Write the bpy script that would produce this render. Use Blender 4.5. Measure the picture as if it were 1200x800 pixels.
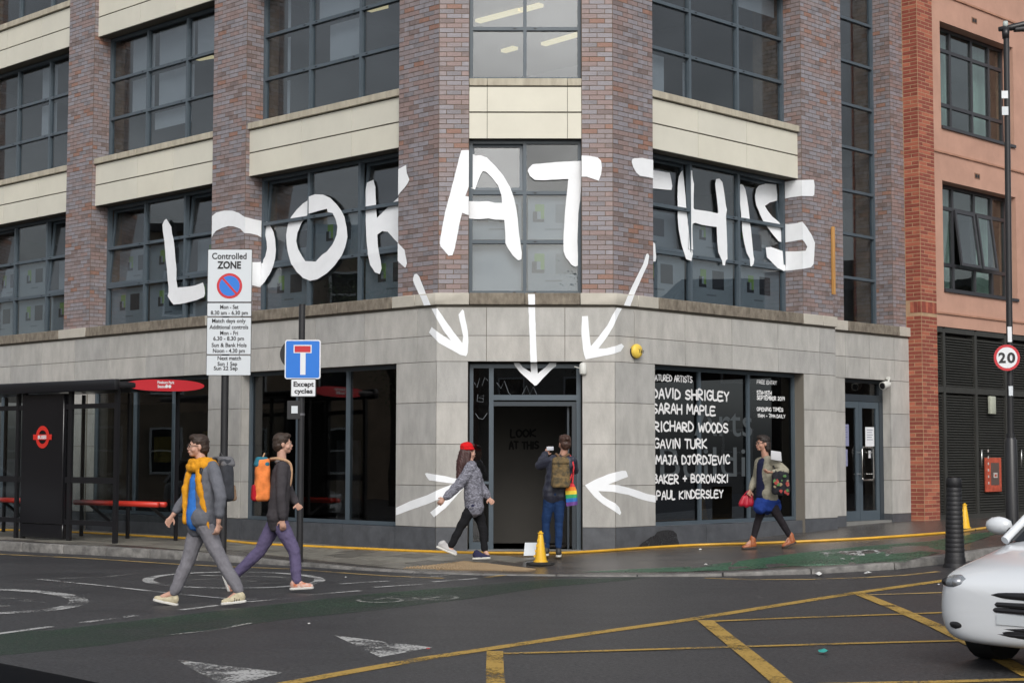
import bpy, bmesh, math, random
import numpy as np
from mathutils import Vector, Matrix
from mathutils.geometry import tessellate_polygon
random.seed(7); rng = np.random.default_rng(7)
D = bpy.data; S = bpy.context.scene
for o in list(D.objects): D.objects.remove(o)
COL = S.collection

# ------------------------------------------------------------------ camera
FPX, PITCH, ROLL, CZ = 1927.572, 0.0697059, 0.0013407, 1.42
cp, sp, cr, sr = math.cos(PITCH), math.sin(PITCH), math.cos(ROLL), math.sin(ROLL)
cam = D.objects.new('camera', D.cameras.new('camera')); COL.objects.link(cam)
cam.data.lens = FPX / 1200 * 36; cam.data.sensor_width = 36; cam.data.clip_end = 3000
xa = Vector((cr, -sp * sr, cp * sr)); ya = Vector((-sr, -sp * cr, cp * cr)); za = xa.cross(ya)
m = Matrix((xa, ya, za)).transposed().to_4x4(); m.translation = (0, 0, CZ)
cam.matrix_world = m; S.camera = cam

# ------------------------------------------------------------------ sky and sun (overcast)
W = D.worlds.new('World'); S.world = W; W.use_nodes = True
n = W.node_tree.nodes; l = W.node_tree.links; n.clear()
sky = n.new('ShaderNodeTexSky'); sky.sky_type = 'NISHITA'; sky.sun_disc = False
SUN_EL, SUN_AZ = math.radians(38), math.radians(174)
sky.sun_elevation = SUN_EL; sky.sun_rotation = SUN_AZ; sky.air_density = 1.0; sky.dust_density = 3.0; sky.ozone_density = 1.0
hs = n.new('ShaderNodeHueSaturation'); hs.inputs['Saturation'].default_value = 0.30
tc = n.new('ShaderNodeTexCoord'); mp = n.new('ShaderNodeMapping'); mp.inputs['Scale'].default_value = (1, 1, 2.2)
nz = n.new('ShaderNodeTexNoise'); nz.inputs['Scale'].default_value = 5.5; nz.inputs['Detail'].default_value = 8
rmp = n.new('ShaderNodeMapRange'); rmp.inputs[1].default_value = .3; rmp.inputs[2].default_value = .75; rmp.inputs[3].default_value = .6; rmp.inputs[4].default_value = 1.4
mul = n.new('ShaderNodeMixRGB'); mul.blend_type = 'MULTIPLY'; mul.inputs[0].default_value = 1
bg = n.new('ShaderNodeBackground'); bg.inputs['Strength'].default_value = 0.14
out = n.new('ShaderNodeOutputWorld')
l.new(tc.outputs['Generated'], mp.inputs['Vector']); l.new(mp.outputs[0], nz.inputs['Vector']); l.new(nz.outputs['Fac'], rmp.inputs[0])
l.new(sky.outputs[0], hs.inputs['Color']); l.new(hs.outputs[0], mul.inputs[1]); l.new(rmp.outputs[0], mul.inputs[2])
l.new(mul.outputs[0], bg.inputs['Color']); l.new(bg.outputs[0], out.inputs['Surface'])
sun = D.objects.new('sun', D.lights.new('sun', 'SUN')); COL.objects.link(sun)
sun.data.energy = 1.0; sun.data.angle = math.radians(25); sun.data.color = (1, .97, .93)
sdir = Vector((math.sin(SUN_AZ) * math.cos(SUN_EL), math.cos(SUN_AZ) * math.cos(SUN_EL), math.sin(SUN_EL)))
sun.rotation_euler = sdir.to_track_quat('Z', 'Y').to_euler()
S.view_settings.view_transform = 'Standard'; S.view_settings.look = 'None'
S.view_settings.exposure = 0.27; S.view_settings.gamma = 1.0
S.render.engine = 'CYCLES'; S.cycles.max_bounces = 6; S.cycles.transparent_max_bounces = 12
S.cycles.use_denoising = True

# ------------------------------------------------------------------ helpers
def ray(u, v):
    x = (u - 600) / FPX; y = -(v - 400) / FPX
    x, y = cr * x - sr * y, sr * x + cr * y
    return np.array([x, cp - sp * y, sp + cp * y])
def proj(p):
    z = p[2] - CZ; fw = cp * p[1] + sp * z; up = -sp * p[1] + cp * z; x = p[0] / fw; y = up / fw
    x, y = cr * x + sr * y, -sr * x + cr * y
    return (600 + FPX * x, 400 - FPX * y)
AL, AR, CM = 0.77005, 0.79333, -0.00175
def onC(u):
    r = ray(u, 500); t = 25 / (r[1] - CM * r[0]); return np.array([r[0] * t, r[1] * t])
OL, OR = onC(511), onC(721)
FR = {'L': (OL, np.array([-math.cos(AL), math.sin(AL)]), np.array([math.sin(AL), math.cos(AL)])),
      'R': (OR, np.array([math.cos(AR), math.sin(AR)]), np.array([-math.sin(AR), math.cos(AR)])),
      'C': (OL, np.array([1, CM]), np.array([-CM, 1]))}
CW = float((OR - OL) @ FR['C'][1])
def P2(F, t, off):
    O, d, nn = FR[F]; return O + d * t + nn * off
def WP(F, t, off, z):
    p = P2(F, t, off); return (float(p[0]), float(p[1]), z)
def hit(F, u, v, off=0):
    O, d, nn = FR[F]; r = ray(u, v); k = (nn @ O + off) / (nn @ r[:2]); p = r * k
    return float((p[:2] - O) @ d), float(p[2] + CZ)
def corner(Fa, Fb, offa, offb=None):
    offb = offa if offb is None else offb
    A = np.array([FR[Fa][2], FR[Fb][2]]); b = np.array([FR[Fa][2] @ FR[Fa][0] + offa, FR[Fb][2] @ FR[Fb][0] + offb])
    return np.linalg.solve(A, b)
def sst(x): x = min(1, max(0, x)); return x * x * (3 - 2 * x)
def rise(x, y): return 0.21 * sst((x - 1.5) / 6.5) * sst((y - 18) / 5)
def zroad(x, y): return -0.13 + rise(x, y)
def ground(u, v, dz=0.0, fn=None):
    r = ray(u, v); z = -0.1
    for _ in range(12):
        k = (z - CZ) / r[2]; z = (fn or zroad)(r[0] * k, r[1] * k) + dz
    return (float(r[0] * k), float(r[1] * k), float(z))
def pave(x, y): return rise(x, y)

MATS = {}
def mat(name, col, rough=.7, metal=0., var=0., vscale=3., bump=0., bscale=40., spec=.5, detail=4, stretch=(1, 1, 1), col2=None, coat=0.):
    if name in MATS: return MATS[name]
    m = D.materials.new(name); m.use_nodes = True; MATS[name] = m
    nt = m.node_tree; b = nt.nodes['Principled BSDF']
    b.inputs['Base Color'].default_value = (*col, 1); b.inputs['Roughness'].default_value = rough
    b.inputs['Metallic'].default_value = metal; b.inputs['Specular IOR Level'].default_value = spec
    b.inputs['Coat Weight'].default_value = coat
    if var or bump or col2:
        tc = nt.nodes.new('ShaderNodeTexCoord'); mp = nt.nodes.new('ShaderNodeMapping'); mp.inputs['Scale'].default_value = stretch
        nt.links.new(tc.outputs['Object'], mp.inputs['Vector'])
    if var or col2:
        nz = nt.nodes.new('ShaderNodeTexNoise'); nz.inputs['Scale'].default_value = vscale; nz.inputs['Detail'].default_value = detail
        nz.inputs['Roughness'].default_value = .65
        nt.links.new(mp.outputs[0], nz.inputs['Vector'])
        cr_ = nt.nodes.new('ShaderNodeValToRGB'); a, c = cr_.color_ramp.elements
        a.position, c.position = .32, .68
        lo = col2 if col2 else tuple(max(0, x * (1 - var)) for x in col)
        hi = col if col2 else tuple(min(1, x * (1 + var)) for x in col)
        a.color = (*lo, 1); c.color = (*hi, 1)
        nt.links.new(nz.outputs['Fac'], cr_.inputs[0]); nt.links.new(cr_.outputs[0], b.inputs['Base Color'])
    if bump:
        n2 = nt.nodes.new('ShaderNodeTexNoise'); n2.inputs['Scale'].default_value = bscale; n2.inputs['Detail'].default_value = 5
        bp = nt.nodes.new('ShaderNodeBump'); bp.inputs['Strength'].default_value = bump; bp.inputs['Distance'].default_value = .01
        nt.links.new(mp.outputs[0], n2.inputs['Vector']); nt.links.new(n2.outputs['Fac'], bp.inputs['Height']); nt.links.new(bp.outputs[0], b.inputs['Normal'])
    return m
def glass_mat(name, tint=(.5, .55, .58), f0=.06, rough=0.0, wob=.02):
    m = D.materials.new(name); m.use_nodes = True; nt = m.node_tree; nt.nodes.clear(); N = nt.nodes.new; L = nt.links.new
    o = N('ShaderNodeOutputMaterial'); mx = N('ShaderNodeMixShader'); lw_ = N('ShaderNodeLayerWeight'); lw_.inputs['Blend'].default_value = .5
    pw = N('ShaderNodeMath'); pw.operation = 'POWER'; pw.inputs[1].default_value = 5; ma = N('ShaderNodeMath'); ma.operation = 'MULTIPLY_ADD'; ma.inputs[1].default_value = 1 - f0; ma.inputs[2].default_value = f0
    L(lw_.outputs['Facing'], pw.inputs[0]); L(pw.outputs[0], ma.inputs[0]); L(ma.outputs[0], mx.inputs[0])
    tr = N('ShaderNodeBsdfTransparent'); tr.inputs[0].default_value = (*tint, 1)
    gl = N('ShaderNodeBsdfGlossy'); gl.inputs['Roughness'].default_value = rough
    tc = N('ShaderNodeTexCoord'); nz = N('ShaderNodeTexNoise'); nz.inputs['Scale'].default_value = .9
    bp = N('ShaderNodeBump'); bp.inputs['Strength'].default_value = wob; bp.inputs['Distance'].default_value = .3
    L(tc.outputs['Object'], nz.inputs['Vector']); L(nz.outputs[0], bp.inputs['Height']); L(bp.outputs[0], gl.inputs['Normal'])
    L(tr.outputs[0], mx.inputs[1]); L(gl.outputs[0], mx.inputs[2]); L(mx.outputs[0], o.inputs[0])
    MATS[name] = m; return m
def emit_mat(name, col, s):
    m = D.materials.new(name); m.use_nodes = True; b = m.node_tree.nodes['Principled BSDF']
    b.inputs['Base Color'].default_value = (*col, 1); b.inputs['Emission Color'].default_value = (*col, 1); b.inputs['Emission Strength'].default_value = s
    MATS[name] = m; return m
def worn_mat(name, col, amount=.5, scale=60., soft=.12, rough=.75, scale2=3.0):
    """paint worn off in specks and patches"""
    m = D.materials.new(name); m.use_nodes = True; nt = m.node_tree; b = nt.nodes['Principled BSDF']; L = nt.links.new
    b.inputs['Base Color'].default_value = (*col, 1); b.inputs['Roughness'].default_value = rough
    o = nt.nodes['Material Output']; mx = nt.nodes.new('ShaderNodeMixShader'); tr = nt.nodes.new('ShaderNodeBsdfTransparent')
    tc = nt.nodes.new('ShaderNodeTexCoord'); n1 = nt.nodes.new('ShaderNodeTexNoise'); n1.inputs['Scale'].default_value = scale; n1.inputs['Detail'].default_value = 3
    n2 = nt.nodes.new('ShaderNodeTexNoise'); n2.inputs['Scale'].default_value = scale2; n2.inputs['Detail'].default_value = 4
    ad = nt.nodes.new('ShaderNodeMath'); ad.operation = 'ADD'; md = nt.nodes.new('ShaderNodeMath'); md.operation = 'MULTIPLY'; md.inputs[1].default_value = .5
    rp = nt.nodes.new('ShaderNodeMapRange'); rp.inputs[1].default_value = amount - soft; rp.inputs[2].default_value = amount + soft
    L(tc.outputs['Object'], n1.inputs['Vector']); L(tc.outputs['Object'], n2.inputs['Vector'])
    L(n1.outputs[0], ad.inputs[0]); L(n2.outputs[0], ad.inputs[1]); L(ad.outputs[0], md.inputs[0]); L(md.outputs[0], rp.inputs[0])
    L(rp.outputs[0], mx.inputs[0]); L(tr.outputs[0], mx.inputs[1]); L(b.outputs[0], mx.inputs[2]); L(mx.outputs[0], o.inputs[0])
    MATS[name] = m; return m

def link(name, me, parent=None):
    o = D.objects.new(name, me); COL.objects.link(o)
    if parent is not None:
        o.parent = parent
        root = parent
        while root.parent is not None: root = root.parent
        if parent is root: o.matrix_parent_inverse = Matrix.Translation(-Vector(root.location)) if root.rotation_euler.z == 0 else root.matrix_basis.inverted()
    return o
def tag(o, label=None, cat=None, group=None, kind=None):
    for k, v in (('label', label), ('category', cat), ('group', group), ('kind', kind)):
        if v: o[k] = v
    return o
def empty(name, loc, label, cat, group=None):
    o = D.objects.new(name, None); COL.objects.link(o); o.location = loc; o.empty_display_size = .2
    return tag(o, label, cat, group)
class MB:
    """collects faces, builds one mesh object"""
    def __init__(s): s.v = []; s.f = []; s.mi = []
    def add(s, vs, fs, mi=0):
        b = len(s.v); s.v += [tuple(map(float, x)) for x in vs]; s.f += [[b + i for i in f] for f in fs]; s.mi += [mi] * len(fs); return s
    def prism(s, plan, z0, z1, mi=0):
        """plan: list of (x,y); z0/z1 numbers or functions"""
        k = len(plan); f0 = z0 if callable(z0) else (lambda x, y: z0); f1 = z1 if callable(z1) else (lambda x, y: z1)
        a = sum(plan[i][0] * plan[(i + 1) % k][1] - plan[(i + 1) % k][0] * plan[i][1] for i in range(k))
        if a < 0: plan = plan[::-1]
        vs = [(p[0], p[1], f0(*p)) for p in plan] + [(p[0], p[1], f1(*p)) for p in plan]
        return s.add(vs, [list(range(k))[::-1], list(range(k, 2 * k))] + [[i, (i + 1) % k, k + (i + 1) % k, k + i] for i in range(k)], mi)
    def fbox(s, F, t0, t1, o0, o1, z0, z1, mi=0):
        return s.prism([P2(F, t0, o0), P2(F, t1, o0), P2(F, t1, o1), P2(F, t0, o1)], z0, z1, mi)
    def box(s, x0, x1, y0, y1, z0, z1, mi=0):
        return s.prism([(x0, y0), (x1, y0), (x1, y1), (x0, y1)], z0, z1, mi)
    def tube(s, pts, r, k=10, mi=0, r1=None, cap=True, close=False):
        pts = [Vector(p) for p in pts]; N = len(pts); rings = []
        up = Vector((0, 0, 1))
        for i, p in enumerate(pts):
            a = pts[i - 1] if i > 0 else p; b = pts[i + 1] if i < N - 1 else p
            d = (b - a).normalized()
            q = d.cross(up if abs(d.z) < .95 else Vector((1, 0, 0))).normalized(); w = q.cross(d)
            rr = (r[i] if isinstance(r, (list, tuple)) else (r if r1 is None else r + (r1 - r) * i / (N - 1)))
            rings.append([p + (q * math.cos(2 * math.pi * j / k) + w * math.sin(2 * math.pi * j / k)) * rr for j in range(k)])
        vs = [x for R_ in rings for x in R_]; fs = []
        for i in range(N - 1):
            for j in range(k): fs.append([i * k + j, (i + 1) * k + j, (i + 1) * k + (j + 1) % k, i * k + (j + 1) % k])
        if cap: fs += [list(range(k)), list(range((N - 1) * k, N * k))[::-1]]
        return s.add(vs, fs, mi)
    def lathe(s, c, prof, k=20, mi=0):
        vs = []; fs = []
        for r, z in prof:
            for j in range(k): vs.append((c[0] + r * math.cos(2 * math.pi * j / k), c[1] + r * math.sin(2 * math.pi * j / k), c[2] + z))
        for i in range(len(prof) - 1):
            for j in range(k): fs.append([i * k + j, i * k + (j + 1) % k, (i + 1) * k + (j + 1) % k, (i + 1) * k + j])
        fs += [list(range(k))[::-1], list(range((len(prof) - 1) * k, len(prof) * k))]
        return s.add(vs, fs, mi)
    def build(s, name, mats, parent=None, smooth=False, **kw):
        me = D.meshes.new(name); me.from_pydata(s.v, [], s.f); me.update()
        for m_ in (mats if isinstance(mats, (list, tuple)) else [mats]): me.materials.append(m_)
        me.polygons.foreach_set('material_index', s.mi)
        if smooth: me.polygons.foreach_set('use_smooth', [True] * len(s.f))
        o = link(name, me, parent); tag(o, **kw); return o
def shade(o, ang=40):
    me = o.data; me.polygons.foreach_set('use_smooth', [True] * len(me.polygons))
    try: me.set_sharp_from_angle(angle=math.radians(ang))
    except Exception: pass
    return o
def bevel(o, w, seg=2, ang=30):
    bm = bmesh.new(); bm.from_mesh(o.data)
    bmesh.ops.remove_doubles(bm, verts=bm.verts, dist=1e-5)
    es = [e for e in bm.edges if len(e.link_faces) == 2 and e.calc_face_angle(0) > math.radians(ang)]
    bmesh.ops.bevel(bm, geom=es, offset=w, segments=seg, affect='EDGES', profile=.5, clamp_overlap=True)
    bm.to_mesh(o.data); bm.free(); return shade(o)

# lettering with the built-in font, as a flat mesh fitted between two points
def text_mesh(body, weight=0., shear=0.):
    cu = D.curves.new('text', 'FONT'); cu.body = body; cu.size = 1; cu.offset = weight; cu.shear = shear; cu.resolution_u = 3; cu.align_x = 'LEFT'
    o = D.objects.new('text', cu); COL.objects.link(o); dg = bpy.context.evaluated_depsgraph_get()
    me = D.meshes.new_from_object(o.evaluated_get(dg)); D.objects.remove(o)
    v = np.empty(len(me.vertices) * 3); me.vertices.foreach_get('co', v); return me, v.reshape(-1, 3)
def text(body, origin, right, up, width, height, m_, parent, name='lettering', weight=0.012, nrm=None, lift=0.002, center=False):
    """origin = baseline start (or centre), fitted to width x height (cap height)"""
    me, v = text_mesh(body, weight)
    right = np.array(right, float); right /= np.linalg.norm(right); up = np.array(up, float); up /= np.linalg.norm(up)
    nn = np.cross(right, up)
    x0, x1 = v[:, 0].min(), v[:, 0].max(); sx = width / (x1 - x0); sy = height / 0.70
    X = (v[:, 0] - (x0 + x1) / 2 if center else v[:, 0] - x0) * sx; Y = v[:, 1] * sy
    co = np.array(origin)[None] + X[:, None] * right + Y[:, None] * up + nn * lift
    me.vertices.foreach_set('co', co.ravel()); me.materials.clear(); me.materials.append(m_); me.update()
    me.name = name; return link(name, me, parent)
# brush lettering: each capital as strokes on a 0..1 box
GL = {'A': [[(0, 0), (.5, 1), (1, 0)], [(.2, .38), (.82, .38)]], 'B': [[(0, 0), (0, 1), (.7, .92), (.75, .65), (.05, .52), (.85, .42), (.9, .1), (0, 0)]],
      'C': [[(.95, .85), (.6, 1), (.15, .8), (0, .45), (.2, .08), (.6, 0), (1, .12)]], 'D': [[(0, 0), (.02, 1), (.6, .9), (1, .5), (.7, .1), (0, 0)]],
      'E': [[(.95, 1), (0, .98), (0, 0), (1, .02)], [(0, .52), (.8, .53)]], 'F': [[(.95, 1), (0, .98), (0, 0)], [(0, .52), (.8, .53)]],
      'G': [[(.95, .88), (.55, 1), (.1, .8), (0, .4), (.25, .05), (.7, 0), (.98, .2), (1, .45), (.6, .45)]],
      'H': [[(0, 1), (.03, 0)], [(1, 1), (.97, 0)], [(0, .5), (1, .52)]], 'I': [[(.5, 1), (.5, 0)]], 'J': [[(.15, 1), (1, 1)], [(.65, 1), (.68, .2), (.4, 0), (.05, .15)]],
      'K': [[(0, 1), (.03, 0)], [(.95, 1), (.05, .45), (1, 0)]], 'L': [[(0, 1), (.02, .02), (.95, 0)]], 'M': [[(0, 0), (.12, 1), (.5, .35), (.88, 1), (1, 0)]],
      'N': [[(0, 0), (.05, 1), (.92, 0), (1, 1)]], 'O': [[(.5, 1), (.1, .8), (0, .45), (.2, .05), (.6, 0), (.95, .3), (.95, .7), (.5, 1)]],
      'P': [[(0, 0), (.02, 1), (.7, .95), (.9, .72), (.7, .5), (.02, .45)]], 'R': [[(0, 0), (.02, 1), (.7, .95), (.88, .74), (.65, .52), (.03, .48), (.95, 0)]],
      'S': [[(.92, .88), (.5, 1), (.1, .82), (.2, .58), (.8, .42), (.95, .18), (.5, 0), (.02, .12)]], 'T': [[(0, 1), (1, .98)], [(.5, 1), (.5, 0)]],
      'U': [[(0, 1), (.03, .2), (.4, 0), (.9, .15), (1, 1)]], 'V': [[(0, 1), (.45, 0), (1, 1)]], 'W': [[(0, 1), (.22, 0), (.5, .7), (.75, 0), (1, 1)]],
      'Y': [[(0, 1), (.5, .5), (.5, 0)], [(1, 1), (.5, .5)]], 'X': [[(0, 1), (1, 0)], [(1, 1), (0, 0)]], '+': [[(.5, .8), (.5, .2)], [(.1, .5), (.9, .5)]],
      '-': [[(.1, .48), (.9, .48)]], '0': [[(.5, 1), (.05, .7), (.05, .3), (.5, 0), (.95, .3), (.95, .7), (.5, 1)]], '1': [[(.2, .8), (.55, 1), (.55, 0)]],
      '2': [[(.05, .8), (.4, 1), (.85, .8), (.7, .5), (.02, .02), (.95, .02)]], '5': [[(.9, 1), (.15, 1), (.1, .58), (.65, .6), (.9, .3), (.55, 0), (.05, .1)]],
      '7': [[(.02, 1), (.95, 1), (.4, 0)]], '9': [[(.85, .65), (.5, .45), (.1, .65), (.4, 1), (.85, .85), (.8, .4), (.6, 0)]], ' ': []}
NARROW = {'I': .35, '1': .45, ' ': .55, '-': .6, 'J': .8, 'L': .8, 'M': 1.25, 'W': 1.25}
def smooth_path(p, k=4):
    if len(p) < 3: return p
    r = []
    for i in range(len(p) - 1):
        p0 = p[max(i - 1, 0)]; p1 = p[i]; p2 = p[i + 1]; p3 = p[min(i + 2, len(p) - 1)]
        for j in range(k):
            t = j / k
            r.append(tuple(.5 * (2 * b + (c - a) * t + (2 * a - 5 * b + 4 * c - d) * t * t + (3 * b - a - 3 * c + d) * t ** 3) for a, b, c, d in zip(p0, p1, p2, p3)))
    return r + [p[-1]]
def brush(body, org, right, up, width, height, m_, parent, thick=.16, name='hand_lettering', lift=.002):
    right = np.array(right, float); right /= np.linalg.norm(right); up = np.array(up, float); up /= np.linalg.norm(up); nn = np.cross(right, up)
    adv = [NARROW.get(c, 1.) for c in body]; tot = sum(a + .28 for a in adv) - .28; ux = width / tot; mb = MB(); x = 0; r = thick * height / 2
    nl = 0
    for c, a in zip(body, adv):
        jy = random.uniform(-.06, .06); js = random.uniform(.92, 1.08); tl = random.uniform(-.06, .06)
        for st in GL.get(c, []):
            pts = [((x + a * px) * ux + tl * py * height * .5, (py * js + jy) * height) for px, py in smooth_path(st, 3)]
            nl += 1
            for i in range(len(pts) - 1):
                p = np.array(pts[i]); q = np.array(pts[i + 1]); d = q - p; L = np.linalg.norm(d)
                if L < 1e-6: continue
                d /= L; w = np.array([-d[1], d[0]]); rr = r * random.uniform(.9, 1.1)
                poly = [p + w * rr, p - d * rr * .7 + w * rr * .7, p - d * rr, p - d * rr * .7 - w * rr * .7, p - w * rr, q - w * rr, q + d * rr * .7 - w * rr * .7, q + d * rr, q + d * rr * .7 + w * rr * .7, q + w * rr]
                mb.add([np.array(org) + right * a_[0] + up * a_[1] + nn * (lift + .0002 * (i % 4) + .00015 * (nl % 5)) for a_ in poly], [list(range(10))])
        x += a + .28
    return mb.build(name, m_, parent)

# ------------------------------------------------------------------ materials
BR = [mat('brick_blue_grey', (0.256, 0.237, 0.256), .38, var=.16, vscale=9, bump=.3, bscale=60), mat('brick_mauve', (0.256, 0.213, 0.215), .42, var=.16, vscale=9, bump=.3, bscale=60),
      mat('brick_pink', (0.268, 0.194, 0.182), .44, var=.16, vscale=9, bump=.3, bscale=60), mat('brick_brown', (.195, .15, .143), .5, var=.25, vscale=9, bump=.3, bscale=60),
      mat('brick_orange', (.275, .155, .118), .55, var=.2, vscale=9, bump=.3, bscale=60), mat('brick_slate', (.208, .192, .205), .4, var=.25, vscale=9, bump=.3, bscale=60)]
BW = [.27, .31, .20, .09, .04, .09]
M_mortar = mat('mortar_brown', (.13, .095, .068), .9, var=.2, vscale=6)
RB = [mat('red_brick', (.27, .065, .042), .75, var=.25, vscale=8, bump=.4, bscale=50), mat('red_brick_dark', (.25, .06, .04), .75, var=.25, vscale=8, bump=.4, bscale=50), mat('red_brick_bright', (.40, .12, .07), .75, var=.2, vscale=8, bump=.4, bscale=50)]
M_mortar2 = mat('mortar_cream', (.42, .28, .17), .9, var=.15, vscale=5)
STN = [mat('limestone_%s' % 'abcd'[i], c, .8, var=.15, vscale=3.4, bump=.4, bscale=60, detail=12, stretch=(1.5, 1.5, .55)) for i, c in enumerate([(.425, .415, .39), (.40, .39, .365), (.445, .43, .40), (.385, .378, .36)])]
M_joint = mat('stone_joint', (.17, .155, .13), .95)
M_gran = mat('dark_granite', (.085, .09, .10), .45, var=.2, vscale=5, bump=.1, bscale=120)
M_cream = [mat('cream_panel', (.67, .645, .545), .7, var=.05, vscale=1.2, detail=8), mat('cream_panel_pale', (.65, .63, .54), .7, var=.05, vscale=1.2, detail=8)]
M_sill = mat('weathered_sill', (.53, .49, .39), .85, col2=(.36, .32, .25), vscale=5, detail=8, stretch=(1.5, 1.5, .35), bump=.2)
M_ledge = mat('ledge_clean', (.47, .44, .38), .85, var=.1, vscale=3, detail=8, bump=.2)
M_ledge_d = mat('ledge_weathered', (.27, .235, .185), .92, col2=(.12, .10, .078), vscale=8, detail=12, stretch=(1.3, 1.3, .7), bump=.5)
M_frame = mat('frame_blue_grey', (.075, .098, .118), .38, var=.08, vscale=2)
M_frame_d = mat('frame_dark', (.035, .045, .055), .4)
M_black = mat('soft_black', (.012, .012, .014), .5)
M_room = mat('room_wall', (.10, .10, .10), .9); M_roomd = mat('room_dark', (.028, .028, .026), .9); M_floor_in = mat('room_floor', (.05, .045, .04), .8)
M_glass = glass_mat('window_glass', (.84, .88, .90), .095, wob=.005)
M_glass_g = glass_mat('shop_glass', (.62, .63, .64), .085, wob=.004)
M_glass_r = glass_mat('names_glass', (.30, .31, .32), .035, wob=.004)
M_glass_n = glass_mat('neighbour_glass', (.8, .88, .86), .13)
M_white = mat('white_vinyl', (.86, .88, .90), .6, var=.035, vscale=4, bump=.15, bscale=25, detail=8)
M_wtext = mat('white_window_paint', (.80, .80, .80), .6)
M_blind = mat('roller_blind', (.30, .31, .33), .9, var=.05, vscale=1)
M_film = mat('frosted_film', (.19, .21, .23), .6, var=.06, vscale=1.5)
M_green = mat('poster_green', (.15, .24, .06), .7); M_pblack = mat('poster_black', (.02, .02, .025), .6); M_pgrey = mat('poster_grey', (.11, .12, .13), .6)
M_lamp = emit_mat('ceiling_lamp_glow', (.85, .70, .36), .55)

# ------------------------------------------------------------------ the office building
B = empty('office_building', (0, 25, 0), 'corner office building of mauve brick, cream panels and pale stone with huge white lettering', 'building')
Z = dict(pl=.351, c1=.98, c2=1.606, c3=2.237, dh=2.86, mid=3.255, lb=3.69, lt=3.90, bb=6.30, gr=6.71, sb=7.115, st=7.235, bb2=9.665, gr2=10.06, sb2=10.475, st2=10.6)
TOP = 14.0
OB = .05          # brick face behind stone face
OWIN = .41        # upper window frame plane
ST = .33          # set-back of the last bay on the right wing
R2 = 6.0

# ---- bricks
BRICKS = {}
def brick_faces(key, F, t0, t1, off, z0, z1, length=.215, pat=0, course=.075, jt=.011, side=None, palette=None, proud=.004):
    """side=None: face along the wing; side=(t, o0, o1): return face at t"""
    k0 = round((z0 - 3.90) / course); k1 = int((z1 - 3.90) / course + .01)
    rowz = 3.90 + k0 * course
    lo, hi = (t0, t1) if side is None else (side[1], side[2]); Wd = hi - lo
    for k in range(k0, k1):
        zz = 3.90 + k * course
        if zz < z0 - .01 or zz + course > z1 + .02: continue
        xs = []; nfull = max(1, round(Wd / (length + jt))); bl = Wd / nfull
        x = -bl / 2 if (k + pat) % 2 else 0
        while x < Wd - 1e-4:
            a = max(0, x); b = min(Wd, x + bl)
            if b - a > .03: xs.append((a, b))
            x += bl
        for a, b in xs:
            BRICKS.setdefault(key, []).append((F, side, lo + a + jt / 2, lo + b - jt / 2, off, zz + jt / 2, zz + course - jt / 2, proud + random.uniform(-.0015, .002)))
def brick_corners(bk):
    F, side, a, b, off, z0, z1, pr = bk
    if side is None: q = [P2(F, a, off - pr), P2(F, b, off - pr), P2(F, b, off + .004), P2(F, a, off + .004)]
    else:
        t = side[0]; sg = side[3]; q = [P2(F, t + sg * pr, a), P2(F, t + sg * pr, b), P2(F, t - sg * .004, b), P2(F, t - sg * .004, a)]
    return q, z0, z1
def flush_bricks(parents, palette, weights, limit=300):
    allb = []
    for key, lst in BRICKS.items():
        for bk in lst:
            q, z0, z1 = brick_corners(bk); c = (q[0] + q[1]) / 2
            u0, v0 = proj((q[0][0], q[0][1], z0)); u1, v1 = proj((q[1][0], q[1][1], z1)); 
            vis = 0 < u0 < 1200 and -4 < v0 < 800
            allb.append((abs(u1 - u0) * 5 if vis else 0, key, bk))
    allb.sort(key=lambda x: -x[0])
    single = allb[:limit]; rest = allb[limit:]; shared = {}
    for _, key, bk in single:
        q, z0, z1 = brick_corners(bk); c = sum(q) / 4; mi = int(rng.choice(len(palette), p=weights))
        L = np.linalg.norm(q[1] - q[0]); dp = np.linalg.norm(q[2] - q[1]); ang = math.atan2(*(q[1] - q[0])[::-1])
        if mi not in shared:
            mb = MB(); mb.box(-.5, .5, -.5, .5, -.5, .5); me = D.meshes.new('brick'); me.from_pydata(mb.v, [], mb.f); me.materials.append(palette[mi]); shared[mi] = me
        o = D.objects.new('brick', shared[mi]); COL.objects.link(o); o.parent = parents[key]
        o.location = (c[0], c[1], (z0 + z1) / 2); o.rotation_euler = (0, 0, ang); o.scale = (L, dp, z1 - z0)
    for key in BRICKS:
        mb = MB()
        for _, k2, bk in rest:
            if k2 == key:
                q, z0, z1 = brick_corners(bk); mb.prism(q, z0, z1, int(rng.choice(len(palette), p=weights)))
        if mb.v: mb.build('brickwork', palette, parents[key], kind='stuff')
    BRICKS.clear()

COLP = {}
def column(key, plan, z0=Z['lt'], z1=TOP, mortar=None, parent=None):
    mb = MB(); mb.prism(plan, z0, z1); COLP[key] = mb.build('column', mortar or M_mortar, parent or B); return COLP[key]
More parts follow.
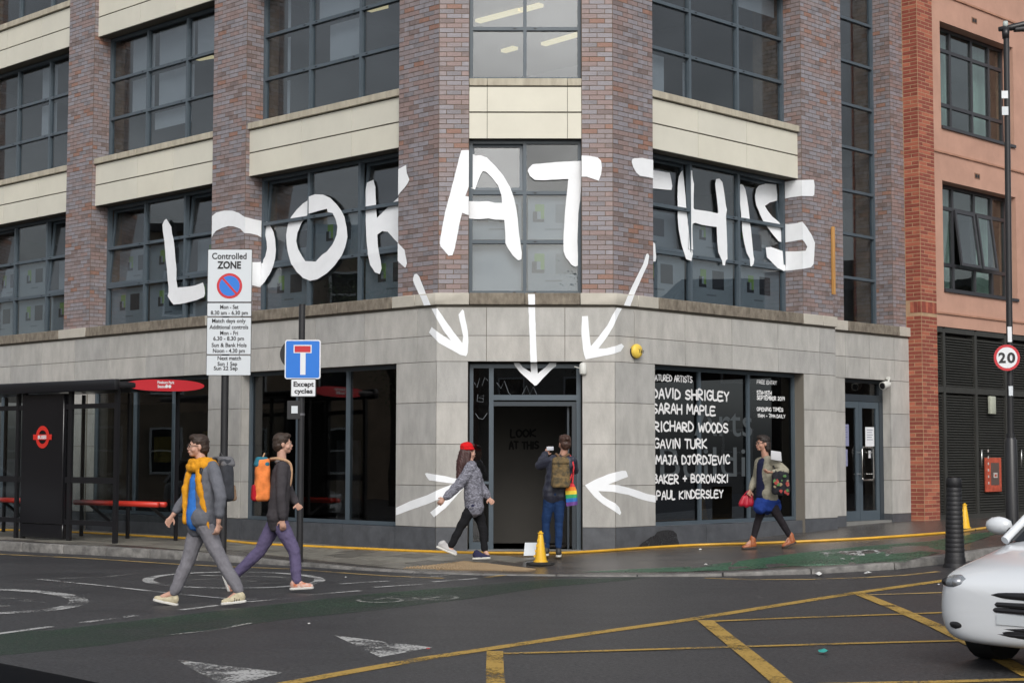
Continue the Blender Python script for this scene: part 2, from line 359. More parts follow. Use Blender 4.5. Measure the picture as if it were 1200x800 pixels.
# corner columns (each wraps the chamfer corner)
TL = .94; TR = .98; C0, C1_ = .484, 2.219
cL = corner('L', 'C', OB); cR = corner('R', 'C', OB); D_ = .75
column('cl', [P2('C', C0, OB), P2('C', C0, D_), corner('L', 'C', D_), P2('L', TL, D_), P2('L', TL, OB), cL])
column('cr', [P2('C', C1_, OB), cR, P2('R', TR, OB), P2('R', TR, D_), corner('R', 'C', D_), P2('C', C1_, D_)])
tcl = float((cL - OL) @ FR['C'][1]); tcr = float((cR - OL) @ FR['C'][1]); tl0 = float((cL - OL) @ FR['L'][1]); tr0 = float((cR - OR) @ FR['R'][1])
brick_faces('cl', 'C', tcl, C0, OB, 3.9, TOP, .23, 0); brick_faces('cl', 'L', tl0, TL, OB, 3.9, TOP, .225, 1)
brick_faces('cr', 'C', C1_, tcr, OB, 3.9, TOP, .23, 1); brick_faces('cr', 'R', tr0, TR, OB, 3.9, TOP, .225, 0)
for key, a, b in (('l1', 4.94, 5.92), ('l2', 9.92, 10.86), ('l3', 14.86, 15.8)):
    column(key, [P2('L', a, OB), P2('L', b, OB), P2('L', b, D_), P2('L', a, D_)])
    brick_faces(key, 'L', a, b, OB, 3.9, TOP); brick_faces(key, 'L', 0, 0, 0, 3.9, TOP, side=(a, OB, OWIN + .04, -1))
column('r1', [P2('R', 5.07, OB), P2('R', R2, OB), P2('R', R2, OB + ST), P2('R', 6.85, OB + ST), P2('R', 6.85, D_ + ST), P2('R', 5.07, D_ + ST)])
brick_faces('r1', 'R', 5.07, R2, OB, 3.9, TOP); brick_faces('r1', 'R', R2 + .01, 6.85, OB + ST, 3.9, TOP)
brick_faces('r1', 'R', 0, 0, 0, 3.9, TOP, side=(5.07, OB, OWIN + .04, -1))
column('r2', [P2('R', 8.54, OB + ST), P2('R', 9.09, OB + ST), P2('R', 9.09, D_ + ST + .1), P2('R', 8.54, D_ + ST + .1)])
brick_faces('r2', 'R', 8.54, 9.0, OB + ST, 3.9, TOP); brick_faces('r2', 'R', 0, 0, 0, 3.9, TOP, side=(8.54, OB + ST, ST + OWIN + .04, -1))
flush_bricks(COLP, BR, BW, 300)

# ---- stone ground floor: core + blocks
core = MB()
G = .012
def core_plan(F, t0, t1, o0=G, o1=.5): return [P2(F, t0, o0), P2(F, t1, o0), P2(F, t1, o1), P2(F, t0, o1)]
cLs, cRs = corner('L', 'C', G), corner('R', 'C', G); cLi, cRi = corner('L', 'C', .5), corner('R', 'C', .5)
core.prism([P2('C', C0 - .004, G), P2('C', C0 - .004, .5), cLi, P2('L', .905, .5), P2('L', .905, G), cLs], -.4, Z['dh'])
core.prism([P2('C', C1_ + .004, G), cRs, P2('R', .945, G), P2('R', .945, .5), cRi, P2('C', C1_ + .004, .5)], -.4, Z['dh'])
core.prism([cLs, cRs, cRi, cLi], Z['dh'] + .004, Z['lb'] + .1)
core.prism([P2('L', 0, G) if 0 else cLs, cLi, P2('L', 30, .5), P2('L', 30, G)], Z['dh'] + .004, Z['lb'] + .1)
core.prism([cRs, P2('R', R2, G), P2('R', R2, .5), cRi], Z['dh'] + .004, Z['lb'] + .1)
core.prism(core_plan('R', R2 + .02, 9.0, G + ST, .5 + ST), Z['dh'] + .004, Z['lb'] + .1)
for a, b in ((4.96, 5.88), (9.9, 10.84), (14.9, 15.8)): core.prism(core_plan('L', a + .004, b), -.4, Z['dh'])
core.prism(core_plan('R', 5.0, R2 - .01), -.4, Z['dh']); core.prism(core_plan('R', 6.1, 6.776, G + ST, .6 + ST), -.4, Z['dh']); core.prism(core_plan('R', 8.35, 9.0, G + ST, .6 + ST), -.4, Z['dh'])
stone = core.build('stone_facade', M_joint, B)
def block(plan, z0, z1, name='stone_block', m_=None, j=.0045):
    pl = [np.array(p) for p in plan]; c = sum(pl) / len(pl)
    pl = [p + (c - p) / max(np.linalg.norm(c - p), .01) * j for p in pl]
    mb = MB(); mb.prism(pl, z0 + j, z1 - j); return mb.build(name, m_ or random.choice(STN), stone)
def blk(F, t0, t1, z0, z1, o=0., th=.035, **k): return block([P2(F, t0, o), P2(F, t1, o), P2(F, t1, o + th), P2(F, t0, o + th)], z0, z1, **k)
def cblk(A, ta, Bf, tb, z0, z1, o=0., th=.035, **k):     # block that turns a corner
    c0 = corner(A, Bf, o); c1 = corner(A, Bf, o + th)
    return block([P2(A, ta, o), c0, P2(Bf, tb, o), P2(Bf, tb, o + th), c1, P2(A, ta, o + th)], z0, z1, **k)
lev = [Z['pl'], Z['c1'], Z['c2'], Z['c3'], Z['dh']]
def pier(F, t0, t1, o=0., ret=None, depth=.2, corner_t=None):
    for i in range(4):
        blk(F, t0, t1, lev[i], lev[i + 1], o)
        if ret is not None: block([P2(F, ret, o + .037), P2(F, ret + .03, o + .037), P2(F, ret + .03, o + depth), P2(F, ret, o + depth)], lev[i], lev[i + 1])
    blk(F, t0, t1, -.35, Z['pl'], o, name='granite_plinth', m_=M_gran)
    if ret is not None: block([P2(F, ret, o + .037), P2(F, ret + .03, o + .037), P2(F, ret + .03, o + depth), P2(F, ret, o + depth)], -.35, Z['pl'], name='granite_plinth', m_=M_gran)
sL = float((corner('L', 'C', 0) - OL) @ FR['L'][1]); sCL = float((corner('L', 'C', 0) - OL) @ FR['C'][1])
sR = float((corner('R', 'C', 0) - OR) @ FR['R'][1]); sCR = float((corner('R', 'C', 0) - OL) @ FR['C'][1])
# block at chamfer corner: mitred
def mit(Fa, ta, z0, z1, other, **k):
    c0 = corner(Fa, other, 0); c1 = corner(Fa, other, .035); block([P2(Fa, ta, 0), c0, c1, P2(Fa, ta, .035)], z0, z1, **k)
for i in range(-1, 4):
    z0, z1 = (-.35, Z['pl']) if i < 0 else (lev[i], lev[i + 1]); kw = dict(name='granite_plinth', m_=M_gran) if i < 0 else {}
    mit('L', .91, z0, z1, 'C', **kw); mit('C', C0, z0, z1, 'L', **kw); mit('C', C1_, z0, z1, 'R', **kw); mit('R', .95, z0, z1, 'C', **kw)
for a, b in ((4.95, 5.88), (9.9, 10.84), (14.9, 15.8)): pier('L', a, b, ret=a - .0, depth=.22)
pier('R', 5.0, 5.99, ret=5.0, depth=.22); pier('R', 6.05, 6.78, o=ST); pier('R', 8.34, 9.03, o=ST, ret=8.34, depth=.22)
# bands over the openings
for z0, z1 in ((Z['dh'], Z['mid']), (Z['mid'], Z['lb'])):
    js = [.437 + 1.238 * k for k in range(0, 22)]
    for a, b in zip(js[:-1], js[1:]): blk('L', a, b, z0, z1)
    cblk('L', js[0], 'C', .762, z0, z1); blk('C', .762, 1.957, z0, z1)
    cblk('C', 1.957, 'R', .455, z0, z1)
    for a, b in zip((.455, 1.705, 2.941, 4.238, 5.494), (1.705, 2.941, 4.238, 5.494, 5.99)): blk('R', a, b, z0, z1)
    for a, b in zip((6.05, 6.80, 7.611, 8.473), (6.80, 7.611, 8.473, 9.05)): blk('R', a, b, z0, z1, ST)
    block([P2('R', 5.955, .037), P2('R', 5.99, .037), P2('R', 5.99, ST + .03), P2('R', 5.955, ST + .03)], z0, z1)
# soffits of openings, low walls under the left and right windows
for F, a, b in (('L', .91, 4.95), ('L', 5.88, 9.9), ('L', 10.84, 14.9), ('R', .95, 5.0)):
    n_ = 3
    for i in range(n_):
        t0 = a + (b - a) * i / n_; t1 = a + (b - a) * (i + 1) / n_; blk(F, t0, t1, -.35, Z['pl'] - .02, o=.06, th=.2, name='granite_plinth', m_=M_gran)
# threshold of the main door
mb = MB(); mb.fbox('C', C0, C1_, .0, .3, -.3, .012); mb.build('door_threshold', mat('threshold_stone', (.2, .2, .19), .7, var=.1), stone)
mb = MB(); mb.fbox('R', 6.78, 8.34, ST + .02, ST + .5, -.2, .235); mb.build('door_threshold', MATS['threshold_stone'], stone)

# ---- ledge above the ground floor
ledge = MB()
for F, a, b in (('L', 0, 30),): pass
def ring(Fs, o0, o1, z0, z1):
    ledge.prism([P2('L', 30, o0), corner('L', 'C', o0), corner('L', 'C', o1), P2('L', 30, o1)], z0, z1)
    ledge.prism([corner('L', 'C', o0), corner('R', 'C', o0), corner('R', 'C', o1), corner('L', 'C', o1)], z0, z1)
    ledge.prism([corner('R', 'C', o0), P2('R', 6.0, o0), P2('R', 6.0, o1), corner('R', 'C', o1)], z0, z1)
    ledge.prism([P2('R', 6.02, o0 + ST), P2('R', 9.05, o0 + ST), P2('R', 9.05, o1 + ST), P2('R', 6.02, o1 + ST)], z0, z1)
ring(None, -.02, .62, Z['lb'] + .05, Z['lt'] - .02)
ledge_o = ledge.build('ledge', M_joint, B)
def lst(plan, dark):
    pl = [np.array(p) for p in plan]; c = sum(pl) / len(pl); pl = [p + (c - p) / np.linalg.norm(c - p) * .004 for p in pl]
    mb = MB(); mb.prism(pl, Z['lb'] + .035, Z['lt'] + .004); bevel(mb.build('ledge_stone', M_ledge_d if dark else M_ledge, ledge_o), .008, 1)
LO0, LO1 = -.05, .5
def lseg(F, a, b, dark, o=0.): lst([P2(F, a, LO0 + o), P2(F, b, LO0 + o), P2(F, b, LO1 + o), P2(F, a, LO1 + o)], dark)
def lcor(A, ta, Bf, tb): lst([P2(A, ta, LO0), corner(A, Bf, LO0), P2(Bf, tb, LO0), P2(Bf, tb, LO1), corner(A, Bf, LO1), P2(A, ta, LO1)], False)
lcor('L', .45, 'C', .50); lcor('C', 2.19, 'R', .50)
for a, b, dk in ((.5, 1.345, 1), (1.345, 2.19, 1)): lseg('C', a, b, dk)
for a, b, dk in ((.45, .98, 0), (.98, 2.31, 1), (2.31, 3.63, 1), (3.63, 4.9, 1), (4.9, 5.95, 0), (5.95, 7.28, 1), (7.28, 8.6, 1), (8.6, 9.9, 1), (9.9, 10.9, 0), (10.9, 12.2, 1), (12.2, 13.5, 1), (13.5, 14.85, 1), (14.85, 15.9, 0)): lseg('L', a, b, dk)
for a, b, dk in ((.5, 1.0, 0), (1.0, 1.7, 1), (1.7, 2.4, 1), (2.4, 3.72, 1), (3.72, 4.95, 1), (4.95, 5.55, 0), (5.55, 6.0, 0)): lseg('R', a, b, dk)
for a, b, dk in ((6.05, 6.85, 0), (6.85, 7.65, 1), (7.65, 8.62, 1), (8.62, 9.05, 0)): lseg('R', a, b, dk, ST)

# ---- cream spandrels
def spandrel(F, t0, t1, joints, o, z0, zg, zs, zt, proud=.05, e0=.0, e1=.0):
    mb = MB(); mb.fbox(F, t0, t1, o + .02, o + .4, z0 + .01, zt - .01); sp_ = mb.build('spandrel', mat('panel_joint', (.10, .09, .07), .9), B)
    js = [t0 - e0] + list(joints) + [t1 + e1]
    for za, zb in ((z0, zg), (zg, zs)):
        for a, b in zip(js[:-1], js[1:]):
            mb = MB(); mb.fbox(F, a + .004, b - .004, o, o + .03, za + .004 if za == z0 else za + .012, zb - .012); mb.build('cream_panel', random.choice(M_cream), sp_)
    for a, b in zip(js[:-1], js[1:]):
        mb = MB(); mb.fbox(F, a + .003, b - .003, o - proud, o + .42, zs + .008, zt); bevel(mb.build('sill_stone', M_sill, sp_), .006, 1)
for (z0, zg, zs, zt) in ((Z['bb'], Z['gr'], Z['sb'], Z['st']), (Z['bb2'], Z['gr2'], Z['sb2'], Z['st2']), (13.03, 13.42, 13.83, 13.96)):
    spandrel('C', C0, C1_, (.764, 2.002), .062, z0, zg, zs, zt, .02)
    spandrel('L', TL, 4.94, (2.187, 3.496), .13, z0, zg, zs, zt, e1=-.0)
    spandrel('L', 5.92, 9.92, (7.269, 8.447), .13, z0, zg, zs, zt); spandrel('L', 10.86, 14.86, (12.1, 13.5), .13, z0, zg, zs, zt)
    spandrel('R', TR, 5.07, (2.242, 3.573), .13, z0, zg, zs, zt)

# ---- windows
def bars(mb, F, t0, t1, z0, z1, off, ts, zs, w=.055, dpt=.09, mi=0):
    mb.fbox(F, t0, t1, off, off + dpt, z0, z0 + w, mi); mb.fbox(F, t0, t1, off, off + dpt, z1 - w, z1, mi)
    mb.fbox(F, t0, t0 + w, off, off + dpt, z0 + w, z1 - w, mi); mb.fbox(F, t1 - w, t1, off, off + dpt, z0 + w, z1 - w, mi)
    for t in ts: mb.fbox(F, t - w / 2, t + w / 2, off - .001, off + dpt - .001, z0 + w, z1 - w, mi)
    for z in zs:
        e = [t0 + w] + [x for t in ts for x in (t - w / 2, t + w / 2)] + [t1 - w]
        for a, b in zip(e[::2], e[1::2]):
            mb.fbox(F, a, b, off + .001, off + dpt - .002, z - w / 2, z + w / 2, mi)
SURF = {}
def window(key, F, t0, t1, z0, z1, off, ts, zs, tilted=(), glass=None, content=None, w=.055, single_tilt=()):
    """tilted: columns whose two upper rows form one inward-tilted sash"""
    mb = MB(); bars(mb, F, t0, t1, z0, z1, off, ts, zs, w)
    te = [t0] + list(ts) + [t1]; ze = [z0] + list(zs) + [z1]
    for t in te[1:-1]:        # drain caps beside each joint
        for z in ze[:-1]:
            for s_ in (-.16, .16): mb.fbox(F, t + s_ - .02, t + s_ + .02, off - .006, off - .0015, z - .008 + (w / 2 if z == z0 else 0), z + .010 + (w / 2 if z == z0 else 0), 1)
    win = mb.build('window', [M_frame, M_black], B); surf = []
    for ci in range(len(te) - 1):
        a, b = te[ci], te[ci + 1]; til = ci in tilted or ci in single_tilt; r0 = len(ze) - 3 if ci in tilted else (len(ze) - 2 if ci in single_tilt else 99)
        for ri in range(len(ze) - 1):
            c, d = ze[ri], ze[ri + 1]
            if ri < r0:
                mb = MB(); mb.fbox(F, a + w / 2 - .002, b - w / 2 + .002, off + .045, off + .057, c + w / 2 - .002, d - w / 2 + .002); mb.build('pane', glass or M_glass, win)
                surf.append((F, a, b, c, d, off, 0.))
        if til:
            c, d = ze[r0], ze[-1]; kk = math.tan(math.radians(5.2)); d_ = d - w / 2
            def sheared(mbx, ta, tb, o0, o1, za, zb, mi=0):
                q = []
                for z in (za, zb):
                    sh = (z - c) * kk
                    q += [WP(F, ta, off + o0 + sh, z), WP(F, tb, off + o0 + sh, z), WP(F, tb, off + o1 + sh, z), WP(F, ta, off + o1 + sh, z)]
                mbx.add(q, [[3, 2, 1, 0], [4, 5, 6, 7], [0, 1, 5, 4], [1, 2, 6, 5], [2, 3, 7, 6], [3, 0, 4, 7]], mi)
            mb = MB(); A, B_ = a + w / 2 + .004, b - w / 2 - .004; C_, D2 = c + w / 2 + .004, d_ - .02; s2 = .05
            sheared(mb, A, B_, .0, .05, C_, C_ + s2); sheared(mb, A, B_, .0, .05, D2 - s2, D2); sheared(mb, A, A + s2, .0, .05, C_ + s2, D2 - s2); sheared(mb, B_ - s2, B_, .0, .05, C_ + s2, D2 - s2)
            mids = ze[r0 + 1:-1]
            for z in mids: sheared(mb, A + s2, B_ - s2, .002, .048, z - .03, z + .03)
            mb.build('open_sash', M_frame, win)
            zz = [C_ + s2] + [x for z in mids for x in (z - .03, z + .03)] + [D2 - s2]
            for za, zb in zip(zz[::2], zz[1::2]):
                mb = MB(); sheared(mb, A + s2 - .004, B_ - s2 + .004, .02, .03, za - .004, zb + .004); mb.build('pane', glass or M_glass, win)
            surf.append((F, a, b, c, d, off, kk))
    SURF[key] = surf
    for item in (content or []):     # (kind, col, row)
        kind, ci, ri = item[:3]; a, b, c, d = te[ci] + .05, te[ci + 1] - .05, ze[ri] + .05, ze[ri + 1] - .05
        sh = .0
        if (ci in tilted or ci in single_tilt) and ri >= (len(ze) - 3 if ci in tilted else len(ze) - 2): sh = .16
        if kind == 'poster':
            mb = MB(); o = off + .11 + sh; mb.fbox(F, a, b, o, o + .01, c, d, 0)
            sg = -1 if F == 'L' else 1; cx = (a + b) / 2; hh = d - c; s_ = hh * .42; zc = c + hh * .62
            def rr(x0, x1, y0, y1, mi, dz=.003):
                xa_, xb_ = sorted((cx + sg * x0, cx + sg * x1)); mb.fbox(F, xa_, xb_, o - dz, o - dz + .002, zc + y0, zc + y1, mi)
            rr(-.42 * s_ - .16, .10 * s_ - .16, .10 * s_, .5 * s_, 1); rr(-.10 * s_ - .16 + .0, .10 * s_ - .16, -.32 * s_, .10 * s_, 1)
            rr(-.55 * s_ - .16, -.30 * s_ - .16, -.5 * s_, .1 * s_, 2, .005); rr(-.30 * s_ - .16, .1 * s_ - .16, -.5 * s_, -.33 * s_, 2, .005)
            rr(.04, .04 + s_ * 1.05, -.55 * s_, .5 * s_, 2 if len(item) < 4 else item[3]); rr(-.12, .14, -.95 * s_, -.86 * s_, 3)
            mb.build('window_poster', [M_film, M_green, M_pblack, M_pgrey], win)
        elif kind == 'blind':
            fr_ = item[3] if len(item) > 3 else 1.; mb = MB(); mb.fbox(F, a, b, off + .16, off + .165, d - (d - c) * fr_, d); mb.build('blind', M_blind, win)
        elif kind == 'halfblind':
            mb = MB(); mb.fbox(F, a + (b - a) * item[3], a + (b - a) * item[4], off + .2, off + .205, c, d); mb.build('blind', M_blind, win)
    return win
F1z = (4.72, 5.48); F2z = (8.055, 8.83); F3z = (11.4, 12.2)
P_ = 'poster'
allp = [(P_, c, r) for c in range(3) for r in (0, 1)]
window('C1', 'C', C0, C1_, 3.905, Z['bb'], .2, (1.345,), F1z, single_tilt=(0,), content=[(P_, 0, 1), (P_, 1, 1, 3), (P_, 1, 0, 3), ('blind', 0, 0)])
window('C2', 'C', C0, C1_, Z['st'], Z['bb2'], .2, (1.345,), F2z, content=[])
window('C3', 'C', C0, C1_, Z['st2'], 13.03, .2, (1.345,), F3z)
window('L1a', 'L', TL, 4.94, 3.905, Z['bb'], OWIN, (2.31, 3.63), F1z, tilted=(0, 2), content=[(P_, 0, 0), (P_, 1, 1), (P_, 2, 1), (P_, 2, 0)])
window('L1b', 'L', 5.92, 9.92, 3.905, Z['bb'], OWIN, (7.28, 8.6), F1z, tilted=(0, 2), content=allp)
window('L1c', 'L', 10.86, 14.86, 3.905, Z['bb'], OWIN, (12.2, 13.5), F1z, tilted=(0, 2), content=allp)
window('L2a', 'L', TL, 4.94, Z['st'], Z['bb2'], OWIN, (2.31, 3.63), F2z, content=[('blind', 1, 2), ('halfblind', 1, 1, .1, .8), ('halfblind', 2, 0, .62, .68), ('halfblind', 2, 1, .62, .68), ('halfblind', 2, 2, .62, .68)])
window('L2b', 'L', 5.92, 9.92, Z['st'], Z['bb2'], OWIN, (7.28, 8.6), F2z, content=[('halfblind', 2, 2, .0, .62), ('halfblind', 2, 1, 0, .62), ('halfblind', 1, 2, 0, .95), ('halfblind', 1, 1, 0, .95), ('blind', 1, 0, .45), ('halfblind', 0, 2, .1, 1)])
window('L2c', 'L', 10.86, 14.86, Z['st'], Z['bb2'], OWIN, (12.2, 13.5), F2z, content=[('halfblind', 1, 2, 0, .5), ('halfblind', 1, 1, 0, .5)])
for k, a, b, t_ in (('L3a', TL, 4.94, (2.31, 3.63)), ('L3b', 5.92, 9.92, (7.28, 8.6)), ('L3c', 10.86, 14.86, (12.2, 13.5))): window(k, 'L', a, b, Z['st2'], 13.03, OWIN, t_, F3z)
window('R1', 'R', TR, 5.07, 3.905, Z['bb'], OWIN, (2.40, 3.72), F1z, tilted=(0, 2), content=allp)
window('R2', 'R', TR, 5.07, Z['st'], Z['bb2'], OWIN, (2.40, 3.72), F2z, content=[('halfblind', 0, 0, .2, .7), ('halfblind', 1, 0, .0, .12), ('blind', 2, 2, .5), ('blind', 1, 2, .3)])
window('R3', 'R', TR, 5.07, Z['st2'], 13.03, OWIN, (2.40, 3.72), F3z)
window('RS', 'R', 6.85, 8.54, 3.905, TOP, OWIN + ST, (), tuple(4.80 + .83 * i for i in range(11)), w=.05)
# shop windows
def shop(key, F, t0, t1, ts, off=.2, gm=None):
    mb = MB(); bars(mb, F, t0, t1, Z['pl'] - .018, Z['dh'] - .002, off, ts, (), .06, .1); win = mb.build('shop_window', M_frame, B)
    te = [t0] + list(ts) + [t1]
    for a, b in zip(te[:-1], te[1:]):
        mb = MB(); mb.fbox(F, a + .03, b - .03, off + .04, off + .052, Z['pl'] + .04, Z['dh'] - .06); mb.build('pane', gm or M_glass_g, win)
    return win
shop('GL1', 'L', .91, 4.95, (2.32, 3.62)); shop('GL2', 'L', 5.88, 9.9, (7.25, 8.52)); shop('GL3', 'L', 10.84, 14.9, (12.2, 13.5))
GR = shop('GR1', 'R', .95, 5.0, (2.33, 3.66), gm=M_glass_r)

# ---- main entrance (open doorway) in the chamfer
mb = MB(); o0 = .18; ew = .055
mb.fbox('C', C0 + .02, C0 + .02 + ew, o0, o0 + .1, 0, Z['dh'] - .03); mb.fbox('C', C1_ - .08, C1_ - .015, o0, o0 + .1, 0, Z['dh'] - .03)
mb.fbox('C', C0 + .02 + ew, C1_ - .08, o0 + .001, o0 + .099, Z['dh'] - .09, Z['dh'] - .03)
mb.fbox('C', .80, .87, o0 + .002, o0 + .102, 0, Z['dh'] - .09); mb.fbox('C', .87, C1_ - .08, o0 + .003, o0 + .101, 2.28, 2.36)
mb.fbox('C', C0 + .02 + ew, .80, o0 + .003, o0 + .1, .0, .12); mb.fbox('C', C0 + .02 + ew, .80, o0 + .003, o0 + .1, 1.0, 1.04)
ent = mb.build('entrance', M_frame, B)
mb = MB(); mb.fbox('C', C0 + .07, .805, o0 + .05, o0 + .06, .12, Z['dh'] - .085); mb.build('pane', M_glass_g, ent)
mb = MB(); mb.fbox('C', .865, C1_ - .07, o0 + .05, o0 + .06, 2.35, Z['dh'] - .085); mb.build('pane', M_glass_g, ent)
mb = MB(); mb.fbox('C', .87, 2.14, o0 + .02, o0 + .07, 2.19, 2.255); mb.fbox('C', 2.07, 2.135, o0 + .02, o0 + .07, .02, 2.19); mb.fbox('C', 2.0, 2.03, o0 + .12, o0 + .9, .02, 2.19); mb.build('open_door', M_frame_d, ent)
# right-hand glazed double door
mb = MB(); od = ST + .18; da, db = 6.80, 8.34
mb.fbox('R', da, db, od, od + .1, 2.455, 2.58); mb.fbox('R', da, da + .06, od, od + .1, .235, 2.455); mb.fbox('R', db - .13, db, od, od + .1, .235, 2.86)
mb.fbox('R', da, db - .13, od, od + .1, 2.80, 2.86); mb.fbox('R', da, da + .05, od, od + .1, 2.58, 2.80)
ent2 = mb.build('side_entrance', M_frame_d, B)
mb = MB(); mb.fbox('R', da + .05, db - .13, od + .05, od + .06, 2.58, 2.80); mb.build('pane', M_glass_g, ent2)
for a, b in ((da + .065, 7.52), (7.53, db - .135)):
    mb = MB(); mb.fbox('R', a, b, od + .01, od + .06, .24, .42); mb.fbox('R', a, b, od + .01, od + .06, 2.33, 2.45); mb.fbox('R', a, a + .1, od + .01, od + .06, .42, 2.33); mb.fbox('R', b - .1, b, od + .01, od + .06, .42, 2.33)
    dr = mb.build('door', M_frame, ent2)
    mb = MB(); mb.fbox('R', a + .09, b - .09, od + .03, od + .04, .4, 2.34); mb.build('pane', M_glass_g, ent2)
M_steel = mat('brushed_steel', (.62, .62, .60), .25, metal=1.)
for t, z0 in ((7.46, .98), (7.70, .98)):
    pass
mb = MB(); q_ = [(7.50, 1.03), (7.50, 1.56), (7.53, 1.60), (7.86, 1.60), (7.89, 1.56), (7.89, 1.03), (7.86, .99), (7.53, .99), (7.50, 1.03)]
mb.tube([WP('R', t, od - .06, z) for t, z in q_], .017, 8)
h_ = mb.build('door_handle', M_steel, ent2, smooth=True)
for z in (1.1, 1.5):
    for t in (7.50, 7.89): mb = MB(); mb.tube([WP('R', t, od - .06, z), WP('R', t, od + .03, z)], .010, 6); mb.build('handle_fixing', M_steel, ent2)
M_paper = mat('notice_paper', (.75, .76, .78), .8, var=.03)
M_paper2 = mat('notice_lilac', (.25, .26, .40), .8)
for a, b, z0, z1, m_ in ((7.76, 8.06, 1.62, 1.98, M_paper), (7.86, 7.94, 1.40, 1.54, M_paper), (6.88, 7.2, 1.62, 2.02, M_paper2), (6.90, 7.15, 1.25, 1.56, M_paper2)):
    mb = MB(); mb.fbox('R', a, b, od + .024, od + .026, z0, z1); nt_ = mb.build('notice', m_, ent2)
    if b - a > .2:
        mb = MB()
        for k in range(5):
            mb.fbox('R', a + .05, b - .05 - .03 * (k % 2), od + .0215, od + .0225, z1 - .06 - .045 * k, z1 - .05 - .045 * k)
        mb.build('printed_lines', mat('print_grey', (.12, .13, .2), .8), ent2)

# ---- interiors
room = MB()
deep = 8.5
def lr(o): return corner('L', 'R', o)
def slab(z0, z1, mi, o=.62, tL=24, tR=6.6):
    room.prism([P2('L', tL, o), corner('L', 'C', o), corner('R', 'C', o), P2('R', tR, o), P2('R', tR, deep), lr(deep), P2('L', tL, deep)], z0, z1, mi)
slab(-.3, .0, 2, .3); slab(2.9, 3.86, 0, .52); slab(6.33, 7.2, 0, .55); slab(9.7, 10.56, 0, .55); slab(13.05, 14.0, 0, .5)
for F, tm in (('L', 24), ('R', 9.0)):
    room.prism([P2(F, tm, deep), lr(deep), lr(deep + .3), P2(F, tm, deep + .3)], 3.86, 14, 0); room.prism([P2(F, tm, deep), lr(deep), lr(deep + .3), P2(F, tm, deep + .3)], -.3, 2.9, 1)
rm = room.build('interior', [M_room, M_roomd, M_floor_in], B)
# partition across the entrance hall with its painted words
mb = MB(); mb.fbox('C', -.4, 3.1, 2.2, 2.3, .0, 2.9); mb.fbox('C', -.45, -.4, .55, 2.3, 0, 2.9); mb.fbox('C', 3.1, 3.15, .55, 2.3, 0, 2.9)
hall = mb.build('hall_partition', mat('hall_grey', (.062, .058, .052), .9, var=.05), B)
Cd = FR['C'][1]; c3 = np.array([Cd[0], Cd[1], 0]); up = np.array([0, 0, 1.])
def Cw(u, v, off): t, z = hit('C', u, v, off); return np.array(WP('C', t, off, z))
for s_, u0, u1, v0, h in (('LOOK', 598.5, 627.5, 511.5, 8), ('AT THIS', 597, 631, 525.5, 8)):
    a = Cw(u0, v0, 2.199); b_ = Cw(u1, v0, 2.199); brush(s_, a, c3, up, b_[0] - a[0], h * 27.2 / FPX, mat('matt_black_paint', (.004, .004, .004), .9), hall, .26, 'lettering')
# partitions between upper rooms and strip lights on the ceilings
for F, t in (('L', 5.4), ('L', 10.4), ('L', 16.0), ('R', 5.6), ('R', 9.0)):
    for z0, z1 in ((3.86, 6.33), (7.2, 9.7)):
        mb = MB(); mb.fbox(F, t, t + .1, .8, 4.4 if t < 8 else 8.45, z0, z1); mb.build('partition', M_room, B)
def strip_light(u0, v0, u1, v1, z=9.62, w=.14):
    q = []
    for u, v in ((u0, v0), (u1, v1)):
        r = ray(u, v); k = (z - CZ) / r[2]; q.append(np.array([r[0] * k, r[1] * k]))
    d = (q[1] - q[0]) / np.linalg.norm(q[1] - q[0]); nn = np.array([-d[1], d[0]]) * w / 2
    mb = MB(); mb.prism([tuple(q[0] - nn), tuple(q[1] - nn), tuple(q[1] + nn), tuple(q[0] + nn)], z, z + .06); mb.build('strip_light', M_lamp, B)
for a_ in ((560, 27, 610, 14), (612, 14, 634, 8), (637, 54, 682, 41), (432, 14, 452, 9), (231, 71, 248, 68), (590, 62, 604, 58)): strip_light(*a_)
# dim display panels behind the shop windows
for F, t0, t1, o_, z0, z1, c_ in (('L', 6.3, 6.9, 1.2, .5, 1.5, (.30, .22, .03)), ('L', 7.7, 8.3, 1.6, .5, 1.9, (.20, .15, .03)), ('L', 8.8, 9.5, 1.3, 1.3, 1.8, (.25, .2, .04)), ('L', 6.0, 7.3, 2.2, .0, 1.1, (.14, .14, .13)), ('L', 3.9, 4.5, 1.8, .3, 1.7, (.08, .08, .08)), ('L', 1.6, 2.0, 1.5, .0, 1.3, (.16, .11, .02)), ('R', 4.0, 4.5, 1.2, .2, .9, (.3, .18, .03)), ('R', 2.6, 3.4, 2.2, .2, 1.7, (.07, .07, .08))):
    mb = MB(); mb.fbox(F, t0, t1, o_, o_ + .05, z0, z1); mb.build('display_panel', mat('display_%d' % int(t0 * 10), c_, .8, var=.4, vscale=4), B)

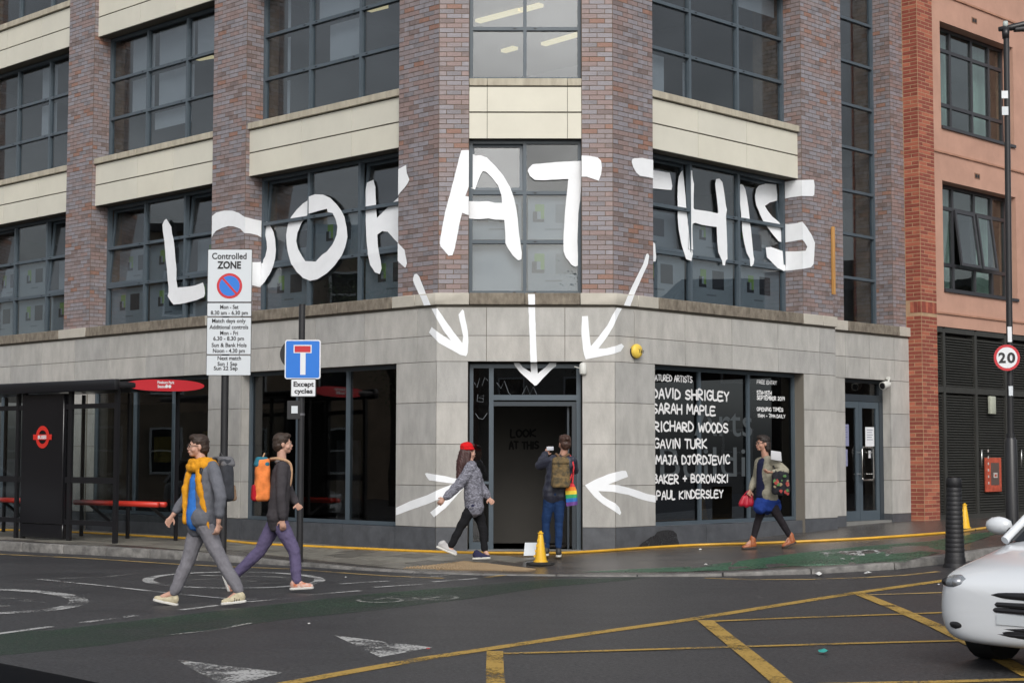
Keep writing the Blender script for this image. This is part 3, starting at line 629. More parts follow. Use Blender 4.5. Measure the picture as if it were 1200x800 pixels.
# ------------------------------------------------------------------ white painted letters and arrows
def px(o, s, pts): return [(o[0] + a / s, o[1] + b / s) for a, b in pts]
def surf_quad(sf):
    F, a, b, c, d, off, k = sf
    return [proj(WP(F, a, off, c)), proj(WP(F, b, off, c)), proj(WP(F, b, off + (d - c) * k, d)), proj(WP(F, a, off + (d - c) * k, d))]
def clip(poly, quad):
    ar = sum(quad[i][0] * quad[(i + 1) % 4][1] - quad[(i + 1) % 4][0] * quad[i][1] for i in range(4)); q = quad if ar > 0 else quad[::-1]
    for i in range(4):
        a, b = q[i], q[(i + 1) % 4]; out = []
        f = lambda p: (b[0] - a[0]) * (p[1] - a[1]) - (b[1] - a[1]) * (p[0] - a[0])
        for j in range(len(poly)):
            p, r = poly[j], poly[(j + 1) % len(poly)]; fp, fr_ = f(p), f(r)
            if fp >= 0: out.append(p)
            if (fp >= 0) != (fr_ >= 0): t = fp / (fp - fr_); out.append((p[0] + (r[0] - p[0]) * t, p[1] + (r[1] - p[1]) * t))
        poly = out
        if len(poly) < 3: return []
    return poly
def on_surf(sf, u, v, lift):
    F, a, b, c, d, off, k = sf; O, dd, nn = FR[F]; r = ray(u, v)
    # n.P = n.O + off - lift + (Z-c)*k
    q = (nn @ O + off - lift + (CZ - c) * k) / (nn @ r[:2] - r[2] * k); p = r * q
    return (p[0], p[1], p[2] + CZ)
def rough_edge(loop, amp=.35):
    out = []
    for i in range(len(loop)):
        p, q = np.array(loop[i]), np.array(loop[(i + 1) % len(loop)]); L = np.linalg.norm(q - p); k = max(1, int(L / 5))
        for j in range(k):
            r_ = p + (q - p) * j / k
            if j: r_ = r_ + rng.normal(0, amp * .35, 2)
            out.append(tuple(r_))
    return out
def paint(name, pieces, parent=None, m_=None, rough=True):
    """pieces: (loops, surfaces, lift)"""
    mb = MB()
    for loops, surfs, lift in pieces:
        if rough: loops = [rough_edge(L_) for L_ in loops]
        flat = [p for L_ in loops for p in L_]; tris = tessellate_polygon([[Vector((p[0], p[1], 0)) for p in L_] for L_ in loops])
        for sf in surfs:
            q = surf_quad(sf)
            for t in tris:
                c = clip([flat[i] for i in t], q)
                if len(c) >= 3: mb.add([on_surf(sf, x, y, lift) for x, y in c], [list(range(len(c)))])
    o = mb.build(name, m_ or M_white, parent or B)
    bm = bmesh.new(); bm.from_mesh(o.data); bmesh.ops.remove_doubles(bm, verts=bm.verts, dist=.0006)
    bmesh.ops.dissolve_degenerate(bm, edges=bm.edges, dist=1e-4); bm.to_mesh(o.data); bm.free(); return o
big = 1e3
def face_s(F, t0, t1, off, z0=3.905, z1=TOP): return (F, t0, t1, z0, z1, off, 0.)
S_cl_L = face_s('L', tl0, TL + .01, OB); S_cl_C = face_s('C', tcl, C0, OB); S_cr_C = face_s('C', C1_, tcr, OB); S_cr_R = face_s('R', tr0, TR + .01, OB)
S_l1 = face_s('L', 4.94, 5.92, OB); S_r1 = face_s('R', 5.07, R2, OB)
# return faces: expressed as planes perpendicular to the wing
def ret_frame(key, F, t, sgn):
    O, d, nn = FR[F]; p0 = O + d * t; FR[key] = (p0, nn, -d if sgn > 0 else d)   # along = inward, normal(inward) = away from viewer
ret_frame('l1r', 'L', 4.94, 1); FR['l1r'] = (P2('L', 4.94, 0), FR['L'][2], FR['L'][1])
FR['r1r'] = (P2('R', 5.07, 0), FR['R'][2], FR['R'][1])
S_l1r = ('l1r', OB, OWIN, 3.905, TOP, 0., 0.); S_r1r = ('r1r', OB, OWIN, 3.905, TOP, 0., 0.)
LB, LW = .016, .007      # lifts over brick and over window frames
# L
Lp = px((180, 240), 6.4, [(95,105),(112,130),(133,165),(138,215),(150,260),(158,330),(165,420),(172,480),(170,560),(180,620),(240,615),(310,605),(370,583),(382,620),(386,665),(378,690),(320,715),(240,735),(150,748),(130,725),(105,685),(112,655),(112,610),(105,560),(100,480),(90,400),(85,330),(80,270),(74,230),(66,150),(78,120)])
paint('painted_letter', [([Lp], SURF['L1b'], LW)])
# O (first) over the brick column, its return and the window
O1a = px((180, 240), 6.4, [(437,85),(470,58),(530,44),(590,44),(640,62),(680,90),(750,108),(822,122),(822,255),(780,228),(725,215),(680,212),(650,180),(600,162),(560,160),(510,175),(470,195),(448,220),(437,245)])
O1b = px((180, 240), 6.4, [(835,128),(852,128),(880,165),(900,205),(912,260),(917,340),(912,400),(897,460),(870,520),(835,575),(797,618),(728,600),(690,580),(690,440),(728,430),(790,430),(815,425),(838,385),(850,330),(848,280),(838,230),(835,180)])
O1c = px((180, 240), 6.4, [(437,430),(560,455),(728,430),(728,600),(600,640),(437,560)])
paint('painted_letter', [([O1a], [S_l1, S_l1r], LB), ([O1b], [S_l1r], LB), ([O1b], SURF['L1a'], LW)])
O2 = px((325, 185), 5.333, [(190,245),(235,228),(285,230),(330,250),(370,290),(400,330),(420,370),(432,430),(438,495),(425,555),(400,615),(360,670),(310,720),(250,758),(205,768),(160,750),(120,712),(85,660),(68,600),(58,540),(55,480),(65,420),(85,370),(120,325),(160,285),(188,268)])
O2h = px((325, 185), 5.333, [(190,350),(310,318),(315,340),(345,345),(365,385),(375,430),(370,480),(345,540),(310,585),(280,605),(240,648),(175,645),(155,615),(130,570),(118,520),(125,470),(150,410),(180,370)])
paint('painted_letter', [([O2, O2h], SURF['L1a'], LW)])
K1 = px((325, 185), 5.333, [(560,155),(600,138),(612,180),(615,250),(617,300),(622,375),(700,300),(756,248),(756,533),(715,490),(690,462),(655,458),(625,480),(630,560),(645,640),(652,690),(640,726),(610,715),(580,670),(565,600),(558,520),(553,420),(552,300),(552,200)])
K2 = px((325, 185), 5.333, [(748,75),(805,45),(810,100),(825,135),(812,165),(770,215),(748,243)])
K3 = px((325, 185), 5.333, [(748,525),(795,575),(810,660),(800,688),(748,640)])
paint('painted_letter', [([K1], SURF['L1a'], LW), ([K2], [S_cl_L], LB), ([K3], [S_cl_L], LB)])
A1 = px((505, 165), 5.333, [(190,60),(243,58),(243,270),(215,345),(243,350),(243,468),(195,450),(180,510),(165,590),(150,670),(135,715),(110,718),(60,660),(55,640),(70,540),(95,420),(125,310),(150,210),(175,110)])
A2 = px((505, 165), 5.333, [(236,85),(268,85),(275,92),(310,90),(350,105),(400,155),(450,215),(495,290),(520,360),(535,430),(545,520),(555,610),(568,700),(565,740),(545,748),(510,715),(480,670),(465,640),(465,580),(458,495),(400,493),(360,485),(300,490),(236,485),(236,378),(300,380),(360,378),(400,388),(445,388),(440,340),(420,280),(385,235),(345,195),(325,190),(310,215),(275,305),(236,290)])
paint('painted_letter', [([A1], [S_cl_C], LB), ([A2], SURF['C1'], LW)])
T1 = px((605, 165), 5.333, [(75,175),(100,148),(180,140),(300,130),(419,125),(415,235),(405,290),(400,370),(388,450),(383,600),(385,780),(370,788),(345,775),(310,730),(295,690),(295,600),(300,520),(305,430),(315,340),(325,240),(250,243),(160,247),(115,245),(85,220),(72,190)])
T2 = px((605, 165), 5.333, [(408,92),(460,95),(510,105),(530,125),(535,170),(530,210),(515,250),(480,238),(440,225),(408,225)])
paint('painted_letter', [([T1], SURF['C1'], LW), ([T2], [S_cr_C], LB)])
T3 = px((735, 175), 5.715, [(50,60),(100,58),(182,73),(182,196),(130,185),(85,178),(60,155),(40,120),(30,85),(35,65)])
T4 = px((735, 175), 5.715, [(172,140),(235,150),(285,158),(295,200),(302,245),(297,272),(235,268),(172,262)])
T5 = px((735, 175), 5.715, [(172,622),(187,630),(195,720),(190,750),(172,752)])
paint('painted_letter', [([T3], [S_cr_R], LB), ([T4], SURF['R1'], LW), ([T5], SURF['R1'], LW)])
H1 = px((735, 175), 5.715, [(345,185),(360,150),(372,142),(380,200),(388,290),(395,380),(405,470),(408,560),(408,670),(435,675),(440,700),(430,748),(395,735),(380,690),(360,620),(345,540),(338,450),(338,350),(338,250)])
H2 = px((735, 175), 5.715, [(409,142),(435,142),(440,200),(447,230),(445,300),(445,390),(450,402),(520,412),(600,428),(610,425),(605,370),(597,300),(590,230),(597,200),(618,197),(638,220),(650,290),(660,370),(668,405),(662,440),(665,520),(668,600),(670,680),(672,735),(660,745),(655,778),(640,775),(635,745),(610,690),(603,620),(600,520),(560,515),(500,505),(455,492),(438,500),(437,560),(440,640),(442,672),(411,668),(409,560),(406,470),(410,400),(412,300),(409,200)])
paint('painted_letter', [([H1], SURF['R1'], LW), ([H2], SURF['R1'], LW)])
I1 = px((855, 200), 6.4, [(75,110),(85,100),(102,108),(118,140),(130,200),(142,280),(150,350),(160,440),(170,540),(178,630),(185,665),(180,700),(165,718),(155,715),(152,660),(130,620),(110,540),(95,450),(88,360),(82,280),(73,200)])
paint('painted_letter', [([I1], SURF['R1'], LW)])
S1 = px((855, 200), 6.4, [(220,112),(270,98),(350,102),(358,180),(355,225),(300,240),(265,265),(285,300),(320,345),(370,385),(385,410),(388,535),(370,532),(330,485),(280,420),(250,375),(225,320),(200,260),(190,190),(200,135)])
S2 = px((855, 200), 6.4, [(272,575),(310,572),(360,590),(405,605),(405,690),(400,748),(360,730),(320,690),(300,668),(280,650),(275,610)])
S3 = px((855, 200), 6.4, [(400,85),(440,82),(510,72),(600,68),(632,70),(638,110),(635,180),(625,192),(540,190),(460,200),(400,215)])
S4 = px((855, 200), 6.4, [(400,398),(440,402),(500,395),(545,382),(580,425),(615,480),(640,540),(635,640),(630,700),(610,725),(560,735),(480,745),(400,752),(400,605),(470,605),(570,600),(582,570),(565,540),(545,517),(480,528),(400,540)])
w_r = [s for s in SURF['R1'] if s[1] > 3.5]
paint('painted_letter', [([S1], w_r, LW), ([S2], w_r, LW), ([S3], w_r, LW), ([S3], [S_r1r], LB), ([S3], [S_r1], LB), ([S4], w_r, LW), ([S4], [S_r1r], LB), ([S4], [S_r1], LB)])
# arrows
Sst = lambda F, t0, t1: (F, t0, t1, Z['pl'], Z['lb'] + .01, 0., 0.)
Sle = lambda F, t0, t1: (F, t0, t1, Z['lb'] + .035, Z['lt'] + .003, LO0, 0.)
stL, stC, stR = Sst('L', sL, 1.2), Sst('C', sCL, sCR), Sst('R', sR, 1.2)
leL, leC, leR = Sle('L', -.1, 1.5), Sle('C', -.02, CW + .02), Sle('R', -.1, 1.5)
o, s = (475, 310), 6.667
paint('painted_arrow', [([px(o, s, [(62,100),(72,75),(90,72),(110,95),(135,160),(165,240),(110,240),(75,165),(60,125)])], [S_cl_L], LB),
    ([px(o, s, [(112,238),(165,238),(205,332),(150,332)])], [leL], .003),
    ([px(o, s, [(205,345),(250,342),(290,400),(330,460),(380,530),(445,612),(452,560),(435,480),(415,390),(445,350),(458,360),(470,430),(488,520),(493,600),(487,690),(475,715),(430,705),(350,660),(260,610),(185,530),(205,487),(260,530),(355,592),(300,520),(260,450),(225,385)])], [stL, stC], .003)])
o, s = (675, 290), 5.714
paint('painted_arrow', [([px(o, s, [(470,45),(482,40),(490,55),(482,110),(450,180),(410,270),(388,322),(348,320),(375,260),(415,180),(450,110)])], [S_cr_R], LB),
    ([px(o, s, [(348,320),(390,320),(360,404),(315,402)])], [leR], .003),
    ([px(o, s, [(275,402),(308,408),(285,450),(250,530),(200,610),(150,675),(200,675),(260,660),(305,643),(322,660),(300,695),(250,712),(160,730),(65,748),(55,720),(45,660),(37,590),(40,460),(80,458),(85,530),(92,600),(100,660),(150,600),(210,520),(245,450)])], [stC, stR], .003)])
paint('painted_arrow', [([px((460, 540), 10, [(380,145),(400,138),(470,152),(620,175),(760,208),(880,230),(885,260),(800,350),(730,430),(620,550),(485,658),(440,600),(540,520),(640,440),(740,345),(600,420),(440,490),(240,560),(40,635),(40,545),(200,470),(400,400),(560,325),(720,262),(600,248),(430,225),(395,180)])], [stL, stC], .003)])
paint('painted_arrow', [([px((675, 540), 11.43, [(120,322),(250,250),(430,175),(620,128),(665,128),(680,150),(697,210),(600,245),(430,315),(560,320),(700,355),(850,400),(960,440),(1068,460),(1068,555),(960,535),(850,505),(700,450),(500,410),(300,400),(350,460),(450,525),(530,565),(580,620),(605,690),(590,722),(500,660),(370,580),(250,480),(180,400)])], [stC, stR], .003)])
o, s = (590, 340), 6.667
door_s = ('C', C0, C1_, 2.33, Z['dh'] - .01, o0, 0.)
paint('painted_arrow', [([px(o, s, [(192,30),(245,30),(247,130),(197,130)])], [leC], .003), ([px(o, s, [(195,132),(247,132),(255,400),(262,560),(210,560),(205,400)])], [Sst('C', 0, 2.7)], .003),
    ([px(o, s, [(210,555),(262,555),(268,650),(330,600),(370,555),(415,555),(410,595),(385,610),(330,665),(260,740),(245,745),(190,695),(130,640),(90,590),(75,555),(125,568),(150,600),(215,640)])], [door_s], .004)])

# names hand-painted on the right shop window
rd = np.array([*FR['R'][1], 0.])
def wtext(s_, u0, u1, vb, vt, off=.196, th=.2, m_=None):
    t0, z0 = hit('R', u0, vb, off); t1, _ = hit('R', u1, vb, off); _, z1 = hit('R', u0, vt, off)
    brush(s_, np.array(WP('R', t0, off, z0)), rd, up, t1 - t0, z1 - z0, m_ or M_wtext, GR, th, 'lettering')
wtext('FEATURED ARTISTS', 760.5, 811, 445, 438.5, th=.24)
for s_, u0, u1, vb, vt in (('DAVID SHRIGLEY', 762, 854, 465.5, 454.5), ('SARAH MAPLE', 762, 838, 483.5, 473), ('RICHARD WOODS', 764, 853, 504.5, 494), ('GAVIN TURK', 764, 828, 524.5, 514.5),
                          ('MAJA DJORDJEVIC', 766, 855, 543.5, 533.5), ('BAKER + BOROWSKI', 763, 853, 566, 556.5), ('PAUL KINDERSLEY', 767, 847, 584.5, 575.5)):
    wtext(s_, u0 + 2.6, u1, vb, vt, th=.23)
for s_, u0, u1, vb, vt in (('FREE ENTRY', 887, 910, 449, 445.2), ('5TH-15TH', 887, 904, 462, 457.5), ('SEPTEMBER 2019', 887, 919.5, 467.8, 463.6), ('OPENING TIMES', 887, 917.5, 481, 477), ('11AM - 7PM DAILY', 888, 920, 488.6, 485)):
    wtext(s_, u0, u1, vb, vt, th=.26)
M_ghost = mat('grey_window_lettering', (.060, .070, .076), .6)
for s_, u0, u1, vb, hh in (('Arts', 812, 880, 510, .62), ('Buildi', 772, 872, 559, .62)):
    t0, z0 = hit('R', u0, vb, .262); t1, _ = hit('R', u1, vb, .262)
    text(s_, WP('R', t0, .236, z0), rd, up, t1 - t0, hh * .8, M_ghost, GR, 'window_lettering', .0)
# faint chalk drawings on the entrance side glass
mb = MB()
for u0, v0, pts in ((556, 440, [(0, 8), (3, 14), (6, 3), (9, 12), (12, 2), (16, 6)]), (558, 462, [(2, 0), (1, 8), (8, 9), (9, 1), (2, 4), (9, 5)]), (557, 484, [(0, 0), (4, 6), (9, 7), (14, 0)]), (582, 446, [(0, 2), (5, 9), (9, 0), (14, 14), (18, 18)]), (612, 452, [(0, 10), (5, 0), (9, 10), (13, 1), (17, 10)])):
    q = [Cw(u0 + a, v0 + b, .226) for a, b in pts]; mb.tube(q, .004, 4)
mb.build('chalk_drawing', mat('chalk', (.2, .22, .24), .9), ent)

MATS['stain_black'] = worn_mat('stain_black', (.02, .02, .022), .40, 30, .10, scale2=6)
paint('dark_stain', [([[(746, 642), (752, 636), (758, 632), (762, 629), (767, 627), (770, 623), (776, 621), (783, 620.5), (789, 621.5), (793, 625), (794, 631), (796, 636), (797, 642), (770, 645)]], [('R', sR, .95, -.35, Z['pl'], 0., 0.), ('R', .95, 2.29, -.35, Z['pl'] - .02, .06, 0.)], .002)], stone, MATS['stain_black'])
# small fittings on the office building
M_yellow = mat('alarm_yellow', (.80, .56, .08), .45, var=.05)
t_, z_ = hit('R', 743.5, 411.5, 0)
def disc_on(F, t, z, prof, k=28):
    """lathe with its axis along the outward normal"""
    mb = MB(); O, d, nn = FR[F]; vs = []; fs = []
    for r, h in prof:
        for j in range(k):
            a = 2 * math.pi * j / k; p = P2(F, t + r * math.cos(a), -h); vs.append((p[0], p[1], z + r * math.sin(a)))
    for i in range(len(prof) - 1):
        for j in range(k): fs.append([i * k + j, i * k + (j + 1) % k, (i + 1) * k + (j + 1) % k, (i + 1) * k + j])
    fs += [list(range(k))[::-1], list(range((len(prof) - 1) * k, len(prof) * k))]; mb.add(vs, fs); return mb
al = disc_on('R', t_, z_, [(.10, .0), (.10, .02), (.112, .03), (.112, .055), (.10, .08), (.06, .092), (.0, .096)]).build('alarm_box', M_yellow, None, smooth=True)
tag(al, 'round yellow alarm bell box on the pale stone right of the doorway', 'alarm')
tb = disc_on('R', t_, z_ - .01, [(.105, .0), (.105, .035), (.0, .036)]).build('back_box', M_black, al)
brush_o = text('Yale', WP('R', t_ - .02, -.098, z_ - .025), rd, up, .13, .06, mat('print_black', (.02, .02, .02), .6), al, weight=.01)
# small white sensor at the door head, dome camera by the side door
mb = MB(); c = Cw(683, 432, .02); c = np.array([c[0] - .0, c[1] - .04, c[2]])
mb.lathe((c[0], c[1], c[2] - .10), [(.02, 0), (.05, .02), (.06, .06), (.055, .16), (.03, .19)], 14); mb.tube([(c[0] - .02, c[1], c[2] + .0), (c[0] - .13, c[1], c[2] + .03)], .008, 6); mb.tube([(c[0], c[1], c[2]), (c[0], c[1] + .08, c[2])], .02, 8)
tag(shade(mb.build('motion_sensor', mat('plastic_white', (.62, .62, .58), .4))), 'small off-white sensor at the top right corner of the doorway', 'sensor')
cc = np.array(WP('R', *([hit('R', 1038, 451, ST - .08)[0], ST - .08]), hit('R', 1038, 451, ST - .08)[1]))
camr = empty('security_camera', (float(cc[0]), float(cc[1]), float(cc[2])), 'white bullet security camera under the stone band by the side door', 'camera')
mb = MB(); fw = np.array([-.75, -.6, -.2]); fw /= np.linalg.norm(fw); mb.tube([cc - fw * .10, cc - fw * .02, cc + fw * .10], [.05, .075, .075], 16); shade(mb.build('housing', MATS['plastic_white'], camr))
mb = MB(); mb.tube([cc + fw * .101, cc + fw * .106], .06, 16); mb.build('lens', M_black, camr)
mb = MB(); mb.tube([cc - fw * .05, cc - fw * .05 + np.array([.05, .02, .14])], .02, 8); mb.tube([cc + np.array([.05, .06, .13]), cc + np.array([.12, .22, .13])], .03, 8); mb.build('bracket', MATS['plastic_white'], camr)
# narrow wooden batten on the right brick column
t_, z1 = hit('R', 974, 266, OB); _, z0 = hit('R', 974, 345, OB)
mb = MB(); mb.fbox('R', t_ - .035, t_ + .035, OB - .06, OB - .012, z0, z1); bt = mb.build('timber_batten', mat('oiled_timber', (.52, .27, .08), .6, var=.2, vscale=3, stretch=(4, 4, .3))); bevel(bt, .006, 1)
tag(bt, 'narrow upright wooden batten fixed on the brick column right of the letter S', 'batten')

# ------------------------------------------------------------------ neighbour: orange rendered building
NB = empty('rendered_building', (float(P2('R', 13, 2)[0]), float(P2('R', 13, 2)[1]), 0), 'salmon orange rendered building with red brick pilaster and dark louvred doors', 'building')
M_orange = mat('orange_render', (.50, .29, .215), .85, var=.10, vscale=1.6, detail=9, bump=.15, bscale=90)
M_dkf = mat('neighbour_frame', (.035, .035, .04), .4)
OO = .12; PZ = .2
wins = [(10.0, 13.0, 4.72, 6.87), (10.0, 13.0, 7.97, 10.07), (10.0, 13.0, 11.2, 13.3), (16.0, 19.0, 4.72, 6.87), (16.0, 19.0, 7.97, 10.07)]
mb = MB()
for a, b in ((9.56, 10.0), (13.0, 16.0), (19.0, 26.0)): mb.fbox('R', a, b, OO, OO + .4, 3.97, TOP)
for a, b, zs in ((10.0, 13.0, [(3.97, 4.72), (6.87, 7.97), (10.07, 11.2), (13.3, TOP)]), (16.0, 19.0, [(3.97, 4.72), (6.87, 7.97), (10.07, TOP)])):
    for z0, z1 in zs: mb.fbox('R', a, b, OO, OO + .4, z0, z1)
nw = mb.build('rendered_wall', M_orange, NB)
mb = MB()
for z in (4.235, 7.43, 10.62): mb.fbox('R', 9.57, 26, OO - .03, OO + .1, z - .018, z + .018)
mb.build('string_course', mat('render_trim', (.40, .21, .14), .85, var=.2, vscale=4), NB)
for t, z in ((11.28, 7.06), (11.28, 10.28), (17.3, 7.06)):
    mb = MB(); mb.fbox('R', t, t + .22, OO - .004, OO + .05, z, z + .12, 0)
    for k in range(2): mb.fbox('R', t + .03 + .09 * k, t + .1 + .09 * k, OO - .008, OO - .003, z + .025, z + .095, 1)
    mb.build('air_brick', [mat('air_brick_tan', (.25, .13, .08), .9), M_black], NB)
def nwin(a, b, z0, z1, tilt):
    mb = MB(); of = OO + .24; ts = [a + (b - a) * k for k in (.27, .56, .80)]; zs = (z0 + (z1 - z0) * .25, z0 + (z1 - z0) * .78)
    bars(mb, 'R', a, b, z0, z1, of, ts, zs, .07, .08); w_ = mb.build('window', M_dkf, NB)
    te = [a] + ts + [b]; ze = [z0, zs[0], zs[1], z1]
    for ci in range(4):
        for ri in range(3):
            A, B_, c, d = te[ci], te[ci + 1], ze[ri], ze[ri + 1]
            if tilt and ri == 1 and ci in (1, 2):
                k = -math.tan(math.radians(7)); mb = MB()
                def sh(ta, tb, oa, ob, za, zb, mi=0):
                    q = []
                    for z in (za, zb):
                        s_ = (z - d) * -k * -1
                        s_ = (d - z) * k
                        q += [WP('R', ta, of + oa + s_, z), WP('R', tb, of + oa + s_, z), WP('R', tb, of + ob + s_, z), WP('R', ta, of + ob + s_, z)]
                    mb.add(q, [[3, 2, 1, 0], [4, 5, 6, 7], [0, 1, 5, 4], [1, 2, 6, 5], [2, 3, 7, 6], [3, 0, 4, 7]], mi)
                A += .04; B_ -= .04
                sh(A, B_, -.03, .01, c, c + .06); sh(A, B_, -.03, .01, d - .06, d); sh(A, A + .06, -.03, .01, c + .06, d - .06); sh(B_ - .06, B_, -.03, .01, c + .06, d - .06)
                mb.build('open_sash', M_dkf, w_); mb = MB(); sh(A + .05, B_ - .05, -.01, -.002, c + .05, d - .05); mb.build('pane', M_glass_n, w_)
            else:
                mb = MB(); mb.fbox('R', A + .03, B_ - .03, of + .03, of + .04, c + .03, d - .03); mb.build('pane', M_glass_n, w_)
    mb = MB(); mb.fbox('R', a, b, OO - .04, of, z0 - .06, z0 + .0); mb.build('window_sill', M_dkf, w_)
    mb = MB(); mb.fbox('R', a, a + (b - a) * .45, of + .3, of + .31, z0, z1); mb.fbox('R', a + (b - a) * .72, b, of + .3, of + .31, z0, z1); mb.build('curtain', mat('pale_curtain', (.42, .48, .45), .9, var=.12, vscale=8, stretch=(3, 3, .2)), w_)
for i, w_ in enumerate(wins): nwin(*w_, i == 0)
mb = MB(); mb.fbox('R', 9.2, 26, 3.5, 3.7, 0, TOP); mb.fbox('R', 9.6, 26, .6, 3.5, 3.98, 4.3); mb.fbox('R', 9.6, 26, .6, 3.5, 7.1, 7.4); mb.fbox('R', 9.6, 26, .6, 3.5, 10.4, 10.7); mb.fbox('R', 9.6, 26, .52, 3.7, 13.6, TOP); mb.build('interior', mat('neighbour_room', (.2, .2, .19), .9), NB)
# pilaster
pil = {}
mb = MB(); mb.prism([P2('R', 9.0, .04), P2('R', 9.57, .04), P2('R', 9.57, .5), P2('R', 9.0, .5)], 0, TOP); pil['p'] = mb.build('brick_pilaster', M_mortar2, NB)
brick_faces('p', 'R', 9.0, 9.57, .04, .15, 4.15, proud=.0025, jt=.014); brick_faces('p', 'R', 9.0, 9.57, .04, 4.42, TOP, proud=.0025, jt=.014)
brick_faces('p', 'R', 0, 0, 0, .15, 4.15, side=(9.0, .04, .37, -1), proud=.0025, jt=.014, pat=1); brick_faces('p', 'R', 0, 0, 0, 4.42, TOP, side=(9.0, .04, .37, -1), proud=.0025, jt=.014, pat=1)
flush_bricks(pil, RB, [.5, .25, .25], 300)
sb_ = MB()       # soldier course
for k in range(7): sb_.fbox('R', 9.005 + .08 * k, 9.075 + .08 * k, .033, .042, 4.19, 4.40, k % 3)
for k in range(3): sb_.prism([P2('R', 8.993, .05 + .08 * k), P2('R', 8.993, .12 + .08 * k), P2('R', 9.001, .12 + .08 * k), P2('R', 9.001, .05 + .08 * k)], 4.19, 4.40, k % 3)
sb_.build('soldier_course', RB, pil['p'])
# louvred doors
M_louv = mat('louvre_black_green', (.042, .042, .038), .45, var=.1, vscale=3)
mb = MB(); mb.fbox('R', 9.57, 26, OO + .22, OO + .3, 0, 3.96); lw = mb.build('louvre_wall', mat('louvre_back', (.012, .012, .011), .7), NB)
tt = [9.62, 10.0, 11.24, 12.48, 13.72, 14.96, 16.2, 17.4, 18.6]
mb = MB()
for t in tt: mb.fbox('R', t - .045, t + .045, OO + .02, OO + .22, PZ - .1, 3.94)
for z0, z1 in ((3.86, 3.97), (2.68, 2.80), (PZ - .1, PZ + .1)):
    for a, b in zip(tt[:-1], tt[1:]): mb.fbox('R', a + .045, b - .045, OO + .022, OO + .22, z0, z1)
mb.build('louvre_frame', M_louv, lw)
for i, (a, b) in enumerate(zip(tt[:-1], tt[1:])):
    for z0, z1 in ((PZ + .1, 2.68), (2.80, 3.86)):
        mb = MB(); z = z0 + .02; pitch = .052
        while z + pitch < z1:
            q = [WP('R', a + .05, OO + .05, z), WP('R', b - .05, OO + .05, z), WP('R', b - .05, OO + .11, z + pitch * .9), WP('R', a + .05, OO + .11, z + pitch * .9)]
            q2 = [(x, y, zz - .008) for x, y, zz in q]; mb.add(q + q2, [[0, 1, 2, 3], [7, 6, 5, 4], [0, 4, 5, 1], [3, 2, 6, 7]]); z += pitch
        mb.build('louvre_slats', M_louv, lw, kind='stuff')
def on_louv(name, t0, t1, z0, z1, m_, o=.0, th=.03): mb = MB(); mb.fbox('R', t0, t1, OO + o, OO + o + th, z0, z1); return mb.build(name, m_, NB)
def lt(u, v): return hit('R', u, v, OO)
(t0, z1), (t1, z0) = lt(1155, 536), lt(1174, 575.5)
fb = on_louv('riser_cabinet', t0, t1, z0, z1, mat('cabinet_red', (.42, .075, .04), .6, var=.3, vscale=9))
(t0, z1), (t1, z0) = lt(1161, 542), lt(1171, 568); mb = MB(); mb.fbox('R', t0, t1, OO - .004, OO, z0, z1, 0); mb.fbox('R', t0 + .1, t1 - .08, OO - .008, OO - .004, z0 + .15, z1 - .2, 1)
mb.fbox('R', t0 + .14, t1 - .12, OO - .011, OO - .008, z0 + .22, z1 - .28, 2); mb.build('cabinet_notice', [mat('notice_brown', (.10, .07, .06), .7), mat('notice_white', (.5, .45, .42), .7), MATS['cabinet_red']], fb)
mb = MB()
for k in range(6): mb.fbox('R', *sorted((lt(1157.5, 540)[0], lt(1158.8, 540)[0])), OO - .003, OO, z0 + .02 + .13 * k, z0 + .07 + .13 * k)
mb.build('cabinet_marks', MATS['notice_white'], fb)
(t0, z1), (t1, z0) = lt(1158.3, 464), lt(1165, 485); mb = MB(); mb.fbox('R', t0, t1, OO - .05, OO + .02, z0, z1); tag(bevel(mb.build('wall_light', mat('light_cover', (.42, .44, .36), .5)), .015, 2), 'pale rectangular bulkhead light on the dark louvres above the red cabinet', 'light')
for u in (1149.5, 1196):
    (t, z1), (_, z0) = lt(u, 527), lt(u, 546)
    mb = MB(); mb.tube([WP('R', t, OO + .02, z1), WP('R', t - .07, OO - .05, z1), WP('R', t - .07, OO - .05, z0), WP('R', t, OO + .02, z0)], .016, 8); mb.build('door_handle', M_steel, NB, smooth=True)

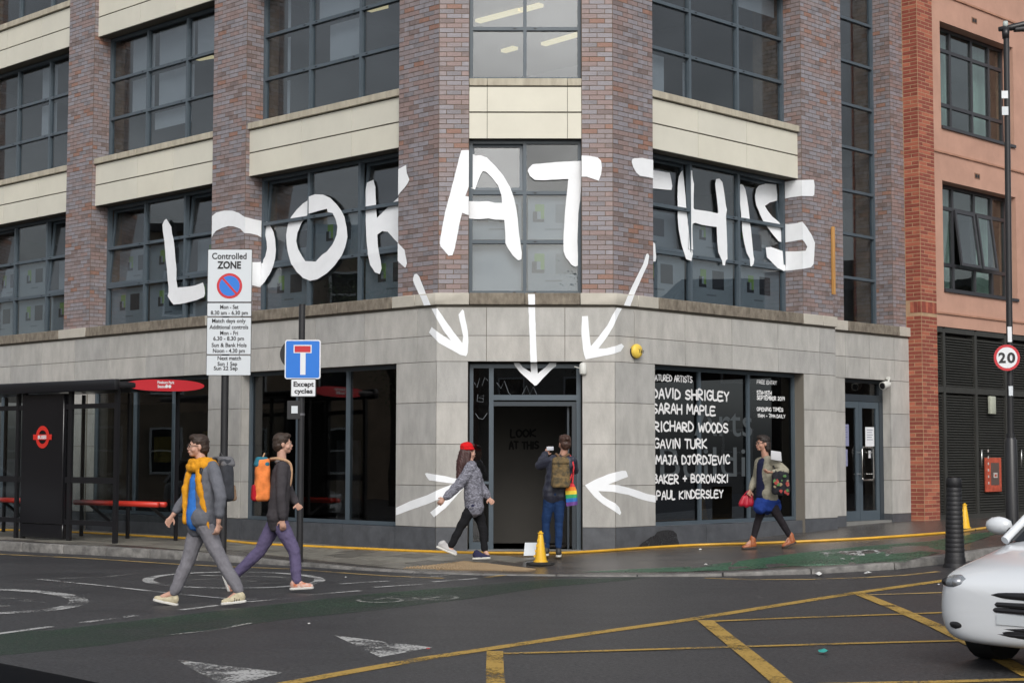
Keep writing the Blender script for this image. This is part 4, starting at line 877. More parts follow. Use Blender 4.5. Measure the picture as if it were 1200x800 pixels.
# ------------------------------------------------------------------ ground, road, pavement, kerb
def asphalt():
    m = D.materials.new('asphalt'); m.use_nodes = True; nt = m.node_tree; b = nt.nodes['Principled BSDF']; L = nt.links.new; N = nt.nodes.new
    tc = N('ShaderNodeTexCoord')
    def noise(sc, det, st=(1, 1, 1)):
        mp = N('ShaderNodeMapping'); mp.inputs['Scale'].default_value = st; L(tc.outputs['Object'], mp.inputs['Vector'])
        x = N('ShaderNodeTexNoise'); x.inputs['Scale'].default_value = sc; x.inputs['Detail'].default_value = det; x.inputs['Roughness'].default_value = .6; L(mp.outputs[0], x.inputs['Vector']); return x
    a = noise(.35, 6, (1, 2.2, 1)); c = noise(30, 6); d = noise(190, 2)
    r1 = N('ShaderNodeValToRGB'); r1.color_ramp.elements[0].position = .3; r1.color_ramp.elements[1].position = .7
    r1.color_ramp.elements[0].color = (.024, .0245, .027, 1); r1.color_ramp.elements[1].color = (.042, .0415, .043, 1); L(a.outputs[0], r1.inputs[0])
    r2 = N('ShaderNodeMapRange'); r2.inputs[1].default_value = .38; r2.inputs[2].default_value = .66; r2.inputs[3].default_value = .45; r2.inputs[4].default_value = 2.1; L(c.outputs[0], r2.inputs[0])
    mx = N('ShaderNodeMixRGB'); mx.blend_type = 'MULTIPLY'; mx.inputs[0].default_value = 1; L(r1.outputs[0], mx.inputs[1]); L(r2.outputs[0], mx.inputs[2]); L(mx.outputs[0], b.inputs['Base Color'])
    r3 = N('ShaderNodeMapRange'); r3.inputs[3].default_value = .36; r3.inputs[4].default_value = .66; L(a.outputs[0], r3.inputs[0]); L(r3.outputs[0], b.inputs['Roughness'])
    bp = N('ShaderNodeBump'); bp.inputs['Strength'].default_value = .55; bp.inputs['Distance'].default_value = .006; L(d.outputs[0], bp.inputs['Height']); L(bp.outputs[0], b.inputs['Normal'])
    b.inputs['Specular IOR Level'].default_value = .45; MATS['asphalt'] = m; return m
M_asph = asphalt()
M_pasph = mat('pavement_asphalt', (.115, .10, .088), .27, col2=(.055, .05, .047), vscale=1.6, detail=11, stretch=(1, 1.6, 1), bump=.45, bscale=70)
M_slab = [mat('paving_slab_%s' % 'abc'[i], c, .5, col2=tuple(x * .5 for x in c), vscale=2.2 + i, detail=9, bump=.25, bscale=70) for i, c in enumerate([(.23, .215, .185), (.16, .15, .13), (.28, .265, .225)])]
M_kerb = mat('kerb_granite', (.26, .25, .235), .6, col2=(.09, .087, .083), vscale=7, detail=10, bump=.3, bscale=80)
mb = MB(); mb.add([(-700, -700, -.34), (700, -700, -.34), (700, 900, -.34), (-700, 900, -.34)], [[0, 1, 2, 3]]); tag(mb.build('ground', mat('far_ground', (.07, .068, .065), .9)), kind='structure')
def grid(name, xs, ys, fn, m_):
    nx, ny = len(xs), len(ys); vs = [(x, y, fn(x, y)) for y in ys for x in xs]; fs = [[j * nx + i, j * nx + i + 1, (j + 1) * nx + i + 1, (j + 1) * nx + i] for j in range(ny - 1) for i in range(nx - 1)]
    mb = MB(); mb.add(vs, fs); return tag(mb.build(name, m_, smooth=True), kind='structure')
grid('road', [-60, -30, -15] + list(np.arange(-10, 14.1, .5)) + [20, 40, 60], [-60, -30, -10] + list(np.arange(0, 36.1, .5)) + [45, 60], zroad, M_asph)
# kerb line in plan (road side), with its height above the road
KP = [(-300, 631.5, .14), (-120, 637.5, .14), (0, 645, .14), (100, 649.5, .135), (200, 655, .13), (260, 658, .10), (300, 659.5, .07), (350, 663, .045), (400, 667, .03), (450, 670.5, .015), (520, 673.3, .008), (600, 674.6, .006), (700, 675, .006), (790, 675, .01),
      (850, 674.8, .03), (900, 674.2, .05), (950, 673.7, .065), (1000, 672.0, .08), (1060, 668.2, .095), (1110, 662.5, .11), (1150, 655, .12)]
K = []
for u, v, h in KP: x, y, z = ground(u, v); K.append((x, y, h))
x, y, h = K[-1]; K += [(8.3, 24.3, .12), (11, 27.6, .12), (18, 35, .12), (34, 51, .12)]
x0, y0, _ = K[0]; K = [(x0 - 25, y0 + 19, .14)] + K
# resample
RK = []; step = .45
for (a, b) in zip(K[:-1], K[1:]):
    L_ = math.hypot(b[0] - a[0], b[1] - a[1]); k = max(1, int(L_ / step))
    for i in range(k): RK.append(tuple(a[j] + (b[j] - a[j]) * i / k for j in range(3)))
RK.append(K[-1])
for _ in range(6): RK = [RK[0]] + [tuple(.25 * RK[i - 1][j] + .5 * RK[i][j] + .25 * RK[i + 1][j] for j in range(3)) for i in range(1, len(RK) - 1)] + [RK[-1]]
def kn(i):
    a, b = RK[max(0, i - 1)], RK[min(len(RK) - 1, i + 1)]; d = np.array([b[0] - a[0], b[1] - a[1]]); d /= np.linalg.norm(d); return np.array([-d[1], d[0]])
KNP = np.array([(p[0], p[1]) for p in RK])
def behind(x, y):
    """distance behind the kerb line (+ = on the pavement), and kerb top height there"""
    dd = np.hypot(KNP[:, 0] - x, KNP[:, 1] - y); i = int(dd.argmin()); nn = kn(i); return float((np.array([x, y]) - KNP[i]) @ nn), zroad(RK[i][0], RK[i][1]) + RK[i][2]
def zpave(x, y):
    d, kt = behind(x, y)
    return kt + (max(pave(x, y), -.0) - kt) * sst(max(0, d) / 2.6) if d > 0 else kt
def zany(x, y): d, _ = behind(x, y); return zpave(x, y) if d > 0 else zroad(x, y)
rows = [.13, .3, .6, 1., 1.5, 2., 2.6, 3.4, 4.4, 6, 9, 14]
vs = []; fs = []
for i, p in enumerate(RK):
    nn = kn(i)
    for r_ in rows: q = np.array(p[:2]) + nn * r_; kt = zroad(p[0], p[1]) + p[2]; vs.append((q[0], q[1], kt + (pave(q[0], q[1]) - kt) * sst(r_ / 2.6)))
nr = len(rows)
for i in range(len(RK) - 1):
    for j in range(nr - 1): fs.append([i * nr + j, (i + 1) * nr + j, (i + 1) * nr + j + 1, i * nr + j + 1])
mb = MB(); mb.add(vs, fs); pav = tag(mb.build('pavement', M_pasph, smooth=True), kind='structure')
# kerbstones
mb = MB(); kerb = None
kb = []
for i in range(len(RK) - 1):
    if -10.5 < RK[i][0] < 10.5: kb.append(i)
mb.add([(KNP[kb[0]][0], KNP[kb[0]][1], -.3), (KNP[kb[0]][0] + .1, KNP[kb[0]][1], -.3), (KNP[kb[0]][0], KNP[kb[0]][1] + .1, -.3)], [[0, 1, 2]])
kerb = tag(mb.build('kerb', M_joint), kind='structure')
for i in kb[::2]:
    j = min(i + 2, len(RK) - 1); q = []
    for s_, e in ((i, .006), (j, -.006)):
        p = RK[s_]; nn = kn(s_); d = np.array([nn[1], -nn[0]]); base = np.array(p[:2]) + d * e
        q.append((base, base + nn * .14, zroad(p[0], p[1]), p[2]))
    mb = MB(); (a0, a1, za, ha), (b0_, b1_, zb, hb) = q; lf = random.uniform(0, .006)
    mb.add([(*a0, za - .1), (*b0_, zb - .1), (*b1_, zb - .1), (*a1, za - .1), (*a0, za + ha + lf), (*b0_, zb + hb + lf), (*b1_, zb + hb + lf + .004), (*a1, za + ha + lf + .004)], [[3, 2, 1, 0], [4, 5, 6, 7], [0, 1, 5, 4], [1, 2, 6, 5], [2, 3, 7, 6], [3, 0, 4, 7]])
    bevel(mb.build('kerbstone', M_kerb, kerb), .015, 2)
# paving slabs on the left
ns = 0
for r_ in range(9):
    o1 = -.12 - .47 * r_; o0_ = o1 - .46; t = -2.2 + (.31 if r_ % 2 else 0)
    while t < 13.5:
        wd = .6; c = P2('L', t + wd / 2, (o0_ + o1) / 2); d, _ = behind(*c)
        cs = [P2('L', t, o0_), P2('L', t + wd, o0_), P2('L', t + wd, o1), P2('L', t, o1)]; u_, v_ = proj((c[0], c[1], 0))
        if min(behind(*q_)[0] for q_ in cs) > .16 and -60 < u_ < 600 and c[1] < 24.85 + max(0, -c[0] - 1.1) and ns < 290:
            lf = random.uniform(.004, .009); mb = MB(); ce = sum(cs) / 4; cs = [q_ + (ce - q_) * .014 for q_ in cs]
            mb.prism([tuple(q_) for q_ in cs], lambda x, y: zpave(x, y) - .03, lambda x, y, lf=lf: zpave(x, y) + lf); mb.build('paving_slab', random.choice(M_slab), pav); ns += 1
        t += wd + .006
# tactile paving at the dropped kerb
M_tact = mat('tactile_buff', (.30, .20, .10), .6, col2=(.14, .10, .06), vscale=5, detail=8)
g = lambda u, v, dz=0: ground(u, v, dz, zany)
A_, B2, C_2, D_2 = [np.array(g(*p)[:2]) for p in ((472, 666), (618, 669.5), (628, 662), (545, 656))]
tact = MB(); dots = MB(); nn_t = 7
for i in range(10):
    for j in range(4):
        f = lambda a, b: (A_ * (1 - a) + B2 * a) * (1 - b) + (D_2 * (1 - a) + C_2 * a) * b
        q = [f((i + a) / 10, (j + b) / 4) for a, b in ((.02, .03), (.98, .03), (.98, .97), (.02, .97))]
        mb = MB(); mb.prism([tuple(x) for x in q], lambda x, y: zpave(x, y) - .03, lambda x, y: zpave(x, y) + .012); mb.build('tactile_slab', M_tact, pav)
        for a in (.15, .38, .62, .85):
            for b in (.15, .38, .62, .85):
                c = f((i + a) / 10, (j + b) / 4); z = zpave(*c) + .012; dots.lathe((c[0], c[1], z), [(.018, -.004), (.016, .009), (.010, .013)], 6)
dots.build('tactile_studs', mat('tactile_stud', (.30, .215, .125), .6), pav, kind='stuff')
# yellow cable cover along the building
Hp = [(-120, 617), (0, 620.5), (75, 622.5), (210, 630), (262, 633), (300, 636.5), (360, 639.5), (440, 643.2), (500, 645.7), (560, 647.3), (620, 647.6), (660, 647.4), (700, 645.4), (760, 641.3), (820, 638), (900, 635.7), (1000, 631.2), (1060, 627.5), (1105, 624.2), (1127, 622), (1160, 617.5)]
pts = smooth_path([g(u, v, .02) for u, v in Hp], 4)
mb = MB(); mb.tube(pts, .021, 8); cab = mb.build('yellow_cable_cover', mat('yellow_rubber', (.64, .35, .03), .35, var=.15, vscale=5), smooth=True)
tag(cab, 'long yellow cable cover running along the pavement at the foot of the building', 'cable cover')

# ---- road markings
M_wm = worn_mat('road_white_worn', (.42, .42, .41), .49, 42, .04); M_wmf = worn_mat('road_white_faint', (.34, .34, .32), .535, 45, .04)
M_ym = worn_mat('road_yellow_worn', (.42, .265, .055), .435, 45, .07, scale2=2); M_ymf = worn_mat('road_yellow_faint', (.48, .33, .12), .47, 80, .06)
M_gm = worn_mat('cycle_green_worn', (.028, .062, .036), .53, 30, .16, rough=.55, scale2=.7); M_gp = worn_mat('cycle_green_pavement', (.04, .12, .066), .42, 22, .18, rough=.42, scale2=.9)
def mark(polys, m_, name='road_marking', lift=.004, fn=zroad, parent=None):
    mb = MB()
    for pl in polys:
        q = [ground(u, v, 0, fn)[:2] for u, v in pl]; tr = tessellate_polygon([[Vector((x, y, 0)) for x, y in q]])
        for t in tr: mb.add([(q[i][0], q[i][1], 0) for i in t], [[0, 1, 2]])
    o = mb.build(name, m_, parent); bm = bmesh.new(); bm.from_mesh(o.data); bmesh.ops.remove_doubles(bm, verts=bm.verts, dist=1e-4)
    for _ in range(3):
        es = [e for e in bm.edges if e.calc_length() > .5]
        if es: bmesh.ops.subdivide_edges(bm, edges=es, cuts=1)
    bmesh.ops.triangulate(bm, faces=bm.faces)
    for v in bm.verts: v.co.z = fn(v.co.x, v.co.y) + lift
    bmesh.ops.recalc_face_normals(bm, faces=bm.faces)
    bm.to_mesh(o.data); bm.free()
    return tag(o, kind='structure')
def line(pts, w, m_, name='road_marking', lift=.004, fn=zroad):
    """pts in picture -> ribbon of real width w on the ground"""
    P = [np.array(ground(u, v, 0, fn)[:2]) for u, v in pts]; Lf, Rt = [], []
    for i, p in enumerate(P):
        a, b = P[max(0, i - 1)], P[min(len(P) - 1, i + 1)]; d = (b - a) / np.linalg.norm(b - a); nn = np.array([-d[1], d[0]]) * w / 2; Lf.append(p + nn); Rt.append(p - nn)
    mb = MB(); k = len(P)
    mb.add([(*q, fn(*q) + lift) for q in Lf + Rt], [[k + i, k + i + 1, i + 1, i] for i in range(k - 1)])
    return tag(mb.build(name, m_), kind='structure')
def dens(pts, k=6):
    o = []
    for a, b in zip(pts[:-1], pts[1:]): o += [(a[0] + (b[0] - a[0]) * i / k, a[1] + (b[1] - a[1]) * i / k) for i in range(k)]
    return o + [pts[-1]]
# box junction
line(dens([(250, 822), (335, 801), (400, 789), (500, 771), (600, 756), (700, 741), (800, 727), (900, 711), (1000, 695), (1100, 681), (1200, 667)]), .15, M_ym, 'box_junction_line', .0044)
line(dens([(580, 763), (580, 790), (584, 830)]), .13, M_ym, 'box_junction_line', .0056)
line(dens([(590, 766), (700, 763), (800, 760), (900, 757), (1000, 754), (1200, 749)]), .10, M_ym, 'box_junction_line', .0068)
line(dens([(826, 727), (855, 750), (890, 778), (930, 812)]), .15, M_ym, 'box_junction_line', .0080)
line(dens([(836, 728), (930, 724), (1020, 721), (1130, 717)]), .10, M_ym, 'box_junction_line', .0068)
line(dens([(1003, 694), (1050, 713), (1100, 735), (1150, 760), (1210, 793)]), .15, M_ym, 'box_junction_line', .0080)
line(dens([(1020, 697), (1070, 695.5), (1130, 693.5)]), .08, M_ymf, 'box_junction_line', .0068)
line(dens([(960, 802), (1100, 799), (1210, 796)]), .12, M_ym, 'box_junction_line', .0056)
# give-way triangles, dashes
mark([[(392, 744.5), (507, 758.5), (445, 770)]], M_wm, 'give_way_triangle'); mark([[(207, 773), (332, 788), (264, 806)]], M_wm, 'give_way_triangle')
for a, b in (((-10, 743.5), (60, 734)), ((92, 730), (160, 721)), ((212, 714.5), (256, 709)), ((398, 684), (455, 680.5)), ((467, 677.8), (525, 674.2)), ((438, 688), (497, 684)), ((507, 681.5), (560, 677.6)), ((360, 697), (422, 692)), ((290, 705), (343, 700.5))): line([a, b], .09, M_wm, 'lane_dash')
line(dens([(45, 678.5), (120, 686), (195, 694.5), (262, 701), (300, 702)]), .08, M_wm, 'lane_line', .0052); line(dens([(20, 679), (120, 676), (170, 671)]), .06, M_wmf, 'lane_line')
line(dens([(200, 744), (255, 738), (295, 730)]), .06, M_wmf, 'lane_line', .0066)
def ring(c, rx, ry, k=36, a0=0, a1=2 * math.pi): return [(c[0] + rx * math.cos(a0 + (a1 - a0) * i / k), c[1] + ry * math.sin(a0 + (a1 - a0) * i / k)) for i in range(k + 1)]
line(ring((274, 679.6), 101, 9.5), .14, M_wm, 'road_roundel', .0052); line([(215, 680), (250, 678), (300, 681)], .10, M_wmf, 'road_roundel_numeral'); line([(235, 674), (330, 676), (350, 683), (240, 684)], .10, M_wmf, 'road_roundel_numeral', .0048)
line(ring((-35, 704.5), 128, 14.5), .2, M_wm, 'road_roundel', .0052); line([(-40, 697), (20, 702), (50, 706)], .14, M_wmf, 'road_roundel_numeral'); line([(-30, 710), (12, 710)], .12, M_wmf, 'road_roundel_numeral')
line(ring((445, 703.5), 26, 2.6), .05, M_wmf, 'cycle_symbol', .0086); line(ring((510, 700.5), 25, 2.6), .05, M_wmf, 'cycle_symbol', .0086); line([(440, 703), (470, 698), (515, 700), (480, 704)], .05, M_wmf, 'cycle_symbol', .0098)
# yellow edge lines
line(dens([(-40, 643.5 + 4), (50, 651.5), (110, 654.5), (200, 660.5), (260, 663.5), (340, 666.5), (400, 671), (450, 674.5), (520, 677.5)]), .09, M_ymf, 'kerbside_yellow_line', .0052); line([(570, 676.5), (590, 673.8)], .1, M_ymf, 'kerbside_yellow_line', .0052)
line(dens([(826, 677.3), (880, 679), (950, 678.8), (1010, 676.8), (1060, 674), (1100, 669.5)]), .08, M_ymf, 'kerbside_yellow_line', .0052)
# green cycle surface: on the road and across the right-hand pavement
mark([[(-60, 742), (60, 738), (150, 728), (250, 716), (340, 706), (430, 696), (530, 688), (640, 679), (760, 676), (735, 680), (640, 688), (560, 700), (450, 714), (330, 726), (220, 742), (120, 756), (0, 768), (-60, 775)]], M_gm, 'green_cycle_lane', .0028)
mark([[(680, 670), (760, 670.5), (850, 668.3), (930, 663), (1000, 656.5), (1060, 650), (1105, 643), (1140, 635), (1180, 622), (1150, 624), (1090, 634), (1000, 641), (900, 651), (820, 657), (740, 664)]], M_gp, 'green_cycle_track', .0045, fn=zpave)
line(ring((990, 648.5), 22, 2.0), .06, M_wm, 'cycle_symbol', .009, zany); line(ring((1025, 646), 20, 1.9), .06, M_wm, 'cycle_symbol', .009, zany); line([(960, 648), (1000, 645), (1035, 644)], .06, M_wm, 'cycle_symbol', .011, zany)
# litter
M_lit = mat('litter_white', (.6, .6, .58), .8); M_teal = mat('litter_teal', (.03, .30, .27), .7); M_redl = mat('litter_red', (.35, .04, .04), .7)
for u, v, s_, m_, lab in ((960, 674.5, .06, M_lit, 'crumpled white paper scrap in the gutter under the right kerb'), (1017, 673.3, .05, M_lit, 'small white scrap further right in the gutter under the right kerb'), (827, 660, .03, M_lit, 'white scrap on the green cycle track before the names window'), (820.5, 644.8, .03, M_lit, 'small pale scrap by the yellow cable cover below the names window'), (966, 766, .045, M_teal, 'teal green scrap on the road inside the yellow box junction'),
                         (501.5, 762, .018, M_redl, 'tiny red scrap beside the tip of the give-way triangle'), (362, 732, .015, M_lit, 'tiny white speck on the road above the centre give-way triangle'), (1100, 686, .02, M_lit, 'small white speck on the road at the nose of the white car'), (405, 677.5, .02, M_lit, 'tiny white speck beside the dashes near the backpacker'), (676, 643, .035, mat('litter_buff', (.5, .35, .25), .8), 'small buff scrap by the right post of the doorway')):
    x, y, z = g(u, v); mb = MB(); vv = []
    for k in range(7): a = 6.28 * k / 7; rr = s_ * random.uniform(.6, 1.2); vv.append((x + rr * math.cos(a), y + rr * 1.2 * math.sin(a), z + .012 + random.uniform(0, s_ * .5)))
    vv.append((x, y, z + s_ * .8 + .01)); mb.add(vv, [[i, (i + 1) % 7, 7] for i in range(7)]); tag(mb.build('litter', m_), lab, 'litter')

# ------------------------------------------------------------------ street furniture
M_post = mat('post_black', (.018, .018, .02), .35, var=.15); M_sign = mat('sign_white', (.60, .64, .67), .45); M_signw = mat('sign_bright_white', (.72, .74, .76), .4)
M_sblue = mat('sign_blue', (.015, .17, .62), .4); M_sred = mat('sign_red', (.52, .02, .03), .4); M_sblack = mat('sign_black', (.012, .012, .014), .5); M_alu = mat('sign_back', (.12, .12, .13), .5)
ex, ez = np.array([1., 0, 0]), np.array([0, 0, 1.])
def plate(mb, c, hw, hh, r=.02, th=.004, mi=0, y=0.):
    pts = []
    for cx, cz, a0 in ((hw - r, hh - r, 0), (-hw + r, hh - r, 90), (-hw + r, -hh + r, 180), (hw - r, -hh + r, 270)):
        for k in range(5): a = math.radians(a0 + 22.5 * k); pts.append((c[0] + cx + r * math.cos(a), c[2] + cz + r * math.sin(a)))
    n_ = len(pts); Y0, Y1 = c[1] + y, c[1] + y + th
    mb.add([(p[0], Y0, p[1]) for p in pts] + [(p[0], Y1, p[1]) for p in pts], [list(range(n_)), list(range(n_, 2 * n_))[::-1]] + [[i, n_ + i, n_ + (i + 1) % n_, (i + 1) % n_] for i in range(n_)], mi)
def disc(mb, c, r, y=0., th=.003, mi=0, r_in=0, k=40):
    o = [(c[0] + r * math.cos(2 * math.pi * i / k), c[2] + r * math.sin(2 * math.pi * i / k)) for i in range(k)]
    if r_in:
        q = [(c[0] + r_in * math.cos(2 * math.pi * i / k), c[2] + r_in * math.sin(2 * math.pi * i / k)) for i in range(k)]
        mb.add([(x, c[1] + y, z) for x, z in o] + [(x, c[1] + y, z) for x, z in q], [[i, (i + 1) % k, k + (i + 1) % k, k + i] for i in range(k)], mi)
    else: mb.add([(x, c[1] + y, z) for x, z in o] + [(x, c[1] + y + th, z) for x, z in o], [list(range(k)), list(range(k, 2 * k))[::-1]] + [[i, k + i, k + (i + 1) % k, (i + 1) % k] for i in range(k)], mi)
def at_depth(u, v, Y): r = ray(u, v) ; k = Y / r[1]; return np.array([r[0] * k, Y, CZ + r[2] * k])
# controlled zone sign
Yp = 24.6; c = at_depth(268.5, 366, Yp); tl = at_depth(243.5, 292, Yp); br_ = at_depth(294, 440, Yp); pole_x = at_depth(262, 500, Yp)[0]
zs_ = empty('parking_sign', (float(pole_x), Yp + .06, zpave(pole_x, Yp)), 'tall white controlled zone parking sign on a black post left of centre', 'sign')
mb = MB(); mb.tube([(pole_x, Yp + .07, -.1), (pole_x, Yp + .07, 4.05)], .057, 16); shade(mb.build('pole', M_post, zs_))
def pz(v): return float(at_depth(268, v, Yp)[2])
hw = (br_[0] - tl[0]) / 2; cx = (br_[0] + tl[0]) / 2
pls = [(292, 354, 'zone'), (354.5, 371, 'a'), (371.5, 415.5, 'b'), (416, 440, 'c')]
for v0, v1, nm in pls:
    z1, z0 = pz(v0), pz(v1); mb = MB(); plate(mb, (cx, Yp, (z0 + z1) / 2), hw, (z1 - z0) / 2, .012, .006, 1); plate(mb, (cx, Yp, (z0 + z1) / 2), hw - .008, (z1 - z0) / 2 - .008, .01, .001, 0, -.002)
    mb.build('sign_plate', [M_sign, M_sblack], zs_)
def stext(s_, u0, u1, vb, cap, Y, parent, m_=None, w=.012):
    a = at_depth(u0, vb, Y); b_ = at_depth(u1, vb, Y); text(s_, (a[0], Y - .003, a[2]), ex, ez, b_[0] - a[0], cap / FPX * Y, m_ or M_sblack, parent, weight=w)
for s_, u0, u1, vb, cap, w_ in (('Controlled', 248.5, 289, 303.5, 7.2, .02), ('ZONE', 254.5, 282.5, 314.5, 8.2, .04), ('Mon - Sat', 258, 279.5, 361.8, 4.6, .02), ('8.30 am - 6.30 pm', 247, 290.5, 368.6, 4.6, .02), ('Match days only', 248.5, 288, 378, 4.6, .02), ('Additional controls', 245.5, 291, 385.3, 4.6, .02),
                          ('Mon - Fri', 258, 279, 392.3, 4.6, .02), ('6.30 - 8.30 pm', 250, 286, 398.7, 4.6, .02), ('Sun & Bank Hols', 248, 289, 406.4, 4.6, .02), ('Noon - 4.30 pm', 249.5, 287, 413, 4.6, .02), ('Next match', 255, 282.5, 421.6, 4.4, .02), ('Sun 1 Sep', 255, 278, 428.3, 4.4, .02), ('Sun 22 Sep', 250.5, 278.5, 433.4, 4.4, .02)):
    stext(s_, u0, u1, vb, cap, Yp - .001, zs_, w=w_)
c_ = at_depth(269, 335, Yp); R_ = 15 / FPX * Yp; mb = MB(); disc(mb, (c_[0], Yp, c_[2]), R_, -.005, .002, 1); disc(mb, (c_[0], Yp, c_[2]), R_ * .8, -.007, .001, 0)
a = math.radians(-48); dx, dz = math.cos(a), math.sin(a); w2 = R_ * .085
mb.add([(c_[0] + dx * s1 * R_ * .85 + -dz * s2 * w2, Yp - .009, c_[2] + dz * s1 * R_ * .85 + dx * s2 * w2) for s1, s2 in ((-1, -1), (1, -1), (1, 1), (-1, 1))], [[0, 1, 2, 3]], 1)
mb.build('no_waiting_roundel', [M_sblue, M_sred], zs_)
mb = MB(); mb.tube([(pole_x, Yp + .075, pz(300)), (pole_x, Yp + .075, pz(300) - .04)], .07, 14); mb.tube([(pole_x, Yp + .075, pz(425)), (pole_x, Yp + .075, pz(425) - .04)], .07, 14); mb.build('clip', M_alu, zs_)
# no through road sign
Yq = 23.4; px_ = at_depth(352, 500, Yq)[0]
ns_ = empty('road_sign', (float(px_), Yq + .06, zpave(px_, Yq)), 'blue and red T-shaped no through road sign with a cycles plate on a black post', 'sign')
mb = MB(); mb.tube([(px_, Yq + .06, -.1), (px_, Yq + .06, at_depth(352, 356, Yq)[2])], .047, 16); shade(mb.build('pole', M_post, ns_))
a, b_ = at_depth(334, 398, Yq), at_depth(375.5, 444, Yq); cc_ = (a + b_) / 2; hw_, hh_ = (b_[0] - a[0]) / 2, (a[2] - b_[2]) / 2
mb = MB(); plate(mb, (cc_[0], Yq, cc_[2]), hw_, hh_, .035, .006, 0); plate(mb, (cc_[0], Yq, cc_[2]), hw_ - .016, hh_ - .016, .025, .001, 1, -.002)
def rect(mb, u0, v0, u1, v1, Y, y, mi): a = at_depth(u0, v0, Y); b = at_depth(u1, v1, Y); mb.add([(a[0], Y + y, a[2]), (b[0], Y + y, a[2]), (b[0], Y + y, b[2]), (a[0], Y + y, b[2])], [[3, 2, 1, 0]], mi)
rect(mb, 344.2, 404, 365.2, 413.6, Yq, -.004, 0); rect(mb, 345.4, 405.2, 364, 412.6, Yq, -.006, 2); rect(mb, 352, 413.6, 358, 439, Yq, -.005, 0)
mb.build('sign_plate', [M_signw, M_sblue, M_sred], ns_)
a, b_ = at_depth(340.7, 443.5, Yq), at_depth(370.5, 465, Yq); cc_ = (a + b_) / 2; mb = MB(); plate(mb, (cc_[0], Yq - .01, cc_[2]), (b_[0] - a[0]) / 2, (a[2] - b_[2]) / 2, .02, .006, 1); plate(mb, (cc_[0], Yq - .01, cc_[2]), (b_[0] - a[0]) / 2 - .012, (a[2] - b_[2]) / 2 - .012, .014, .001, 0, -.002); mb.build('sign_plate', [M_signw, M_sblack], ns_)
stext('Except', 344, 367.8, 452.6, 5.6, Yq - .012, ns_, w=.03); stext('cycles', 345, 366.4, 460.6, 5.4, Yq - .012, ns_, w=.03)
c_ = at_depth(346, 415, Yq + .14); mb = MB(); disc(mb, (c_[0], Yq + .13, c_[2]), 18 / FPX * Yq, 0, .01); mb.build('sign_back', M_sblack, ns_)
c_ = at_depth(344, 480, Yq); mb = MB(); mb.box(c_[0] - .09, c_[0] + .09, Yq + .0, Yq + .08, c_[2] - .13, c_[2] + .13, 0); mb.box(c_[0] - .03, c_[0] + .06, Yq - .01, Yq, c_[2] - .05, c_[2] + .055, 1); bx_ = mb.build('timetable_box', [M_sblack, M_sign], ns_)
mb = MB()
for v in (403, 438, 484): z = at_depth(352, v, Yq)[2]; mb.tube([(px_, Yq + .06, z), (px_, Yq + .06, z - .03)], .056, 14)
mb.build('clip', M_alu, ns_)

# lamp post with 20 sign
Yl = 24.0; lx = at_depth(1184, 500, Yl)[0]
lp = empty('lamp_post', (float(lx), Yl, zpave(lx, Yl)), 'tall black street lamp post with an arm lantern at the right edge', 'lamp post')
zt = at_depth(1179, 30, Yl)[2]; lx2 = at_depth(1178.5, 40, Yl)[0]; zb = at_depth(1184, 512, Yl)[2]
mb = MB(); mb.tube([(lx, Yl, zpave(lx, Yl) - .05), (lx, Yl, zb - .05), (lx, Yl, zb)], [.095, .09, .06], 18); mb.tube([(lx - .0, Yl, zb - .02), (lx2 + .01, Yl, zt - .1)], .047, 14, r1=.042); mb.tube([(lx, Yl, zb + .0), (lx, Yl, zb + .05)], .065, 14); shade(mb.build('pole', M_post, lp))
mb = MB(); mb.tube([(lx2, Yl, zt - .2), (lx2, Yl, zt - .05)], [.05, .06], 12); mb.tube([(lx2 - .1, Yl, zt - .06), (lx2 + .1, Yl, zt - .03), (lx2 + .9, Yl - .3, zt + .12)], [.035, .05, .04], 10); mb.build('arm', M_post, lp, smooth=True)
mb = MB(); q0 = np.array([lx2 + .12, Yl - .02, zt - .05]); mb.add([q0 + np.array(v) for v in ((0, -.05, -.05), (0, .05, -.05), (1.0, .18, .02), (1.0, -.18, .02), (0, -.05, .0), (0, .05, .0), (1.0, .18, .13), (1.0, -.18, .13))], [[0, 1, 2, 3], [7, 6, 5, 4], [0, 4, 5, 1], [2, 6, 7, 3], [1, 5, 6, 2], [3, 7, 4, 0]]); bevel(mb.build('lantern', M_post, lp), .015, 2)
mb = MB(); mb.lathe((lx2, Yl, zt - .03), [(.035, 0), (.04, .04), (.035, .09), (.0, .1)], 12); mb.build('photocell', mat('photocell_grey', (.45, .5, .48), .4), lp, smooth=True)
c_ = at_depth(1180, 419, Yl - .12); R_ = 15.3 / FPX * Yl; mb = MB(); disc(mb, (c_[0], Yl - .12, c_[2]), R_, 0, .008, 1); disc(mb, (c_[0], Yl - .12, c_[2]), R_ * .80, -.002, .001, 0); sp20 = mb.build('speed_limit_plate', [M_signw, M_sred], lp)
for s_, u0, u1 in (('2', 1170.2, 1178.6), ('0', 1180.2, 1189.8)): stext(s_, u0, u1, 424.6, 11.5, Yl - .123, sp20, w=.035)
for v, hh_, m_ in ((112, .08, M_signw), (131, .09, M_sign), (392, .16, M_signw), (458, .1, M_sign)):
    z = at_depth(1183, v, Yl)[2]; xo = lx - (.0); mb = MB(); mb.box(xo - .05 if v < 300 else xo - .03, xo + .045 if v < 300 else xo + .03, Yl - .06, Yl - .05, z - hh_ * .7, z + hh_ * .7); mb.build('sticker', m_, lp)
